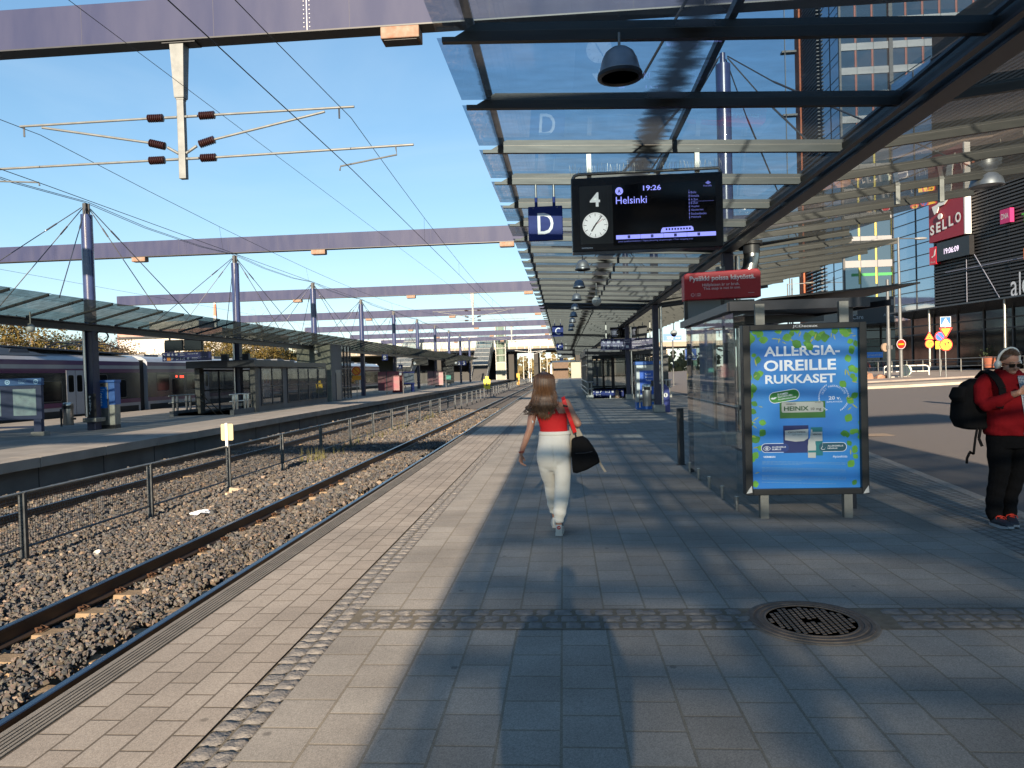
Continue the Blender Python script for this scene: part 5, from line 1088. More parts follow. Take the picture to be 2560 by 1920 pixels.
# ================================================================ TRAIN
TW = mat('train_white', (.29, .31, .345), .3, 0, .1, 1.5, coat=.4); TL = mat('train_lilac', (.085, .04, .12), .3, coat=.4); TG = mat('train_window_band', (.018, .02, .024), .2, coat=.3); TP = mat('train_plum', (.10, .03, .085), .3, coat=.3)
TR = mat('train_roof_grey', (.10, .11, .13), .5, 0, .3, 1.5); UND = mat('train_underframe', (.02, .02, .02), .8); TGL = mat('train_glass', (.004, .004, .005), .08)
tn = thing('commuter_train', 'long white commuter train with lilac stripes and dark windows at the far platform', 'train', (-26.0, 0, 0))
def car(y0, y1, high=None, cab=False):
    b = part('car_body', MB().prism([(-3.0, -.55), (0, -.55), (0, 2.98), (-.10, 3.14), (-.35, 3.30), (-.8, 3.38), (-2.2, 3.38), (-2.65, 3.30), (-2.9, 3.14), (-3.0, 2.98)], y0, y1), TW, tn, 30)
    part('skirt', MB().box(-2.8, -.05, y0 + .1, y1 - .1, -1.0, -.55).box(.0, .004, y0 + .2, y1 - .2, -.50, .34), UND, b)
    part('window_band', MB().box(0, .008, y0, y1, .76, 2.32), TG, b)
    part('upper_stripe', MB().box(0, .009, y0, y1, 2.74, 2.97), TL, b); part('mid_stripe', MB().box(0, .010, y0, y1, 2.32, 2.54), TP, b); part('lower_stripe', MB().box(0, .009, y0, y1, .52, .76), TP, b)
    y = y0 + 1.0; k = 0
    while y < y1 - 1.6:
        if k % 6 == 3:
            d_ = part('door', MB().box(0, .02, y, y + 1.35, .1, 2.45), mat('door_grey', (.32, .34, .38), .35), b)
            part('door_window', MB().rrect(.42, .9, .1, (.022, y + .34, 1.75), (0, 1, 0)).rrect(.42, .9, .1, (.022, y + 1.0, 1.75), (0, 1, 0)).box(.02, .023, y + .665, y + .685, .1, 2.45), TGL, d_); y += 1.9
        else:
            z0, z1 = (.86, 1.88) if y < 36 or k % 2 else (1.15, 2.2)
            w_ = part('window', MB().rrect(1.4, z1 - z0, .12, (.013, y + .7, (z0 + z1) / 2), (0, 1, 0)), TGL, b)
            part('window_seal', MB().rrect(1.46, z1 - z0 + .06, .14, (.0115, y + .7, (z0 + z1) / 2), (0, 1, 0)), mat('seal_grey', (.07, .07, .065), .5), w_); y += 1.75
        k += 1
    for i in range(int((y1 - y0) / 3)): part('roof_unit', MB().box(-2.3, -.8, y0 + 1 + i * 3, y0 + 2.6 + i * 3, 3.36, 3.50 + .06 * (i % 2)), TR, b, bevel=.03)
    return b
b = car(18.0, 41.3)
part('roof_hump', MB().prism([(17.8, 3.1), (33.8, 3.2), (33.0, 3.36), (30.5, 3.56), (28.2, 3.9), (26, 3.96), (17.8, 3.98)], -2.5, -.12, 'x'), TW, b, 30); part('hump_side', MB().prism([(26.0, 3.32), (27.8, 3.32), (27.2, 3.85), (26.0, 3.88)], -.118, -.108, 'x').prism([(31.3, 3.32), (32.6, 3.32), (32.4, 3.52), (31.4, 3.5)], -.118, -.108, 'x'), TR, b)
part('hump_top', MB().prism([(27.6, 3.99), (28.4, 3.93), (30.6, 3.59), (40.8, 3.42), (40.8, 3.5), (31, 3.66), (28.6, 3.98)], -2.4, -.3, 'x'), TR, b)
car(42.1, 70.0); c3 = car(70.8, 97.5)
part('cab_nose', MB().loft([[(-3.0, 97.5, -.5), (0, 97.5, -.5), (0, 97.5, 2.9), (-.3, 97.5, 3.35), (-2.7, 97.5, 3.35), (-3, 97.5, 2.9)], [(-2.6, 99.6, -.4), (-.4, 99.6, -.4), (-.4, 99.6, 1.2), (-.6, 98.9, 2.2), (-2.4, 98.9, 2.2), (-2.6, 99.6, 1.2)]]), TW, c3)
for a_ in (41.3, 70.0): part('gangway', MB().box(-2.7, -.25, a_, a_ + .8, -.3, 3.1), UND, tn)
part('destination_lights', MB().box(.012, .016, 45.3, 45.5, 1.98, 2.12).box(.012, .016, 45.8, 46.3, 2.03, 2.1).box(.012, .016, 45.8, 46.3, 1.95, 1.99), mat('led_red', (.9, .06, .03), .5, emit=1.2), tn)
pg = MB()
for z_ in (3.75, 3.95): pg.tube([(-2.4, 36.6, z_), (-2.4, 37.2, z_ + .15), (-.6, 37.2, z_ + .15), (-.6, 36.6, z_)], .03, 5)
pg.tube([(-1.0, 35.5, 3.6), (-1.0, 37.0, 4.05), (-1.0, 40.0, 4.0), (-1.0, 41.0, 3.8)], .035, 5).tube([(-2.0, 35.5, 3.6), (-2.0, 37.0, 4.05), (-2.0, 40.0, 4.0), (-2.0, 41.0, 3.8)], .035, 5)
for y_ in (36.0, 37.5, 39.0, 40.2):
    for x_ in (-1.1, -1.9): pg.cyl((x_, y_, 3.4), (x_, y_, 3.85), .07, n=8)
part('pantograph', pg, BLACK, tn)
# ================================================================ FOOTBRIDGE AND STAIRS AT THE END
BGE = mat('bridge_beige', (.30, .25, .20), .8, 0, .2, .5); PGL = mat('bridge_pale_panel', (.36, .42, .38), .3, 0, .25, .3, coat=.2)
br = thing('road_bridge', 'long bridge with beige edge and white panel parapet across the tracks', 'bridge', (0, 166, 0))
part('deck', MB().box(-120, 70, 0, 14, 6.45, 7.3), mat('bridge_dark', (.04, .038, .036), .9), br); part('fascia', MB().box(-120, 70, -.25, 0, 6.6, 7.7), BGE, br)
pn = MB(); ps = MB(); x = -70
while x < 16: pn.box(x + .12, x + 1.75, -.15, -.10, 7.7, 9.9); x += 1.85
part('parapet_panels', pn, PGL, br)
x = -70
while x < 16: ps.box(x - .10, x + .10, -.32, -.12, 6.7, 10.0); x += 1.85
part('parapet_posts', ps, mat('bridge_white', (.40, .39, .37), .5), br); part('top_beam', MB().box(-120, 20, -.1, .2, 10.0, 10.3), WHITE, br)
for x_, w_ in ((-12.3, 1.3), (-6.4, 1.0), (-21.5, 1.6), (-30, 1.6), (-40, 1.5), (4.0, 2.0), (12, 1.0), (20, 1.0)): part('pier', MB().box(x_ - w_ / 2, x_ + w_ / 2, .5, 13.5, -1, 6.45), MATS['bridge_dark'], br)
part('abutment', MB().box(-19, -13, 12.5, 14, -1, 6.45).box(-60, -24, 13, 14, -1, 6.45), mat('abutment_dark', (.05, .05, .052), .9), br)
LGL = glass('lift_glass', (.72, .82, .76), .35, .6, (.34, .40, .33))
lt = thing('glass_lift', 'pale green glass lift shaft rising to the bridge', 'lift', (-14.1, 160, 0))
part('base', MB().box(-1.15, 1.15, -1.15, 1.15, 0, 4.0), mat('lift_base_green', (.19, .205, .165), .5, 0, .15, 1), lt); part('shaft_glass', MB().box(-1.05, 1.05, -1.05, 1.05, 4.0, 12.8), LGL, lt); part('core', MB().box(-.5, .5, -.5, .5, 4, 12.6), mat('lift_core', (.20, .24, .22), .5, 0, .4, .6), lt)
fr = MB()
for x_ in (-1.1, 1.1):
    for y_ in (-1.1, 1.1): fr.box(x_ - .07, x_ + .07, y_ - .07, y_ + .07, 0, 13)
for z_ in (2, 4, 5.6, 7.2, 8.8, 10.4, 12.9): fr.box(-1.15, 1.15, -1.17, -1.12, z_ - .05, z_ + .05)
part('frame', fr, MATS['bridge_white'], lt)
def stairs(x, y, lab, w=1.7, z1=7.6, ln=15):
    t = thing('bridge_stairs', lab, 'stairs', (x, y, 0), 0, 'stairs from the bridge down to the platforms')
    for s_ in (-1, 1): part('stringer', MB().prism([(0, 0), (1.0, 0), (ln, z1 - .6), (ln, z1 + 1.5), (ln - .4, z1 + 1.6), (0, 1.1)], s_ * w - .06, s_ * w + .06, 'x'), mat('stringer_grey', (.22, .23, .235), .6, .2, .25, .8), t)
    st_ = MB(); n = 24
    for k in range(n): st_.box(-w, w, ln * k / n, ln * (k + 1) / n, z1 * k / n, z1 * (k + 1) / n)
    part('steps', st_, MATS['abutment_dark'], t)
    g_ = MB().quad((-w, 2, 3.4), (w, 2, 3.4), (w, ln, z1 + 3.3), (-w, ln, z1 + 3.3)); part('roof_glass', g_, glass('stair_glass', (.55, .66, .72), .3, .8, (.3, .34, .36)), t)
    f2 = MB()
    for k in range(9): yy = 2 + (ln - 2) * k / 8; zz = 3.4 + (z1 - .1) * k / 8; f2.box(-w, w, yy - .06, yy + .06, zz - .02, zz + .08)
    for x_ in (-w, 0, w): f2.beam((x_, 2, 3.45), (x_, ln, z1 + 3.35), .08, .08)
    part('roof_bars', f2, MATS['stringer_grey'], t)
stairs(-18.0, 149, 'grey stairs with glass roof from the bridge to the far platform'); stairs(-33, 140, 'grey stairs left of the far platform, partly behind its canopy')
po_ = thing('white_portal', 'white portal frame with brown stairs at the end of the near platform', 'portal', (.2, 152, 0)); part('frame', MB().box(-3.0, -2.6, 0, .4, 0, 3.9).box(-3.0, 2.4, 0, .4, 3.5, 3.9), WHITE, po_)
st_ = MB()
for k in range(14): st_.box(-2.4, .9, 1 + k * .6, 1.6 + k * .6, 0, .22 * (k + 1))
part('steps', st_, mat('step_brown', (.12, .08, .055), .8, 0, .3, 3), po_); part('rear_panel', MB().box(-2.4, 1.0, 9.6, 9.8, 0, 3.6), MATS['step_brown'], po_); part('lift_block', MB().box(1.5, 3.6, -.5, 1.5, 0, 3.7), MATS['lift_base_green'], po_)
ts = thing('lattice_mast', 'white lattice catenary mast at the bridge pier', 'mast', (-7.4, 158, -.8)); m_ = MB()
for s_ in (-.22, .22): m_.box(s_ - .06, s_ + .06, -.06, .06, 0, 8.5)
for k in range(14): m_.beam((-.22, 0, .4 + k * .58), (.22, 0, .4 + (k + .5) * .58), .05, .05)
part('lattice', m_, WHITE, ts); part('arm', MB().tube([(0, 0, 6.9), (3.6, 0, 7.1)], .05, 6).tube([(0, 0, 6.2), (3.0, 0, 7.0)], .04, 6).tube([(0, 0, 6.9), (-3.4, 0, 7.3)], .05, 6), WHITE, ts)
for i, x_ in enumerate((-9.2, -8.5)): solo('marker_post', MB().cyl((0, 0, 0), (0, 0, 2.2), .16, n=10).cyl((0, 0, 2.2), (0, 0, 2.3), .10, n=10), mat('post_yellow', (.75, .42, .08), .6), f'yellow marker post beside the track under the bridge, {"left" if i == 0 else "right"} one', 'post', 'yellow marker posts', (x_, 140 - i * 6, -.9))
# ---- fence plates
sp_ = thing('back_of_sign', 'pale cream back of a small sign on a fence post', 'sign', (-7.5, 15.06, 0)); 
part('plate', MB().prism([(-.11 + .03 * math.cos(R(a)) + (.0 if 90 < a < 270 else .22) - .0, 0) for a in ()] or [(-.14, .39), (-.12, .37), (.12, .37), (.14, .39), (.14, .72), (.12, .74), (-.12, .74), (-.14, .72)], -.0, .012), mat('cream_plate', (.40, .33, .20), .5, 0, .15, 6), sp_)
part('post_cap', MB().box(-.028, .028, -.035, -.001, .22, .76), WHITE, sp_)
yy_ = thing('yellow_sign', 'small bright yellow sign on the fence far along the tracks', 'sign', (-7.5, 68.4, .1)); part('plate', MB().box(-.32, .32, -.02, .01, 0, .95).box(-.15, .15, -.02, .01, .95, 1.25), mat('sign_yellow', (.80, .62, .02), .5), yy_); part('letter', MB().fit('E', (-.12, -.022, .3), .26, .35, bold=.03), BLACK, yy_)
# ---- litter and weeds on the ballast
LP = mat('paper_litter', (.62, .58, .52), .8, 0, .3, 20)
def crumple(mb, c, r, n=9, flat=.45):
    pts = [(math.cos(6.283 * i / n) * r * RNG.uniform(.6, 1.2), math.sin(6.283 * i / n) * r * RNG.uniform(.5, 1), RNG.uniform(-.3, 1) * r * flat) for i in range(n)]
    mb.add([(c[0] + p[0], c[1] + p[1], c[2] + p[2]) for p in pts] + [(c[0], c[1], c[2] + r * .5)], [(i, (i + 1) % n, n) for i in range(n)]); return mb
solo('polystyrene_chunk', MB().bx((0, 0, .06), (.36, .22, .10), .5, .35, .2).bx((-.13, -.05, .02), (.2, .2, .06), .2, -.2, .1), mat('foam_cream', (.70, .52, .34), .9, 0, .25, 6, .3, 30), 'cream slab of broken foam lying by the fence post', 'litter', None, (-6.95, 14.35, -.74), bevel=.015)
solo('crumpled_bag', crumple(crumple(MB(), (0, 0, .02), .17, 11), (.05, .02, .06), .10, 8), mat('white_plastic_bag', (.70, .72, .74), .5), 'crumpled white plastic bag on the ballast between track and fence', 'litter', None, (-6.55, 12.05, -.70))
solo('paper_cup', MB().lathe([(.028, 0), (.045, .12), (.048, .125), (.043, .12), (.027, .01)], 16).xf(Matrix.Rotation(R(28), 4, 'X')), LP, 'pinkish white paper cup standing on the ballast', 'cup', None, (-6.50, 9.25, -.72), smooth=40)
for i, (x_, y_, r_, lb) in enumerate(((-6.55, 8.75, .05, 'tiny white paper scrap left of the paper cup'), (-6.35, 10.9, .045, 'tiny white scrap right of the paper cup'), (-6.6, 8.3, .09, 'flat pale stone coloured scrap near the first fence post'), (-4.75, 17.3, .07, 'white scrap right by the near rail, midway'), (-6.4, 22.0, .09, 'white crumpled scrap far along beside the fence'))): solo('paper_scrap', crumple(MB(), (0, 0, 0), r_, 7, .3), LP, lb, 'litter', 'paper scraps on the ballast', (x_, y_, -.69))
solo('flat_stone', MB().lathe([(.0001, .05), (.16, .045), (.2, .02), (.19, 0)], 12), mat('pink_stone', (.42, .29, .20), .9, 0, .3, 9, .3, 30), 'flat pinkish foundation stone at the foot of the nearest fence post', 'stone', None, (-7.35, 9.2, -.76), smooth=50)
wd = MB()
for k in range(140):
    y_ = RNG.choice([19.8, 20.8, 23, 24.5, 27, 31, 36, 38]) + RNG.normal() * .5; x_ = -7.3 + RNG.normal() * .25; h_ = RNG.uniform(.15, .6)
    for q_ in range(3): a_ = RNG.uniform(0, 6.28); wd.add([(x_, y_, -.8), (x_ + .01, y_ + .01, -.8), (x_ + math.cos(a_) * .1 * h_, y_ + math.sin(a_) * .1, -.8 + h_)], [(0, 1, 2)])
o = struct('weeds', wd, mat('dry_weed', (.16, .15, .05), .9, 0, .4, 5), kind='stuff')
# ================================================================ TREES AND FAR BACKGROUND
def leaf_mat(name, c1, c2):
    m = bpy.data.materials.new(name); m.use_nodes = True; nt = m.node_tree; b = nt.nodes['Principled BSDF']; g = nt.nodes.new('ShaderNodeNewGeometry'); r = nt.nodes.new('ShaderNodeMixRGB')
    r.inputs[1].default_value = (*c1, 1); r.inputs[2].default_value = (*c2, 1); nt.links.new(g.outputs['Random Per Island'], r.inputs[0]); nt.links.new(r.outputs[0], b.inputs['Base Color']); b.inputs['Roughness'].default_value = .8
    tl_ = nt.nodes.new('ShaderNodeBsdfTranslucent'); nt.links.new(r.outputs[0], tl_.inputs[0]); ms = nt.nodes.new('ShaderNodeMixShader'); ms.inputs[0].default_value = .3
    nt.links.new(b.outputs[0], ms.inputs[1]); nt.links.new(tl_.outputs[0], ms.inputs[2]); nt.links.new(ms.outputs[0], nt.nodes['Material Output'].inputs['Surface']); return m
LG = leaf_mat('golden_leaves', (.16, .10, .02), (.10, .085, .02)); LO = leaf_mat('olive_leaves', (.08, .075, .02), (.045, .055, .02)); LN = leaf_mat('pine_needles', (.03, .05, .02), (.05, .07, .03)); LB = leaf_mat('bare_tips', (.13, .085, .05), (.08, .06, .04))
BARK = mat('birch_bark', (.30, .27, .23), .9, 0, .6, 4, stretch=(3, 3, 1), col2=(.07, .06, .05)); BRK2 = mat('brown_bark', (.10, .07, .05), .9, 0, .4, 5)
def tree_proto(seed, n_leaf, ls, h, lm, bark, spread=.33, conif=False):
    r = np.random.default_rng(seed); tr = MB(); tr.tube([(0, 0, 0), (.1, .05, h * .35), (-.05, .1, h * .7), (0, 0, h)], [.02 * h, .015 * h, .009 * h, .002 * h], 6); tips = []
    for k in range(34):
        z0 = h * r.uniform(.22, .92); a = r.uniform(0, 6.28); l = h * spread * (1.05 - z0 / h) * r.uniform(.7, 1.3) if conif else h * spread * r.uniform(.4, 1) * (1.2 - .75 * abs(z0 / h - .5))
        e = np.array([math.cos(a) * l, math.sin(a) * l, z0 + (-.1 if conif else .5) * l]); m_ = np.array([math.cos(a) * l * .5, math.sin(a) * l * .5, z0 + (.0 if conif else .32) * l]); tr.tube([(0, 0, z0), tuple(m_), tuple(e)], [.006 * h, .004 * h, .001 * h], 4)
        tips += [m_ * .6 + e * .4, m_, e]
        for q_ in range(3): e2 = e * .55 + m_ * .45 + r.normal(0, .09 * h, 3); tr.tube([tuple(m_), tuple(e2)], [.003 * h, .0006 * h], 3); tips.append(e2)
    T = np.array(tips); c = T[r.integers(0, len(T), n_leaf)] + r.normal(0, .045 * h, (n_leaf, 3)) * (1, 1, .8); d1 = r.normal(0, 1, (n_leaf, 3)); d1 /= np.linalg.norm(d1, axis=1)[:, None]; d2 = np.cross(d1, r.normal(0, 1, (n_leaf, 3))); d2 /= np.linalg.norm(d2, axis=1)[:, None]
    s_ = ls * r.uniform(.6, 1.4, (n_leaf, 1)); V = np.stack([c - d1 * s_, c + d2 * s_ * .6, c + d1 * s_, c - d2 * s_ * .6], 1).reshape(-1, 3); F_ = np.arange(n_leaf * 4).reshape(-1, 4)
    cm = bpy.data.meshes.new('crown'); cm.from_pydata(V.tolist(), [], F_.tolist()); cm.materials.append(lm); return tr.mesh('trunk', bark, 60), cm
protos = {'golden': tree_proto(1, 5200, .13, 8, LG, BARK), 'olive': tree_proto(2, 6000, .13, 8, LO, BRK2), 'pine': tree_proto(3, 7000, .12, 9, LN, BRK2, .3, True), 'birch': tree_proto(4, 700, .07, 11, LB, BARK, .26), 'brown': tree_proto(5, 3000, .10, 8, LB, BRK2)}
desc = {'golden': 'golden yellow leafed tree', 'olive': 'olive brown leafed tree', 'pine': 'dark green conifer', 'birch': 'tall nearly bare birch', 'brown': 'reddish brown tree with thin leaves'}
SPOT = [(10, 60, 'golden', 1), (70, 64, 'olive', .9), (-20, 66, 'brown', 1.1), (108, 62, 'pine', .85), (140, 66, 'brown', .9), (165, 60, 'golden', .8), (200, 64, 'brown', 1), (232, 70, 'brown', 1.0), (262, 66, 'golden', .75), (300, 60, 'brown', .8), (478, 90, 'birch', 1.0), (500, 84, 'golden', .95), (540, 88, 'golden', 1.0), (585, 92, 'golden', .9), (640, 98, 'birch', 1.12), (620, 90, 'golden', .95), (665, 96, 'golden', .9), (700, 100, 'olive', .9), (735, 105, 'birch', .9), (740, 100, 'golden', .85), (770, 110, 'brown', .9), (560, 82, 'olive', .8), (455, 80, 'golden', .8), (35, 72, 'pine', .8), (180, 74, 'pine', .85)]
SPOT.sort(); seen_ = {}
for i, (px_, y_, k_, s_) in enumerate(SPOT):
    x_ = (px_ - 1408) / 1750 * y_; w_ = ['beyond the left train roof', 'above the train roof', 'right of the black hanging screens', 'behind the lift tower'][0 if px_ < 150 else 1 if px_ < 420 else 2 if px_ < 620 else 3]
    seen_[k_, w_] = seen_.get((k_, w_), 0) + 1; tot_ = sum(1 for q_ in SPOT if q_[2] == k_ and (0 if q_[0] < 150 else 1 if q_[0] < 420 else 2 if q_[0] < 620 else 3) == (0 if px_ < 150 else 1 if px_ < 420 else 2 if px_ < 620 else 3))
    t = thing('tree', (f'{ordinal(seen_[k_, w_] - 1)} {desc[k_]} from the left {w_}' if tot_ > 1 else f'{desc[k_]} {w_}'), 'tree', (x_, y_, -.9), RNG.uniform(0, 6), 'trees behind the train'); t.scale = (s_ * 1.05, s_ * 1.05, s_ * RNG.uniform(.85, 1.0))
    part('trunk', protos[k_][0], None, t); part('crown', protos[k_][1], None, t)
wb = thing('white_building', 'long white building with dark window rows behind the bare trees', 'building', (-60, 100, -1)); part('walls', MB().box(-6, 16, 0, 10, 0, 9.2), mat('building_white', (.50, .47, .43), .8, 0, .15, .4), wb)
for k in range(6): part('window', MB().box(-5 + k * 3.4, -3 + k * 3.4, -.02, .0, 5.2, 6.8), mat('dim_window', (.16, .19, .20), .3), wb)
part('roof', MB().box(-6.3, 16.3, -.3, 10, 9.2, 9.5), DARK, wb)
rb_ = thing('red_roofed_building', 'distant pink building beyond the trees', 'building', (-125, 210, 0)); part('walls', MB().box(-14, 20, 0, 12, 0, 18), mat('building_pink', (.42, .24, .20), .8, 0, .2, .3), rb_); part('upper_storey', MB().box(-4, 12, 1, 11, 18, 20.5), mat('building_cream', (.45, .42, .38), .8), rb_)
rm = thing('radio_mast', 'thin red and white lattice mast far beyond the trees', 'mast', ((516 - 1408) / 1750 * 320, 320, 0))
for k in range(6): part('section', MB().loft([[(-a, -a, z_), (a, -a, z_), (a, a, z_), (-a, a, z_)] for a, z_ in ((1.3 - k * .17, 10 + k * 5.5), (1.13 - k * .17, 15.5 + k * 5.5))]), mat('mast_red', (.5, .16, .10), .7) if k % 2 == 0 else WHITE, rm)
# far woods behind the bridge and across the horizon
fw = MB(); 
for k in range(9000):
    x_ = RNG.uniform(-420, 60); y_ = RNG.uniform(255, 300) + abs(x_) * .1; z_ = abs(RNG.normal()) * 3.2 + RNG.uniform(0, 4) * (1 + .5 * math.sin(x_ * .13)) - 1; a_ = RNG.uniform(.5, 1.5); d_ = RNG.normal(0, 1, 3); d_ /= np.linalg.norm(d_); e_ = np.cross(d_, RNG.normal(0, 1, 3)); e_ /= np.linalg.norm(e_)
    c_ = np.array((x_, y_, z_)); fw.add([c_ - d_ * a_, c_ + e_ * a_, c_ + d_ * a_, c_ - e_ * a_], [(0, 1, 2, 3)])
o = struct('far_wood', fw, leaf_mat('far_leaves', (.22, .16, .06), (.12, .10, .05)), kind='stuff'); o['label'] = 'far golden wood beyond the bridge'
for i in range(7):
    x_ = -11.3 + i * 1.35 + .3 * (i % 2); t = thing('far_mast', f'thin pale lineside mast far beyond the bridge, {ordinal(i)} from the left', 'mast', (x_ * 1.35, 225 + 6 * i, -1), 0, 'thin masts beyond the bridge'); part('pole', MB().cyl((0, 0, 0), (0, 0, 9), .14, .10, n=6), mat('pale_mast', (.5, .48, .44), .6), t); part('arm', MB().beam((0, 0, 7.2), (2.4, 0, 7.5), .08, .08), MATS['pale_mast'], t)
# ================================================================ STREET SIDE: shopping centre, offices, signs
def mirror_glass(name, col, rough=.04):
    m = mat(name, col, rough, .85); nt = m.node_tree; b = nt.nodes['Principled BSDF']; t = nt.nodes.new('ShaderNodeTexCoord'); n = nt.nodes.new('ShaderNodeTexNoise'); n.inputs['Scale'].default_value = .35
    bp = nt.nodes.new('ShaderNodeBump'); bp.inputs['Strength'].default_value = .03; bp.inputs['Distance'].default_value = .3; nt.links.new(t.outputs['Object'], n.inputs['Vector']); nt.links.new(n.outputs['Fac'], bp.inputs['Height']); nt.links.new(bp.outputs[0], b.inputs['Normal']); return m
BGL = mirror_glass('facade_glass_blue', (.34, .42, .50)); BGD = mirror_glass('facade_glass_dark', (.05, .058, .066), .08); BGM = mirror_glass('facade_glass_grey', (.16, .20, .22))
LOU = mat('louvre_brown_black', (.040, .037, .038), .5, 0, .25, .5); PANW = mat('spandrel_grey', (.20, .20, .21), .5, 0, .15, .3); MULL = mat('mullion_dark', (.035, .036, .04), .45)
ml = thing('shopping_centre', 'dark slatted shopping centre with blue glass corner and red sign at right', 'building', (32.4, 37, 1.2), R(9.06))
LY = 20.4; EY = 25.5
part('slat_backing', MB().box(.06, 12, -8, LY, 4.2, 26), mat('slat_back', (.012, .012, .012), .8), ml)
sl = MB(); z = 4.35
while z < 24: sl.box(-.10, .02, -8, LY + RNG.normal() * .01, z, z + .12); z += .235
part('slats', sl, LOU, ml)
y = -6; sv = MB()
while y < LY: sv.box(.0, .055, y, y + .06, 4.2, 24); y += 1.9
part('slat_posts', sv, LOU, ml)
g = part('corner_glass', MB().box(.0, 3, LY, EY, 3.9, 24), BGL, ml)
fr = MB()
for k in range(22): fr.box(-.05, .0, LY, EY + .02, 4.2 + k * .95, 4.26 + k * .95)
for y_ in (LY, LY + 2.2, EY): fr.box(-.05, .0, y_ - .04, y_ + .04, 3.9, 24)
part('corner_mullions', fr, MULL, g)
gf = part('ground_floor_glass', MB().box(.0, 10, -8, EY, .0, 3.9), BGD, ml)
fr = MB(); y = -8
while y < EY: fr.box(-.08, 0, y - .06, y + .06, 0, 3.9); y += 2.6
for z_ in (.35, 2.6, 3.3): fr.box(-.06, 0, -8, EY, z_ - .05, z_ + .05)
part('ground_mullions', fr, MULL, gf)
wl_ = MB()
for k in range(6): wl_.box(-.012, -.004, -5 + k * 2.6 + .5, -5 + k * 2.6 + 1.4 + RNG.random(), 1.5 + .6 * (k % 3), 1.56 + .6 * (k % 3))
part('shop_lights', wl_, mat('shop_warm_light', (.9, .75, .5), .5, emit=.35), gf)
part('entrance_canopy', MB().add([(-3.2, -8, 4.25), (0, -8, 3.9), (0, LY + 3, 3.9), (-3.2, LY + 1, 4.25), (-3.2, -8, 4.35), (0, -8, 4.15), (0, LY + 3, 4.15), (-3.2, LY + 1, 4.35)], [(0, 3, 2, 1), (4, 5, 6, 7), (0, 1, 5, 4), (1, 2, 6, 5), (2, 3, 7, 6), (3, 0, 4, 7)]), mat('canopy_dark_glass', (.06, .07, .08), .25, .4), ml)
for y_ in (3, 10, 17): part('canopy_post', MB().cyl((-3.0, y_, 0), (-3.0, y_, 4.25), .07, n=8), STEEL, ml)
for y_ in (5, 16.8):
    part('tie_rod', MB().tube([(-.1, y_ - 3.2, 4.3), (-.12, y_ + .1, 9.2)], .03, 5).tube([(-.12, y_ + .1, 9.2), (-.12, y_ + .1, 4.3)], .025, 5), mat('tie_rod_pale', (.16, .17, .22), .5), ml)
part('tie_bar', MB().tube([(-.2, 4, 7.0), (-.2, 19, 7.15)], .04, 6), MATS['tie_rod_pale'], ml)
AX = (0, -1, 0)
sg = part('logo_sign', MB().box(-.55, -.12, 16.5, 20.25, 9.6, 16.2), mat('logo_red', (.25, .010, .022), .5, 0, .1, .5), ml)
part('sign_edge', MB().box(-.56, -.11, 16.36, 16.5, 9.6, 16.2), mat('logo_edge_white', (.65, .62, .60), .5), sg)
LW = mat('logo_white', (.66, .64, .60), .4)
q = MB()
for i, (ch, w_) in enumerate(zip('SELLO', (.46, .48, .48, .48, .58))): q.fit(ch, (-.60, 20.05 - .68 * i, 10.15 + .10 * i), w_, .76, AX, (0, 0, 1), .03)
part('sign_lettering', q, LW, sg)
sw = []
for u in np.linspace(0, 1, 22): sw.append(((1.25 - .95 * u - .35 * math.sin(u * 3.6)), 3.1 * (1 - u) ** 1.15 + .10 * math.sin(u * 9)))
pts = [(0.15, .55), (.75, .62), (1.35, .92), (1.62, 1.5), (1.72, 2.3), (1.85, 3.1), (2.15, 3.75), (2.75, 4.0), (2.5, 3.2), (2.38, 2.3), (2.3, 1.5), (2.05, .85), (1.5, .45), (.95, .42), (.7, .0), (.42, -.1)]
part('logo_swash', MB().prism([(19.9 - p[0] * .98, 11.75 + p[1] * .98) for p in pts], -.66, -.58, 'x').cyl((-.58, 18.9, 11.4), (-.66, 18.9, 11.4), .22, n=12), LW, sg)
ck = part('digital_clock', MB().box(-.5, -.12, 16.1, 19.5, 8.05, 9.45), BLACK, ml); part('time', MB().fit('19:06:09', (-.505, 18.7, 8.5), 1.55, .42, AX, (0, .0, 1), .01), mat('clock_led', (.75, .62, .78), .5, emit=.5), ck)
rs = part('small_red_sign', MB().box(-.52, -.12, 19.55, 20.3, 7.9, 9.25), mat('small_red', (.5, .012, .03), .4), ml); part('small_lettering', MB().fit('SELLO', (-.525, 20.18, 8.05), .5, .1, AX).prism([(20.1 - p[0] * .2, 8.45 + p[1] * .15) for p in pts], -.53, -.522, 'x'), LW, rs)
dn = part('pink_cube_sign', MB().box(-.45, -.15, 12.45, 13.3, 9.6, 10.55), mat('cube_pink', (.42, .02, .12), .5), ml); part('cube_lettering', MB().fit('DNA', (-.455, 13.2, 9.9), .62, .36, AX), LW, dn)
part('green_letter', MB().fit('T', (-.4, 11.55, 9.35), .5, .6, AX, bold=.02), mat('letter_green', (.08, .35, .03), .5), ml); part('orange_letter', MB().fit('K', (-.4, 11.45, 6.95), .6, .7, AX, bold=.03), mat('letter_orange', (.55, .12, .02), .5), ml)
q = MB(); q.fit('a', (-.5, 12.42, 4.62), .56, .98, AX).fit('l', (-.5, 11.72, 4.66), .13, 1.5, AX).fit('e', (-.5, 11.48, 4.68), .62, .98, AX); part('white_letters', q, mat('letters_white', (.55, .56, .58), .4), ml)
fd = [(-.3, 13, .3)]
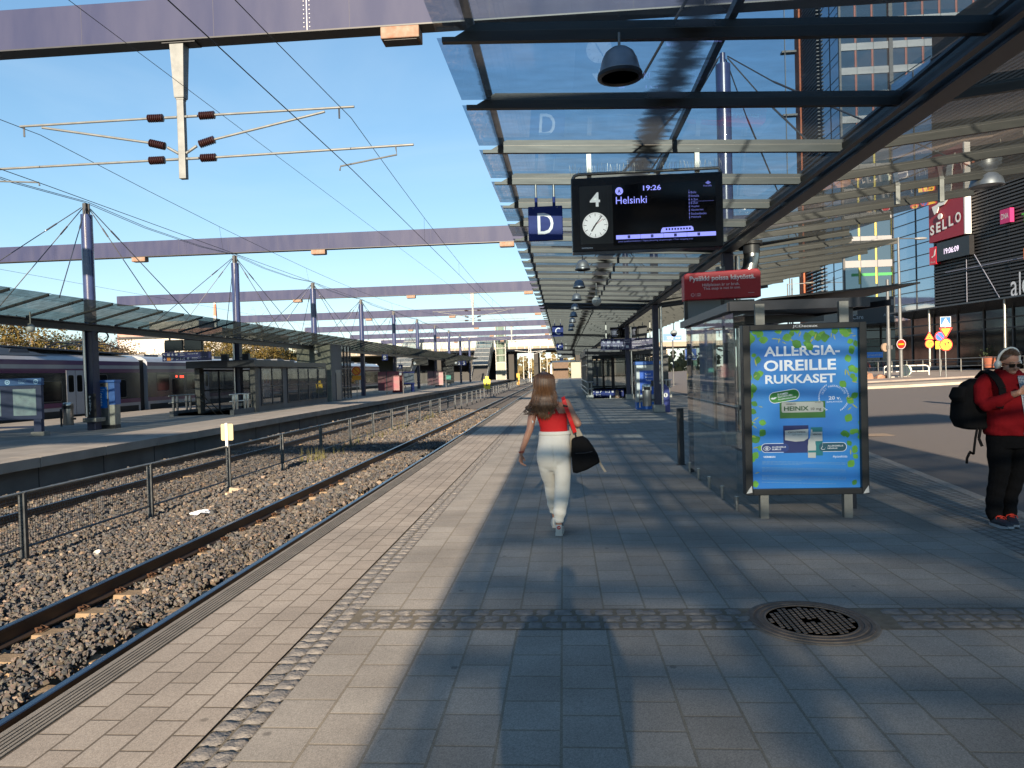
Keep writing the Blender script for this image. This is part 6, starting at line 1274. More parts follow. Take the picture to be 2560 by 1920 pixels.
# ---- office tower
of = thing('office_tower', 'tall office tower with grey bands, brick pier and coloured window strips', 'building', (39.0, 100, 1.2))
FW = 46; part('core', MB().box(.2, FW, .3, 13.5, 8.0, 74), mat('tower_core', (.03, .03, .035), .8), of)
gl = part('front_glass', MB().box(0, FW, 0, .25, 8.3, 74), BGM, of)
bd = MB(); ms = MB(); ye = MB(); re_ = MB()
zs = [8.0 + 3.3 * k + (0 if k else .2) for k in range(20)]
for k, z_ in enumerate(zs):
    if k: bd.box(0, FW, -.12, -.02, z_ + 2.25, z_ + 3.2)
    for i in range(20):
        if k < 3: ye.box(1.95 + i * 2.22, 2.25 + i * 2.22, -.06, -.005, z_ - .05, z_ + 2.25)
        elif k > 6: re_.box(1.95 + i * 2.22, 2.28 + i * 2.22, -.06, -.005, z_ - .05, z_ + 2.25)
        else: ye.box(1.95 + i * 2.22, 2.2 + i * 2.22, -.06, -.005, z_ - .05, z_ + 2.25)
for i in range(22): ms.box(-.03 + i * 2.22, .03 + i * 2.22, -.15, -.12, 8.3, 74)
part('spandrels', bd, PANW, gl); part('yellow_strips', ye, mat('strip_yellow', (.42, .36, .07), .5), gl); part('brick_strips', re_, mat('strip_brick', (.20, .07, .06), .7), gl); part('mullions', ms, MULL, gl)
part('sills', MB().box(0, FW, -.16, -.12, 14.3, 14.4), PANW, gl) if False else None
part('green_band', MB().box(1.0, 10.5, -.04, -.012, 12.35, 12.75), mat('band_green', (.02, .22, .05), .4), gl); part('corner_post', MB().box(-.15, .12, -.2, .15, 8, 74), MULL, of); part('column_strip', MB().box(6.4, 6.9, -.35, -.16, 7, 74), MULL, of)
sf = part('side_glass', MB().box(-.02, .1, .2, 14, 8.3, 74), BGL, of); fr = MB()
for k in range(20): fr.box(-.06, -.02, .2, 14, zs[k] + 2.2, zs[k] + 2.3).box(-.06, -.02, .2, 14, zs[k] + 1.1, zs[k] + 1.15)
for y_ in (.3, 3.5, 7, 10.5, 13.9): fr.box(-.08, -.02, y_ - .06, y_ + .06, 8.3, 74)
part('side_mullions', fr, MULL, sf)
lv = MB(); z = 9
while z < 72: lv.box(-.5, -.02, 7.2, 13.5, z, z + .15); z += .55
part('side_louvres', lv, mat('louvre_steel', (.05, .055, .065), .5), of)
part('brick_pier', MB().box(-.75, .35, 14.0, 16.0, 0, 76), mat('orange_brick', (.34, .10, .045), .85, 0, .3, 2.0, .2, 12), of)
part('scaffold_stair', MB().box(-2.6, -2.5, 15, 15.2, 0, 76).box(-3.0, -.8, 15, 16, 20, 20.3).box(-3.0, -.8, 15, 16, 30, 30.3).box(-3.0, -.8, 15, 16, 40, 40.3).box(-3.0, -.8, 15, 16, 50, 50.3), MULL, of)
pd = thing('shop_podium', 'low dark shop podium under the office tower with a pharmacy sign', 'building', (33.0, 84, 1.2))
part('upper_storey', MB().box(2.0, 26, 2.0, 14, 6.0, 8.2).box(-1.0, 26, -.2, 14, 4.95, 5.95), mat('podium_dark', (.02, .021, .026), .5), pd); g = part('shop_glass', MB().box(-.0, 26, 1.0, 14, 0, 4.95), BGD, pd)
fr = MB()
for i in range(12): fr.box(i * 2.1 - .08, i * 2.1 + .08, .85, .99, 0, 4.95)
for z_ in (.4, 2.3, 3.2, 4.2): fr.box(0, 26, .88, .985, z_ - .06, z_ + .06)
part('shop_mullions', fr, MULL, g); part('lit_window', MB().box(2.2, 4.1, .95, .99, 1.2, 3.1), mat('teal_window', (.03, .09, .09), .3), g)
ps_ = part('pharmacy_sign', MB().box(2.25, 4.3, .80, .86, 1.0, 1.65), mat('pharmacy_blue', (.02, .15, .55), .4, emit=.10), pd); part('pharmacy_lettering', MB().fit('apteekki', (2.4, .795, 1.12), 1.75, .36), LW, ps_)
part('white_lettering', MB().fit('aCare', (.25, -.215, 5.5), 1.5, .5).fit('ALEX', (4.0, -.215, 5.75), 1.1, .3).fit('ekki', (1.7, .8, 2.75), 1.1, .32), mat('letter_dim', (.35, .35, .37), .5), pd)
for x_ in (.2, 7.4): part('podium_column', MB().box(x_, x_ + .5, -1, -.5, 0, 5.0), MATS['podium_dark'], pd)
part('slanted_canopy', MB().add([(-1, -6, 4.6), (12, -9, 4.9), (12, .8, 4.9), (-1, .8, 4.6), (-1, -6, 4.7), (12, -9, 5.0), (12, .8, 5.0), (-1, .8, 4.7)], [(0, 3, 2, 1), (4, 5, 6, 7), (0, 1, 5, 4), (1, 2, 6, 5), (2, 3, 7, 6), (3, 0, 4, 7)]), mat('slanted_glass', (.08, .085, .09), .3, .3), pd); part('canopy_post', MB().cyl((.2, -4, 0), (.2, -4, 4.6), .1, n=8), STEEL, pd)
bw = thing('pale_end_building', 'pale low buildings and poles at the end of the street', 'building', (14, 190, 0)); part('walls', MB().box(-6, 14, 0, 8, 0, 6.5), BGE, bw); part('windows', MB().box(-4, 12, -.05, 0, 2.8, 4.6), BGD, bw); part('roof', MB().box(-6.4, 14.4, -.4, 8.2, 6.5, 6.9), WHITE, bw)
# ---- street furniture
POLE = mat('lamp_post_grey', (.13, .135, .14), .5, .3, .2, 3)
l1 = thing('signal_pole', 'thick grey pole without arm carrying a small side sign, left of the street lamp', 'pole', (21.03, 47, .55)); part('pole', MB().cyl((0, 0, 0), (0, 0, 3.3), .13, n=10).cyl((0, 0, 3.3), (0, 0, 6.45), .095, n=10), POLE, l1, 60); part('clamp', MB().box(-.17, .2, -.12, .1, 1.95, 2.2), DARK, l1); part('side_disc', MB().cyl((-.20, -.05, 2.08), (-.24, .05, 2.08), .28, n=16), mat('disc_back', (.25, .18, .13), .6), l1)
l2 = thing('street_lamp', 'tall street lamp with two arms in front of the blue glass corner', 'street lamp', (21.8, 47, .58)); part('pole', MB().cyl((0, 0, 0), (-.05, 0, 9.1), .125, .07, n=10), POLE, l2, 60); part('arm', MB().tube([(-1.2, 0, 8.97), (0, 0, 9.03), (1.2, 0, 9.0)], .035, 6), POLE, l2, 60)
for s_ in (-1, 1): part('lamp_head', MB().ell((s_ * 1.35, 0, 8.98), (.42, .14, .09), 12, 8), mat('lamp_head_grey', (.20, .20, .20), .4), l2, 180)
l3 = thing('far_street_lamp', 'grey street lamp with two arms seen above the shelter roof', 'street lamp', (34.5, 110, 1.0)); part('pole', MB().cyl((0, 0, 0), (0, 0, 13), .16, .1, n=8), POLE, l3); part('arm', MB().beam((0, 0, 12.9), (3.2, 0, 13), .1, .1), POLE, l3); part('lamp_head', MB().ell((3.3, 0, 13), (.9, .25, .16), 10, 6), STEEL, l3)
solo('far_pole', MB().cyl((0, 0, 0), (0, 0, 14), .16, .12, n=8), POLE, 'plain dark pole beside the far street lamp above the shelter roof', 'pole', None, (35.8, 112, 1.0))
YEL = mat('roadsign_yellow', (.80, .52, .02), .45); RSR = mat('roadsign_red', (.62, .03, .02), .45); RSB = mat('roadsign_blue', (.02, .12, .52), .45)
def tri(r_, down=False): return [(r_ * math.cos(R(a)), r_ * math.sin(R(a))) for a in ((90, 210, 330) if not down else (270, 30, 150))]
def pole_(t, h): part('pole', MB().cyl((0, .05, 0), (0, .05, h), .035, n=8), STAIN, t, 60)
def noturn(t, z_, r_):
    s_ = part('prohibition_disc', MB().cyl((0, 0, z_), (0, -.015, z_), r_, n=24), RSR, t, 40); part('face', MB().disc((0, -.018, z_), r_ * .84), YEL, s_)
    part('arrow', MB().box(-r_ * .22, -r_ * .08, -.021, -.02, z_ - r_ * .5, z_ + r_ * .2).box(-r_ * .22, r_ * .3, -.021, -.02, z_ + r_ * .2, z_ + r_ * .34).poly([(r_ * .28, .05 * r_), (r_ * .62, r_ * .27), (r_ * .28, .5 * r_)], (0, -.021, z_)), BLACK, s_); part('slash', MB().beam((-r_ * .6, -.023, z_ + r_ * .6), (r_ * .6, -.023, z_ - r_ * .6), .001, r_ * .12), RSR, s_)
t = thing('no_turn_sign', 'leftmost sign pole with small yellow warning triangle over a yellow disc', 'traffic sign', (24.08, 48, .62)); pole_(t, 2.9); noturn(t, 2.18, .29)
s_ = part('warning_triangle', MB().prism(tri(.36), -.015, 0).xf(Matrix.Translation((0, 0, 2.63))), RSR, t); part('face', MB().poly(tri(.25), (0, -.018, 2.63)), YEL, s_); part('symbol', MB().box(-.11, .11, -.02, -.019, 2.54, 2.58).box(-.06, .06, -.02, -.019, 2.58, 2.62), BLACK, s_)
t = thing('no_parking_sign', 'middle sign pole with a blue no parking disc above a yellow plate', 'traffic sign', (23.2, 45, .60)); pole_(t, 2.8); s_ = part('parking_disc', MB().cyl((0, 0, 2.57), (0, -.015, 2.57), .31, n=24), RSR, t, 40); part('face', MB().disc((0, -.018, 2.57), .25), RSB, s_); part('slash', MB().beam((-.18, -.02, 2.75), (.18, -.02, 2.39), .001, .05), RSR, s_)
s_ = part('plate', MB().box(-.27, .27, -.015, 0, 1.8, 2.28), YEL, t); part('lines', MB().box(-.2, .2, -.017, -.015, 2.12, 2.15).box(-.2, .1, -.017, -.015, 2.0, 2.03), BLACK, s_)
def crossing(t, z_, w_):
    s_ = part('crossing_plate', MB().box(-w_ / 2, w_ / 2, -.012, 0, z_ - w_ / 2, z_ + w_ / 2), WHITE, t); part('field', MB().box(-w_ * .46, w_ * .46, -.0145, -.0122, z_ - w_ * .46, z_ + w_ * .46), RSB, s_); part('triangle', MB().poly([(0, w_ * .38), (-w_ * .41, -w_ * .34), (w_ * .41, -w_ * .34)], (0, -.017, z_)), WLET, s_)
    u = w_; part('walker', MB().disc((0, -.019, z_ + u * .17), u * .05, n=10).beam((0, -.019, z_ + u * .12), (0, -.019, z_ - u * .08), .001, u * .09).beam((0, -.019, z_ - u * .06), (-u * .11, -.019, z_ - u * .30), .001, u * .05).beam((0, -.019, z_ - u * .06), (u * .12, -.019, z_ - u * .28), .001, u * .05).beam((0, -.019, z_ + u * .09), (u * .12, -.019, z_ - u * .05), .001, u * .04).beam((0, -.019, z_ + u * .09), (-u * .12, -.019, z_ - u * .04), .001, u * .04), BLACK, s_)
t = thing('crossing_yield_sign', 'right sign pole with blue crossing sign, yield triangle and yellow disc', 'traffic sign', (22.5, 43, .58)); pole_(t, 3.2); crossing(t, 3.37, .60); s_ = part('yield_triangle', MB().prism(tri(.44, True), -.015, 0).xf(Matrix.Translation((.0, 0, 2.80))), RSR, t); part('face', MB().poly(tri(.29, True), (.0, -.018, 2.82)), YEL, s_); noturn(t, 2.03, .37)
t = thing('no_entry_sign', 'red no entry disc with yellow bar on the street lamp post', 'traffic sign', (21.72, 46.75, 2.8), R(-62)); part('disc', MB().cyl((0, 0, 0), (0, -.02, 0), .32, n=24), mat('no_entry_red', (.75, .03, .02), .4), t, 40); part('bar', MB().box(-.2, .2, -.023, -.021, -.05, .05), YEL, t); part('edge', MB().disc((0, -.022, 0), .32, r_in=.285), WLET, t)
t = thing('crossing_sign', 'blue pedestrian crossing sign seen through the shelter glass', 'traffic sign', (5.38, 30, 0)); pole_(t, 2.5); crossing(t, 2.25, .50); part('lower_plate', MB().box(.10, .25, -.01, .0, 1.65, 1.98), mat('plate_green', (.12, .25, .18), .5), t)
t = thing('overhead_road_sign', 'blue hanging road sign down the street beyond the platform', 'road sign', (9.6, 62, 4.1)); part('panel', MB().box(-.8, .75, -.03, .03, -.02, .38).box(-.8, .2, -.03, .03, .38, .55), RSB, t); part('lettering', MB().fit('Lähijunat', (-.5, -.033, .22), .6, .1).fit('Närtåg', (-.5, -.033, .06), .5, .1).fit('21-27', (.25, -.033, .1), .4, .14), WLET, t); part('post', MB().cyl((0, .05, -4.1), (0, .05, .5), .06, n=8), POLE, t)
t = thing('ball_camera', 'white ball camera hanging beyond the right canopy edge', 'camera', (7.2, 46, 3.95)); part('dome', MB().ell((0, 0, 0), (.22, .22, .2), 14, 10), WHITE, t, 180); part('lens', MB().ell((0, 0, -.1), (.17, .17, .16), 12, 8), BLACK, t, 180); part('stem', MB().cyl((0, 0, .15), (0, 0, .85), .03, n=6), STEEL, t)
# white barrier, rubble, kerbs
t = thing('white_barrier', 'white tube barrier with round pale disc on a low concrete base', 'barrier', (22.6, 48, .52)); WB = mat('barrier_white', (.62, .60, .56), .5, 0, .15, 4)
part('frame', MB().tube([(-1.45, 0, .15), (-1.45, 0, .72), (-1.38, 0, .84), (-1.25, 0, .88), (1.2, 0, .88), (1.36, 0, .82), (1.42, 0, .68), (1.42, 0, .15)], .045, 8), WB, t, 60); part('mid_rail', MB().tube([(-1.45, 0, .5), (1.42, 0, .5)], .03, 6), WB, t, 60); part('post', MB().cyl((0, 0, .15), (0, 0, .88), .04, n=8), WB, t); part('disc', MB().cyl((0, .06, .58), (0, .09, .58), .37, n=20), mat('disc_pale_green', (.50, .58, .48), .6), t, 40)
part('base', MB().prism([(-1.75, -.06), (1.7, -.06), (1.6, .19), (-1.62, .19)], -.35, .35), mat('base_concrete', (.50, .46, .40), .9, 0, .2, 3), t, bevel=.03)
def boulder(mb, c, r, seed):
    g_ = np.random.default_rng(seed); m_ = MB().ell((0, 0, 0), (1, 1, 1), 10, 7); mb.add([(c[0] + p[0] * r[0] * (f_ := g_.uniform(.75, 1.15)), c[1] + p[1] * r[1] * f_, c[2] + p[2] * r[2] * f_) for p in m_.v], m_.f); return mb
PR = mat('pink_rock', (.36, .20, .13), .9, 0, .45, 2.5, .5, 9)
for i, (x_, y_, r_) in enumerate(((19.85, 48, (.65, .55, .55)), (20.75, 47.5, (.42, .35, .30)), (19.0, 48.6, (.5, .5, .4)))): solo('boulder', boulder(MB(), (0, 0, 0), r_, i), PR, ['biggest pink boulder beside the white barrier', 'smaller pink boulder touching the white barrier base', 'pink boulder mostly hidden by the advert edge'][i], 'boulder', 'pink boulders by the barrier', (x_, y_, .58))
def slab_on_slope(name, poly, h, m, **k):
    n = len(poly); v = [(x_, y_, gz(x_) - .25) for x_, y_ in poly] + [(x_, y_, gz(x_) + h) for x_, y_ in poly]; c0 = (sum(p[0] for p in poly) / n, sum(p[1] for p in poly) / n); v += [(c0[0], c0[1], gz(c0[0]) + h)]
    return struct(name, MB().add(v, [(n + i, n + (i + 1) % n, 2 * n) for i in range(n)] + [(i, (i + 1) % n, (i + 1) % n + n, i + n) for i in range(n)]), m, **k)
slab_on_slope('traffic_island', [(13.5, 38.6), (15.4, 37.6), (17.4, 36.7), (20, 36.2), (21.2, 36.6), (21.6, 37.6), (20, 38.8), (16, 40.2), (13.8, 40.4)], .13, mat('island_kerb', (.42, .36, .29), .9, 0, .25, 1.5, .2, 30))
slab_on_slope('square_paving', [(16.5, 45.2), (24.5, 42.2), (26.5, 43.0), (28.5, 40), (31.5, 40), (29, 62), (40, 100), (26, 100), (20, 60)], .10, PINKP)
pdx = [(12, 26.5), (13.2, 26), (13.4, 27), (12.2, 27.4)]
dr = thing('drain_grate', 'dark iron drain grate in the road right of the advert', 'drain', (7.45, 17.2, gz(7.45) + .006)); q = MB()
for k in range(9): q.box(-.42, .42, -.28 + k * .065, -.25 + k * .065, 0, .006)
part('bars', q, IRON, dr); part('frame', MB().box(-.46, -.42, -.31, .31, 0, .008).box(.42, .46, -.31, .31, 0, .008), IRON, dr)
rl = thing('street_railing', 'long thin grey railing in front of the shopping centre', 'railing', (0, 0, 0)); rp = [(25.6, 66), (26.0, 60), (26.6, 54), (27.4, 48), (28.2, 43), (29.0, 38), (30, 32)]; q = MB()
part('top_rail', MB().tube([(x_, y_, gz(x_) + 1.0) for x_, y_ in rp], .03, 6), STEEL, rl, 60); part('mid_rail', MB().tube([(x_, y_, gz(x_) + .5) for x_, y_ in rp], .022, 6), STEEL, rl, 60)
for (xa, ya), (xb, yb) in zip(rp[:-1], rp[1:]):
    for k in range(3): x_, y_ = xa + (xb - xa) * k / 3, ya + (yb - ya) * k / 3; part('post', MB().cyl((x_, y_, gz(x_)), (x_, y_, gz(x_) + 1.0), .035, n=6), STEEL, rl)
t = thing('planter', 'terracotta planter with shrub behind the railing', 'planter', (29.0, 50.0, 1.1)); part('pot', MB().lathe([(.35, 0), (.5, .7), (.52, .75), (.45, .75), (.4, .6)], 14), mat('terracotta', (.28, .09, .05), .8), t, 40)
lf_ = MB()
for k in range(160): a_ = RNG.normal(0, .22, 3); lf_.add([(a_[0], a_[1], .95 + a_[2]), (a_[0] + .08, a_[1] + .02, .98 + a_[2]), (a_[0] + .05, a_[1] + .08, 1.03 + a_[2])], [(0, 1, 2)])
part('shrub', lf_, LN, t)
for i in range(16):
    x_ = 25.2 + i * .30; y_ = 64.5 - .05 * i
    b_ = thing('parked_bicycle', 'one of the many bicycles parked in a row by the shop front', 'bicycle', (x_, y_, .85), R(80 + RNG.normal() * 6), 'bicycles parked along the shop front'); CB = [(.25, .25, .08), (.05, .06, .07), (.25, .06, .05), (.10, .14, .10)][i % 4]
    for s2 in (-.5, .5): part('wheel', MB().tube([(s2 + .33 * math.cos(R(a)), 0, .33 + .33 * math.sin(R(a))) for a in range(0, 361, 30)], .022, 4), BLACK, b_)
    part('frame', MB().tube([(-.5, 0, .33), (-.1, 0, .33), (.32, 0, .82), (-.18, 0, .80), (-.1, 0, .33)], .02, 4).tube([(-.5, 0, .33), (-.18, 0, .8)], .016, 4).tube([(.5, 0, .33), (.34, 0, .95)], .02, 4), mat(f'bike_paint_{i % 4}', CB, .4), b_); part('saddle', MB().ell((-.2, 0, .95), (.13, .07, .04), 8, 5), BLACK, b_); part('handlebar', MB().tube([(.30, -.25, 1.0), (.34, 0, 1.02), (.30, .25, 1.0)], .016, 4), STEEL, b_)
wp = solo('white_post', MB().cyl((0, 0, 0), (0, 0, .62), .10, n=12).cyl((0, 0, .62), (0, 0, 1.05), .135, n=12), mat('post_grey', (.16, .17, .18), .5), 'grey post right behind the man at the photo edge', 'post', None, (13.2, 22.2, gz(13.2)))
part('white_cap', MB().lathe([(.14, 1.05), (.15, 1.1), (.13, 1.35), (.0001, 1.38)], 14), WHITE, wp, 40)
# ================================================================ PEOPLE
def organic(mb, vox=.006, it=4, m=None):
    """many closed pieces fused into one continuous smooth skin"""
    o = bpy.data.objects.new('tmp', mb.mesh('tmp')); COL.objects.link(o)
    r = o.modifiers.new('r', 'REMESH'); r.mode = 'VOXEL'; r.voxel_size = vox
    s = o.modifiers.new('s', 'SMOOTH'); s.iterations = it; s.factor = .5
    me = bpy.data.meshes.new_from_object(o.evaluated_get(bpy.context.evaluated_depsgraph_get()))
    bpy.data.objects.remove(o); me.shade_smooth(); me.materials.clear()
    if m: me.materials.append(m)
    return me
def vl(mb, rings, n=22, p=1.0):
    """stack of level ellipses (x, y, z, rx, ry)"""
    return mb.loft([[(x + rx * math.copysign(abs(math.cos(a)) ** p, math.cos(a)), y + ry * math.copysign(abs(math.sin(a)) ** p, math.sin(a)), z) for a in (2 * math.pi * j / n for j in range(n))] for x, y, z, rx, ry in rings])
def limb(mb, pts, r, n=14):
    mb.tube(pts, r, n)
    for p, q in zip(pts, r): mb.ell(p, (q, q, q), 10, 8)
    return mb
def hand(mb, w, d, side, palm, curl=.35, ln=1.0):
    """w wrist point, d direction of the hand, side = thumb direction, palm = direction the palm faces"""
    w, d, side, palm = Vector(w), Vector(d).normalized(), Vector(side).normalized(), Vector(palm).normalized()
    k = w + d * .085 * ln
    mb.loft([[tuple(w + d * t * ln + side * a * sw + palm * b * .013) for a, b in ((-1, -.8), (0, -1), (1, -.8), (1.1, 0), (1, .8), (0, 1), (-1, .8), (-1.1, 0))] for t, sw in ((-.01, .022), (.02, .030), (.06, .040), (.09, .039))])
    for i, (o, l) in enumerate(((.031, .070), (.0105, .080), (-.0105, .074), (-.031, .058))):
        b = k + side * o; a1 = curl * (.7 + .15 * i); p1 = b + (d * math.cos(a1) + palm * math.sin(a1)) * l * .45; a2 = a1 + curl * 1.1; p2 = p1 + (d * math.cos(a2) + palm * math.sin(a2)) * l * .32; a3 = a2 + curl * .8; p3 = p2 + (d * math.cos(a3) + palm * math.sin(a3)) * l * .25
        limb(mb, [b - d * .012, p1, p2, p3], [.0095, .0088, .008, .0068], 8)
    t0 = w + d * .025 + side * .024; t1 = t0 + (d * .7 + side * .7 + palm * .3).normalized() * .042; t2 = t1 + (d * .9 + side * .25 + palm * .45).normalized() * .032
    limb(mb, [t0, t1, t2], [.013, .0105, .008], 8); return mb
def hair_mat(name, c1, c2, c3):
    m = bpy.data.materials.new(name); m.use_nodes = True; nt = m.node_tree; b = nt.nodes['Principled BSDF']; g = nt.nodes.new('ShaderNodeNewGeometry'); r = nt.nodes.new('ShaderNodeValToRGB'); e = r.color_ramp.elements
    e[0].color = (*c1, 1); e[1].color = (*c3, 1); q = e.new(.5); q.color = (*c2, 1); nt.links.new(g.outputs['Random Per Island'], r.inputs[0]); nt.links.new(r.outputs[0], b.inputs['Base Color']); b.inputs['Roughness'].default_value = .38; b.inputs['Specular IOR Level'].default_value = .6; return m
SKIN = mat('skin', (.46, .25, .17), .5, 0, .22, 9, .04, 200, col2=(.40, .19, .13)); SKIN.node_tree.nodes['Principled BSDF'].inputs['Subsurface Weight'].default_value = .12; SKIN.node_tree.nodes['Principled BSDF'].inputs['Subsurface Radius'].default_value = (.02, .008, .004)
# ---- woman walking away ------------------------------------------------------------
wm = thing('person', 'person in red top and white trousers walking away with long brown hair', 'person', (-.10, 7.3, .002))
b = MB()
vl(b, [(-.01, 0, 1.0, .14, .09), (-.012, 0, 1.12, .132, .085), (-.03, 0, 1.25, .145, .09), (-.05, -.005, 1.34, .165, .085), (-.06, -.005, 1.385, .13, .07), (-.085, -.005, 1.42, .06, .055), (-.098, .0, 1.47, .05, .05), (-.10, .01, 1.53, .05, .055)])
b.ell((-.10, .015, 1.60), (.078, .098, .115), 18, 14); b.ell((-.10, .075, 1.555), (.05, .05, .06), 12, 8); b.ell((-.10, .118, 1.585), (.012, .02, .022), 8, 6)
limb(b, [(-.205, -.005, 1.365), (-.235, -.02, 1.25), (-.262, -.045, 1.115), (-.305, -.035, 1.01), (-.362, -.01, .868)], [.052, .045, .037, .034, .0225])
limb(b, [(.115, -.005, 1.375), (.165, -.02, 1.28), (.235, -.03, 1.165), (.20, .09, 1.13), (.15, .20, 1.16)], [.052, .046, .040, .034, .024])
hand(b, (-.364, -.008, .862), (-.06, .06, -1), (.25, .95, 0), (1, -.2, 0), .5, .92); hand(b, (.15, .20, 1.16), (-.5, .5, .3), (.2, .2, 1), (-.6, -.6, 0), .9, .9)
limb(b, [(.012, 0, .22), (.012, .0, .09), (.012, .02, .05)], [.038, .032, .03]); limb(b, [(-.045, .30, .25), (-.03, .36, .12), (-.03, .38, .07)], [.038, .032, .03])
part('body', organic(b, .0052, 4, SKIN), SKIN, wm)
WT = mat('cream_jersey', (.76, .72, .645), .85, 0, .12, 3, .25, 14, stretch=(1, 1, .5)); t = MB()
vl(t, [(-.007, 0, 1.085, .150, .102), (-.007, 0, 1.06, .160, .110), (-.012, -.01, 1.0, .166, .122), (-.018, -.018, .90, .178, .132), (-.018, -.022, .84, .182, .134), (-.018, -.014, .78, .182, .122), (-.018, -.006, .73, .170, .10), (-.018, 0, .68, .12, .06)])
limb(t, [(-.100, -.022, .82), (-.104, .02, .72), (-.085, .09, .60), (-.068, .15, .52), (-.058, .21, .40), (-.048, .275, .28), (-.040, .31, .20)], [.083, .086, .076, .070, .068, .066, .050])
limb(t, [(.068, -.032, .82), (.066, -.03, .72), (.064, -.02, .60), (.062, -.01, .52), (.046, -.012, .38), (.026, -.010, .24), (.014, -.004, .175)], [.088, .092, .086, .083, .078, .070, .054])
me = organic(t, .008, 26, WT)
tr_ = part('trousers', me, WT, wm)
nv = len(me.vertices); co = np.empty(nv * 3); me.vertices.foreach_get('co', co); co = co.reshape(-1, 3)     # soft cloth folds
fo = np.sin(co[:, 2] * 46 + co[:, 0] * 34 + 1.2 * np.sin(co[:, 0] * 21)) * np.clip(1 - np.abs(co[:, 2] - .83) / .22, 0, 1) * np.clip(co[:, 0] * 9 + .3, 0, 1) * .0042 + np.sin(co[:, 2] * 58 + co[:, 0] * 15) * np.clip(1 - np.abs(co[:, 2] - .27) / .15, 0, 1) * .003 + np.sin(co[:, 2] * 27 - co[:, 0] * 24) * .0018
nrm = np.empty(nv * 3); me.vertices.foreach_get('normal', nrm); nrm = nrm.reshape(-1, 3); co += nrm * fo[:, None] - np.array([0, 1, 0])[None] * 0
seam = np.exp(-((co[:, 0] + .018) / .012) ** 2) * (co[:, 1] < -.02) * np.clip((co[:, 2] - .70) / .1, 0, 1) * np.clip((1.0 - co[:, 2]) / .1, 0, 1); co[:, 1] += seam * .012
me.vertices.foreach_set('co', co.ravel()); me.update()
wb_ = MB(); vl(wb_, [(-.007, 0, 1.052, .163, .113), (-.007, 0, 1.060, .166, .116), (-.007, 0, 1.085, .160, .112), (-.008, 0, 1.090, .153, .106)], 72)
wb_.v = [(x * (1 + .012 * (i % 2)), y * (1 + .02 * (i % 2)), z) for i, (x, y, z) in enumerate(wb_.v)]; part('waistband', wb_, WT, tr_, 180)
for c in ((.013, -.004, .165), (-.038, .315, .20)):
    cf_ = MB(); vl(cf_, [(c[0], c[1], c[2] + .018, .047, .047), (c[0], c[1], c[2] + .01, .051, .051), (c[0], c[1], c[2] - .022, .049, .049), (c[0], c[1], c[2] - .03, .042, .042)], 40); cf_.v = [(c[0] + (x - c[0]) * (1 + .05 * (i % 2)), c[1] + (y - c[1]) * (1 + .05 * (i % 2)), z) for i, (x, y, z) in enumerate(cf_.v)]; part('cuff', cf_, WT, tr_, 180)
RD = mat('red_jersey', (.55, .006, .008), .8, 0, .2, 4, .2, 30); t = MB()
vl(t, [(-.014, 0, 1.078, .147, .101), (-.014, 0, 1.12, .142, .097), (-.022, 0, 1.18, .148, .098), (-.032, -.002, 1.245, .158, .102), (-.036, -.003, 1.275, .156, .101)])
for pts in ([(-.165, -.085, 1.27), (-.155, -.08, 1.33), (-.14, -.045, 1.395), (-.135, .03, 1.40), (-.14, .085, 1.30)], [(.03, -.085, 1.27), (.0, -.082, 1.34), (-.005, -.05, 1.405), (-.005, .03, 1.41), (.03, .085, 1.30)], [(-.06, -.095, 1.27), (-.05, -.09, 1.33), (-.03, -.07, 1.385)]): t.tube(pts, [.032, .026, .024, .022, .03][: len(pts)], 10, flat=.45)
me = organic(t, .006, 4, RD); part('top', me, RD, wm)
SH = mat('shoe_white', (.55, .53, .49), .6, 0, .2, 8)
def shoe(o, rz=0.0, pitch=0.0, m=SH, sole_m=None, s=1.0, par=wm, tabm=None):
    sh_ = part('shoe', organic(MB().loft([[(-.030 * s, y, z0), (.030 * s, y, z0), (.036 * s * w, y, z0 + .03), (.030 * s * w, y, z1), (-.030 * s * w, y, z1), (-.036 * s * w, y, z0 + .03)] for y, w, z0, z1 in ((-.045, .85, .03, .10), (-.035, 1.0, .02, .118), (.0, 1.05, .02, .105), (.06, 1.1, .02, .085), (.12, 1.22, .02, .068), (.17, 1.1, .02, .058), (.205, .75, .025, .045))]), .005, 3, m), m, par)
    sh_.location = o; sh_.rotation_euler = (pitch, 0, rz)
    so_ = part('sole', MB().loft([[(-.038 * w * s, y, 0 + l), (.038 * w * s, y, 0 + l), (.040 * w * s, y, .028 + l * .6), (-.040 * w * s, y, .028 + l * .6)] for y, w, l in ((-.055, .8, .004), (-.04, 1.0, .0), (.05, 1.0, .0), (.13, 1.16, .0), (.19, .95, .006), (.215, .6, .014))]), sole_m or mat('sole_white', (.52, .49, .44), .7), sh_, 40); return sh_
s1 = shoe((.014, -.005, 0), -.06); part('heel_patch', MB().ell((0, -.045, .088), (.020, .008, .020), 12, 8), mat('heel_red', (.45, .06, .05), .6), s1, 180); part('heel_mark', MB().beam((-.010, -.0545, .086), (.012, -.0545, .093), .001, .004), WLET, s1)
s2 = shoe((-.03, .365, 0), .05)
HM = hair_mat('brown_hair', (.055, .022, .009), (.135, .058, .022), (.21, .10, .042)); hb = MB()
hx = lambda z: -.10 + .0 * z
vl(hb, [(-.10, .01, 1.706, .015, .02), (-.10, .01, 1.698, .045, .05), (-.10, .004, 1.67, .076, .086), (-.10, -.004, 1.63, .090, .100), (-.10, -.01, 1.57, .090, .098), (-.10, -.035, 1.50, .082, .060), (-.10, -.065, 1.42, .085, .036), (-.10, -.08, 1.36, .06, .02)])
hcap = part('hair', organic(hb, .008, 4, HM), HM, wm)
hs = MB(); rg = np.random.default_rng(3)
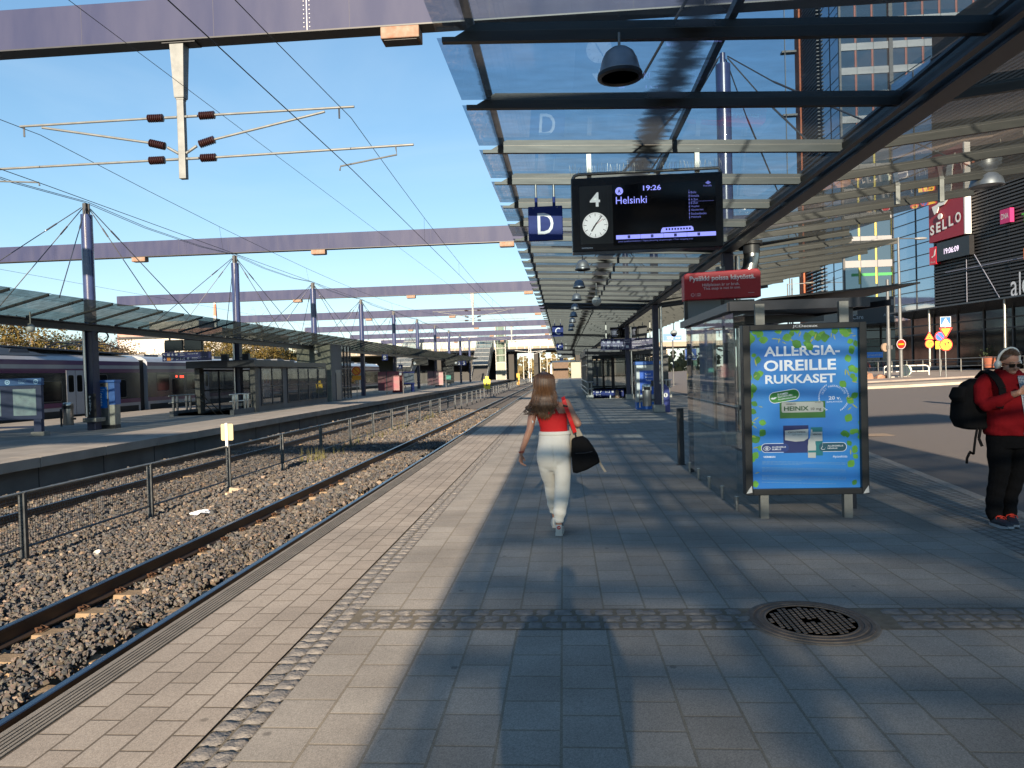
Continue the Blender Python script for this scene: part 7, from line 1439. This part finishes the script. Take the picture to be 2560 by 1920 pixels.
for k in range(980):
    a = rg.uniform(-2.75, -.39) if k % 5 else rg.uniform(-3.5, .36); u = rg.random() ** .7
    x0 = -.10 + .03 * (rg.random() - .5); p = [(x0, .02, 1.708)]
    dx, dy = math.cos(a), math.sin(a); e = .95 + .1 * rg.random()
    p.append((-.10 + dx * .088 * e, -.006 + dy * .098 * e, 1.672)); p.append((-.10 + dx * .104 * e, -.014 + dy * .114 * e, 1.61)); p.append((-.10 + dx * .108 * e, -.022 + dy * .108 * e, 1.545))
    sp = rg.normal(0, .016); zend = 1.20 + .10 * rg.random() + .12 * abs(dx) ** 1.5; w1, w2 = rg.normal(0, .017, 2)
    p.append((-.10 + dx * .106 + sp * .5 + w1 * .4, -.062 + dy * .045 * e, 1.46)); p.append((-.104 + dx * .096 + sp * .7 + w1, -.098 + dy * .028 - .004 * rg.random(), 1.37))
    xe = -.10 + dx * (.074 if dx > 0 else .088) + sp * .9 + w2
    if k % 14 == 0 and dx < -.3:       # locks falling over the left shoulder
        p[-1] = (-.22 + w1, -.07, 1.39); p += [(-.262 + w2 * 1.5, -.07, 1.345), (-.245 + w1 * 2, -.08, 1.30), (-.268 + w2 * 2, -.085, 1.27)]
    else: p += [(xe * .5 + p[-1][0] * .5 + w2 * .6, -.115, (1.37 + zend) / 2), (xe, -.12 + .012 * rg.random(), zend)]
    q = [Vector(v) for v in p]; pts = []
    for i in range(len(q) - 1):          # rounded path
        a0, b0, c0, d0 = q[max(i - 1, 0)], q[i], q[i + 1], q[min(i + 2, len(q) - 1)]
        for tt_ in (0, .34, .67): pts.append(.5 * ((2 * b0) + (c0 - a0) * tt_ + (2 * a0 - 5 * b0 + 4 * c0 - d0) * tt_ ** 2 + (3 * b0 - a0 - 3 * c0 + d0) * tt_ ** 3))
    pts.append(q[-1]); n_ = len(pts); hs.tube(pts, [.0038 * min(1, (n_ - i) / 6 + .15) for i in range(n_)], 4)
part('hair_strands', hs, HM, hcap, 180)
part('arm_sensor', MB().cyl((-.232, -.062, 1.195), (-.234, -.070, 1.195), .014, n=14), WHITE, wm)
part('bracelet', MB().tube([(-.355 + .028 * math.cos(R(a)), -.012 + .028 * math.sin(R(a)), .885 + .004 * math.cos(R(a))) for a in range(0, 361, 20)], .005, 6).tube([(-.358 + .027 * math.cos(R(a)), -.012 + .027 * math.sin(R(a)), .873) for a in range(0, 361, 20)], .004, 6), mat('bracelet_red', (.30, .05, .03), .5), wm)
# shoulder bag: held by the person, so it is a thing of its own
BK = mat('black_canvas', (.006, .006, .007), .9, 0, .3, 8, .3, 120, spec=.15)
bg = thing('shoulder_bag', 'black shoulder bag on a bright red strap at the walking person\'s side', 'bag', (-.10, 7.3, 0)); out = [(.165, .985), (.178, 1.01), (.21, 1.022), (.285, 1.035), (.335, 1.0), (.385, .93), (.435, .84), (.451, .762), (.435, .752), (.32, .69), (.215, .655), (.172, .662), (.166, .72), (.160, .85)][::-1]
mb = MB(); ctr = (.29, .84); mb.loft([[(ctr[0] + (x - ctr[0]) * k, y, ctr[1] + (z - ctr[1]) * k) for x, z in out] for y, k in ((-.13, .80), (-.118, .93), (-.07, 1.0), (.03, 1.0), (.085, .93), (.10, .80))]); part('bag_body', organic(mb, .008, 4, BK), BK, bg)
part('zip', MB().tube([(.20, -.128, .868), (.30, -.137, .872), (.375, -.128, .885)], .004, 5), mat('zip_dark', (.03, .03, .03), .4), bg)
st_ = [(.205, -.05, 1.075), (.165, -.09, 1.20), (.125, -.098, 1.32), (.098, -.075, 1.415), (.09, -.01, 1.444), (.10, .06, 1.40), (.15, .105, 1.25), (.21, .085, 1.08)]
RS = mat('strap_red', (.72, .01, .01), .6, 0, .15, 20); mb = MB(); w_ = .020
for p_, q_ in zip(st_[:-1], st_[1:]):
    n_ = Vector((.8, .0, .35)).normalized() * w_; o_ = (Vector(q_) - Vector(p_)).cross(n_).normalized() * .0016; mb.add([Vector(p_) - n_ - o_, Vector(p_) + n_ - o_, Vector(q_) + n_ - o_, Vector(q_) - n_ - o_, Vector(p_) - n_ + o_, Vector(p_) + n_ + o_, Vector(q_) + n_ + o_, Vector(q_) - n_ + o_], [(0, 3, 2, 1), (4, 5, 6, 7), (0, 1, 5, 4), (1, 2, 6, 5), (2, 3, 7, 6), (3, 0, 4, 7)])
part('strap', mb, RS, bg, 60); part('buckle', MB().bx((.112, -.098, 1.355), (.050, .006, .022), 0, .2, .3), BLACK, bg, bevel=.003); part('strap_end', MB().tube([(.205, -.05, 1.078), (.215, -.04, 1.03)], .008, 6), BLACK, bg)
tb = thing('tote_bag', 'beige cloth tote bag behind the black shoulder bag', 'bag', (-.10, 7.3, 0)); BE = mat('beige_canvas', (.40, .35, .28), .9, 0, .2, 6, .3, 20); mb = MB(); mb.loft([[(x, y, z) for x, z in ((.145, 1.14), (.235, 1.145), (.30, 1.01), (.40, .78), (.30, .72), (.16, .80), (.14, 1.0))] for y in (.03, .07, .10)]); part('tote_body', organic(mb, .009, 4, BE), BE, tb)
part('loose_strap', MB().loft([[(x, y, z), (x + .022, y, z + .008), (x + .022, y + .004, z + .008), (x, y + .004, z)] for x, y, z in ((.425, -.02, .80), (.445, -.03, .745), (.475, -.03, .69), (.498, -.03, .655))]), BE, tb); part('handle', MB().tube([(.16, .05, 1.13), (.13, .08, 1.30), (.11, .06, 1.41), (.10, -.01, 1.436)], .010, 6, flat=.4), BE, tb, 60)
# ---- man with phone ---------------------------------------------------------------
mn = thing('person', 'person in red jacket with sunglasses reading a phone at the right edge', 'person', (4.55, 7.55, .002)); b = MB()
vl(b, [(.03, .02, .95, .19, .15), (.03, 0, 1.15, .20, .17), (.03, .0, 1.35, .20, .14), (.02, .01, 1.47, .16, .10), (.01, .01, 1.52, .075, .07), (.006, -.01, 1.58, .062, .065)])
hd = Matrix.Rotation(R(16), 3, 'X') @ Matrix.Rotation(R(6), 3, 'Z'); H0 = Vector((.005, -.02, 1.66)); hp = lambda x, y, z: tuple(H0 + hd @ Vector((x, y, z)))
def he(c, r, nu=12, nv=9): b.ell(hp(*c), r, nu, nv, hd)
he((0, .012, .045), (.078, .098, .098), 20, 14); he((0, -.03, -.045), (.064, .064, .082), 16, 12); he((0, -.055, -.098), (.034, .034, .026)); he((0, -.096, -.02), (.014, .022, .024)); he((0, -.088, .005), (.010, .014, .035)); he((0, -.087, .028), (.055, .012, .010))
for s_ in (-1, 1): he((s_ * .040, -.062, -.035), (.024, .024, .026)); he((s_ * .079, .01, -.005), (.010, .022, .034)); he((s_ * .045, -.03, -.085), (.03, .04, .03))
he((0, -.088, -.068), (.026, .010, .0065)); he((0, -.086, -.079), (.022, .010, .007))
limb(b, [(-.10, -.20, 1.345), (-.085, -.255, 1.358), (-.068, -.285, 1.372)], [.034, .031, .028])
hand(b, (-.075, -.275, 1.366), (.80, -.32, .42), (-.1, -.3, .92), (.45, .85, -.1), .55, 1.0)
limb(b, [(.36, -.20, 1.05), (.33, -.26, 1.09)], [.033, .029]); hand(b, (.335, -.25, 1.085), (-.5, -.6, .45), (-.4, .2, .9), (-.6, .7, .2), .7, 1.0)
part('body', organic(b, .0046, 3, SKIN), SKIN, mn)
JR = mat('jacket_red', (.22, .006, .010), .9, 0, .3, 3.5, .3, 160, spec=.15); t = MB()
jr = [(.03, .01, .93, .232, .185), (.03, .01, .96, .242, .192), (.03, -.005, 1.05, .246, .20), (.03, -.005, 1.17, .243, .196), (.03, .0, 1.30, .236, .175), (.028, .01, 1.42, .228, .15), (.022, .015, 1.50, .19, .12), (.015, .015, 1.555, .125, .098), (.01, .01, 1.60, .095, .088)]
vl(t, jr, 26, .85)
limb(t, [(-.19, .015, 1.50), (-.255, .0, 1.42), (-.280, -.04, 1.30), (-.262, -.085, 1.245), (-.18, -.165, 1.285), (-.115, -.215, 1.335)], [.075, .080, .074, .070, .060, .048])
limb(t, [(.235, .015, 1.50), (.30, .0, 1.40), (.345, -.03, 1.25), (.355, -.09, 1.08), (.355, -.18, 1.05)], [.075, .078, .072, .066, .052])
me = organic(t, .008, 4, JR); nv = len(me.vertices); co = np.empty(nv * 3); me.vertices.foreach_get('co', co); co = co.reshape(-1, 3); nrm = np.empty(nv * 3); me.vertices.foreach_get('normal', nrm); nrm = nrm.reshape(-1, 3)
co += nrm * (np.sin(co[:, 0] * 30 + co[:, 2] * 22 + 2 * np.sin(co[:, 2] * 13)) * .0035 + np.sin(co[:, 2] * 55 - co[:, 0] * 25) * .0022 * (co[:, 0] < -.15))[:, None]; me.vertices.foreach_set('co', co.ravel()); me.update()
jk = part('jacket', me, JR, mn)
def fy_(x, z):                    # front surface of the jacket
    for (a, q) in zip(jr[:-1], jr[1:]):
        if a[2] <= z <= q[2]: u = (z - a[2]) / (q[2] - a[2]); cx, cy, rx, ry = [a[i] + (q[i] - a[i]) * u for i in (0, 1, 3, 4)]; break
    v = min(abs(x - cx) / rx, .98); ang = math.acos(v ** (1 / .85)); return cy - ry * math.sin(ang) ** .85
def check_mat():
    m = bpy.data.materials.new('checked_shirt'); m.use_nodes = True; nt = m.node_tree; N = nt.nodes.new; L = nt.links.new; b_ = nt.nodes['Principled BSDF']; t_ = N('ShaderNodeTexCoord'); sp_ = N('ShaderNodeSeparateXYZ'); L(t_.outputs['Object'], sp_.inputs[0]); hs_ = []
    for k in (0, 2):
        a = N('ShaderNodeMath'); a.operation = 'MULTIPLY'; L(sp_.outputs[k], a.inputs[0]); a.inputs[1].default_value = 62; f_ = N('ShaderNodeMath'); f_.operation = 'FRACT'; L(a.outputs[0], f_.inputs[0]); g_ = N('ShaderNodeMath'); g_.operation = 'GREATER_THAN'; L(f_.outputs[0], g_.inputs[0]); g_.inputs[1].default_value = .5; hs_.append(g_)
    s_ = N('ShaderNodeMath'); s_.operation = 'ADD'; L(hs_[0].outputs[0], s_.inputs[0]); L(hs_[1].outputs[0], s_.inputs[1]); d_ = N('ShaderNodeMath'); d_.operation = 'MULTIPLY'; L(s_.outputs[0], d_.inputs[0]); d_.inputs[1].default_value = .5
    r_ = N('ShaderNodeValToRGB'); e = r_.color_ramp.elements; e[0].color = (.52, .53, .53, 1); e[1].color = (.012, .02, .045, 1); q_ = e.new(.5); q_.color = (.12, .17, .24, 1); L(d_.outputs[0], r_.inputs[0]); L(r_.outputs[0], b_.inputs['Base Color']); b_.inputs['Roughness'].default_value = .85; return m
mb = MB(); nz_, nx_ = 26, 8; xl = lambda z: .041 - .012 * math.sin((z - 1.03) / .5 * 3.14); xr_ = lambda z: .043 + .155 * max(0, (z - 1.03) / .5) ** .8
gr = [[(xl(z) + (xr_(z) - xl(z)) * i / nx_, z) for i in range(nx_ + 1)] for z in [1.035 + .50 * j / nz_ for j in range(nz_ + 1)]]
mb.add([(x, fy_(x, z) - .007, z) for row in gr for x, z in row], [(j * (nx_ + 1) + i, j * (nx_ + 1) + i + 1, (j + 1) * (nx_ + 1) + i + 1, (j + 1) * (nx_ + 1) + i) for j in range(nz_) for i in range(nx_)]); sh_ = part('shirt', mb, check_mat(), mn, 180)
for k in range(5): z = 1.12 + k * .085; part('button', MB().cyl((xl(z) + .02, fy_(xl(z) + .02, z) - .007, z), (xl(z) + .02, fy_(xl(z) + .02, z) - .010, z), .006, n=8), WHITE, sh_)
zp = mat('zip_silver', (.42, .40, .38), .4, .7); part('zip', MB().tube([(.042, fy_(.042, z) - .006, z) for z in (.945, .98, 1.0, 1.035)], .0045, 6).tube([(xl(z), fy_(xl(z), z) - .008, z) for z in np.linspace(1.035, 1.52, 14)], .004, 5).tube([(xr_(z), fy_(xr_(z), z) - .008, z) for z in np.linspace(1.035, 1.53, 14)], .005, 5), zp, jk, 60); part('zip_pull', MB().bx((.044, fy_(.044, 1.03) - .012, 1.02), (.009, .004, .03)), zp, jk)
part('collar', organic(MB().tube([(.135, -.055, 1.52), (.11, .02, 1.585), (.06, .085, 1.605), (-.03, .09, 1.605), (-.085, .03, 1.588), (-.075, -.04, 1.545), (-.03, -.085, 1.49)], [.02, .026, .028, .028, .026, .024, .015], 10), .006, 3, JR), JR, jk)
PB = mat('trousers_black', (.0045, .0045, .0055), .9, 0, .3, 4, .3, 60, spec=.12); t = MB(); vl(t, [(.02, .01, .96, .215, .165), (.02, .01, .88, .222, .165), (.01, .01, .80, .205, .15)])
limb(t, [(-.085, 0, .82), (-.10, -.005, .70), (-.10, -.02, .58), (-.115, -.01, .45), (-.140, .0, .30), (-.155, -.01, .15), (-.158, -.02, .095)], [.112, .106, .094, .086, .080, .078, .070])
limb(t, [(.115, 0, .82), (.11, .0, .70), (.085, .01, .56), (.06, .03, .42), (.035, .06, .28), (.02, .05, .14), (.015, .04, .09)], [.112, .106, .094, .086, .080, .078, .070])
me = organic(t, .008, 4, PB); nv = len(me.vertices); co = np.empty(nv * 3); me.vertices.foreach_get('co', co); co = co.reshape(-1, 3); nrm = np.empty(nv * 3); me.vertices.foreach_get('normal', nrm); co += nrm.reshape(-1, 3) * (np.sin(co[:, 2] * 50 + co[:, 0] * 22) * .004 * np.clip((.75 - co[:, 2]) / .5, 0, 1))[:, None]; me.vertices.foreach_set('co', co.ravel()); me.update(); part('trousers', me, PB, mn)
SN = mat('sneaker_navy', (.022, .032, .05), .6, 0, .4, 9); SO = mat('sole_pale', (.30, .33, .36), .6)
for o_, rz_ in (((-.158, -.045, .0), 3.14 + .10), ((.018, .015, .0), 3.14 - .35)):
    s_ = shoe(o_, rz_, 0, SN, SO, 1.14, mn); part('laces', MB().tube([(-.02, .10, .088), (.02, .085, .096), (-.02, .07, .10), (.02, .055, .106), (-.02, .04, .112), (.022, .03, .116)], .0045, 5).tube([(0, .04, .115), (.045, .06, .10), (.05, .075, .085)], .004, 5).tube([(0, .04, .115), (-.045, .06, .10), (-.05, .08, .082)], .004, 5), mat('laces_red', (.55, .035, .015), .6), s_, 60)
HR = hair_mat('short_brown_hair', (.06, .032, .018), (.11, .06, .033), (.16, .09, .05)); hb = MB(); hb.ell(hp(0, .022, .062), (.084, .098, .090), 18, 12, hd); hc = part('hair', organic(hb, .007, 3, HR), HR, mn); hs = MB()
for k in range(420):
    a = rg.uniform(0, 6.283); e = rg.uniform(.05, 1.15); d_ = Vector((math.sin(e) * math.cos(a), math.sin(e) * math.sin(a), math.cos(e))); p0 = Vector((d_.x * .084, .022 + d_.y * .099, .062 + d_.z * .091)); fl = Vector((.55 + .3 * rg.normal(), -.3 * d_.y + .25, -.25)); fl = (fl - d_ * fl.dot(d_)).normalized() if d_.y > -.6 else Vector((.9, -.1, .35)).normalized()
    pts = [p0, p0 + fl * .02 + d_ * .006, p0 + fl * .042 + d_ * .002]; hs.tube([hp(*p) for p in pts], [.0028, .0024, .0006], 4)
part('hair_strands', hs, HR, hc, 180)
gs = MB()
for s_ in (-1, 1): gs.loft([[hp(s_ * .035 + x, y, z + .006) for x, z in ((-.031, .016), (.031, .018), (.033, .0), (.024, -.019), (-.022, -.019), (-.032, -.002))] for y in (-.092, -.097)])
gs.tube([hp(-.008, -.096, .014), hp(.008, -.096, .014)], .004, 6)
for s_ in (-1, 1): gs.tube([hp(s_ * .066, -.093, .016), hp(s_ * .076, -.05, .014), hp(s_ * .082, .01, .008)], .004, 5)
solo_g = part('sunglasses', gs, mat('sunglass_black', (.004, .0035, .0035), .3, spec=.25), mn, 30)
eb = MB()
for s_ in (-1, 1): eb.tube([hp(s_ * .018, -.094, .036), hp(s_ * .040, -.092, .043), hp(s_ * .060, -.082, .037)], [.003, .0042, .002], 5)
part('eyebrows', eb, HR, mn, 60); part('mouth', MB().tube([hp(-.024, -.094, -.075), hp(0, -.099, -.0735), hp(.024, -.094, -.075)], [.0012, .0022, .0012], 5), mat('lip_line', (.16, .05, .04), .6), mn, 60)
hf = thing('headphones', 'white over ear headphones worn by the person with the phone', 'headphones', (4.55, 7.55, 0)); HW = mat('headphone_white', (.60, .63, .62), .4)
part('headband', MB().tube([hp(.112 * math.cos(R(a)), .012, .035 + .128 * math.sin(R(a))) for a in range(-8, 189, 14)], .0095, 8, flat=1.5), HW, hf, 60)
for s_ in (-1, 1):
    c_ = part('ear_cup', MB().ell(hp(s_ * .112, .012, -.005), (.024, .036, .046), 14, 10, hd), HW, hf, 180); part('cushion', MB().ell(hp(s_ * .094, .012, -.005), (.016, .034, .043), 12, 8, hd), mat('cushion_grey', (.40, .42, .42), .7), c_, 180)
ph = thing('phone', 'black phone held in the hand of the person in red jacket', 'phone', (4.618, 7.228, 1.452), R(8)); ph.rotation_euler = (R(-28), R(-18), R(10)); part('phone_body', MB().box(-.037, .037, -.004, .004, -.075, .075), mat('phone_black', (.006, .006, .007), .15), ph, bevel=.003); part('camera_bump', MB().box(-.03, -.012, -.006, -.004, .04, .068), BLACK, ph)
bp_ = thing('backpack', 'black backpack with dangling straps worn by the person in red', 'backpack', (4.55, 7.55, 0)); t = MB()
vl(t, [(-.27, .12, .985, .09, .10), (-.29, .12, 1.01, .145, .14), (-.31, .13, 1.10, .16, .155), (-.305, .13, 1.25, .152, .155), (-.285, .13, 1.37, .135, .14), (-.265, .12, 1.47, .10, .11), (-.25, .10, 1.515, .05, .06)], 24, .62); vl(t, [(-.42, .10, 1.27, .05, .10), (-.445, .10, 1.33, .06, .12), (-.42, .10, 1.43, .05, .10)], 14)
part('pack', organic(t, .009, 3, BK), BK, bp_)
def webbing(pts, w, nm='strap'):
    mb = MB()
    for p_, q_ in zip(pts[:-1], pts[1:]):
        p_, q_ = Vector(p_), Vector(q_); d_ = (q_ - p_).normalized(); s_ = d_.cross(Vector((0, -1, 0))).normalized() * w; n_ = s_.cross(d_).normalized() * .007; mb.add([p_ - s_ - n_, p_ + s_ - n_, q_ + s_ - n_, q_ - s_ - n_, p_ - s_ + n_, p_ + s_ + n_, q_ + s_ + n_, q_ - s_ + n_], [(0, 3, 2, 1), (4, 5, 6, 7), (0, 1, 5, 4), (1, 2, 6, 5), (2, 3, 7, 6), (3, 0, 4, 7)])
    return part(nm, mb, BK, bp_)
webbing([(-.20, .16, 1.52), (-.195, .05, 1.595), (-.19, -.05, 1.575), (-.165, -.125, 1.50), (-.15, -.165, 1.42), (-.155, -.185, 1.32), (-.19, -.18, 1.22)], .034); webbing([(.22, .10, 1.55), (.21, -.06, 1.56), (.20, -.15, 1.42), (.22, -.17, 1.2)], .03)
webbing([(-.30, .0, 1.02), (-.335, -.02, .90), (-.36, -.03, .74), (-.40, -.03, .77)], .009, 'loose_strap'); webbing([(-.36, -.03, .745), (-.40, -.03, .755), (-.425, -.03, .70), (-.43, -.03, .645)], .010, 'loose_strap'); webbing([(-.27, .0, 1.0), (-.30, -.02, .90), (-.275, -.03, .82)], .012, 'loose_strap')
# ---- person seated on the stairs
sp2 = thing('person', 'person with long reddish hair in black coat seated on the stairs, back turned', 'person', (3.14, 41.75, -.42)); t = MB(); CT = mat('coat_black', (.010, .010, .012), .8, 0, .3, 5); vl(t, [(0, 0, .0, .22, .17), (0, 0, .2, .21, .15), (0, .0, .42, .24, .13), (0, .01, .52, .20, .11), (0, .02, .58, .09, .08)]); limb(t, [(-.21, 0, .48), (-.27, .08, .28), (-.20, .28, .22)], [.08, .07, .05]); limb(t, [(.21, 0, .48), (.27, .08, .28), (.20, .28, .22)], [.08, .07, .05]); limb(t, [(-.1, .05, .08), (-.12, .45, .06), (-.12, .52, -.40)], [.10, .08, .06]); limb(t, [(.1, .05, .08), (.12, .45, .06), (.12, .52, -.40)], [.10, .08, .06]); part('coat', organic(t, .012, 3, CT), CT, sp2)
b = MB(); vl(b, [(0, .02, .5, .06, .06), (0, .03, .66, .055, .055)]); b.ell((0, .04, .78), (.08, .10, .12), 14, 10); hand(b, (-.19, .30, .22), (.5, .8, 0), (0, 0, 1), (1, 0, 0), .6); hand(b, (.19, .30, .22), (-.5, .8, 0), (0, 0, 1), (-1, 0, 0), .6); part('body', organic(b, .007, 3, SKIN), SKIN, sp2)
HG = hair_mat('reddish_hair', (.10, .045, .02), (.18, .09, .04), (.26, .15, .08)); t = MB(); vl(t, [(0, .03, .91, .03, .03), (0, .02, .88, .08, .09), (0, .0, .80, .10, .105), (0, -.05, .66, .11, .07), (0, -.11, .50, .12, .05), (0, -.13, .34, .10, .03), (0, -.13, .26, .07, .02)]); h_ = part('hair', organic(t, .01, 3, HG), HG, sp2); hs = MB()
for k in range(60): a = rg.uniform(-3, -.1); x_ = math.cos(a) * .1; hs.tube([(x_ * .8, math.sin(a) * .09, .86), (x_, -.03 + math.sin(a) * .07, .68), (x_ * 1.15, -.13 - .03 * rg.random(), .5), (x_ * 1.2 + rg.normal() * .02, -.16, .24 + .08 * rg.random())], [.006, .008, .008, .003], 4)
part('hair_strands', hs, HG, h_, 180)
# ---- the photographer, just behind the lens: only the long shadow shows
pg_ = thing('person', 'person photographing from behind the camera, whose long shadow falls on the paving', 'person', (-.03, -.12, .002)); pg_.scale = (1, 1, 1.025); t = MB(); DC = mat('dark_coat', (.03, .035, .05), .8); vl(t, [(0, 0, .55, .29, .2), (0, 0, .80, .28, .19), (0, 0, 1.05, .27, .18), (0, 0, 1.3, .27, .17), (0, 0, 1.44, .23, .14), (0, 0, 1.53, .11, .09)])
for s_ in (-1, 1): limb(t, [(s_ * .22, 0, 1.44), (s_ * .30, -.02, 1.20), (s_ * .25, .04, .96)], [.075, .075, .05]); limb(t, [(s_ * .095, 0, .9), (s_ * .11, .02, .5), (s_ * .12, 0, .09)], [.105, .08, .06])
part('coat', organic(t, .014, 3, DC), DC, pg_); b = MB(); vl(b, [(0, 0, 1.5, .06, .06), (0, 0, 1.62, .06, .06)]); b.ell((0, -.02, 1.74), (.082, .10, .125), 16, 12)
for s_ in (-1, 1): hand(b, (s_ * .25, .04, .95), (0, .1, -1), (0, 1, 0), (-s_, 0, 0), .5)
part('body', organic(b, .008, 3, SKIN), SKIN, pg_); t = MB().ell((0, -.035, 1.775), (.09, .10, .11), 16, 12); part('hair', t, HR, pg_, 180)
for s_ in (-1, 1): shoe((s_ * .12, .0, 0), -s_ * .15, 0, BK, None, 1.1, pg_)
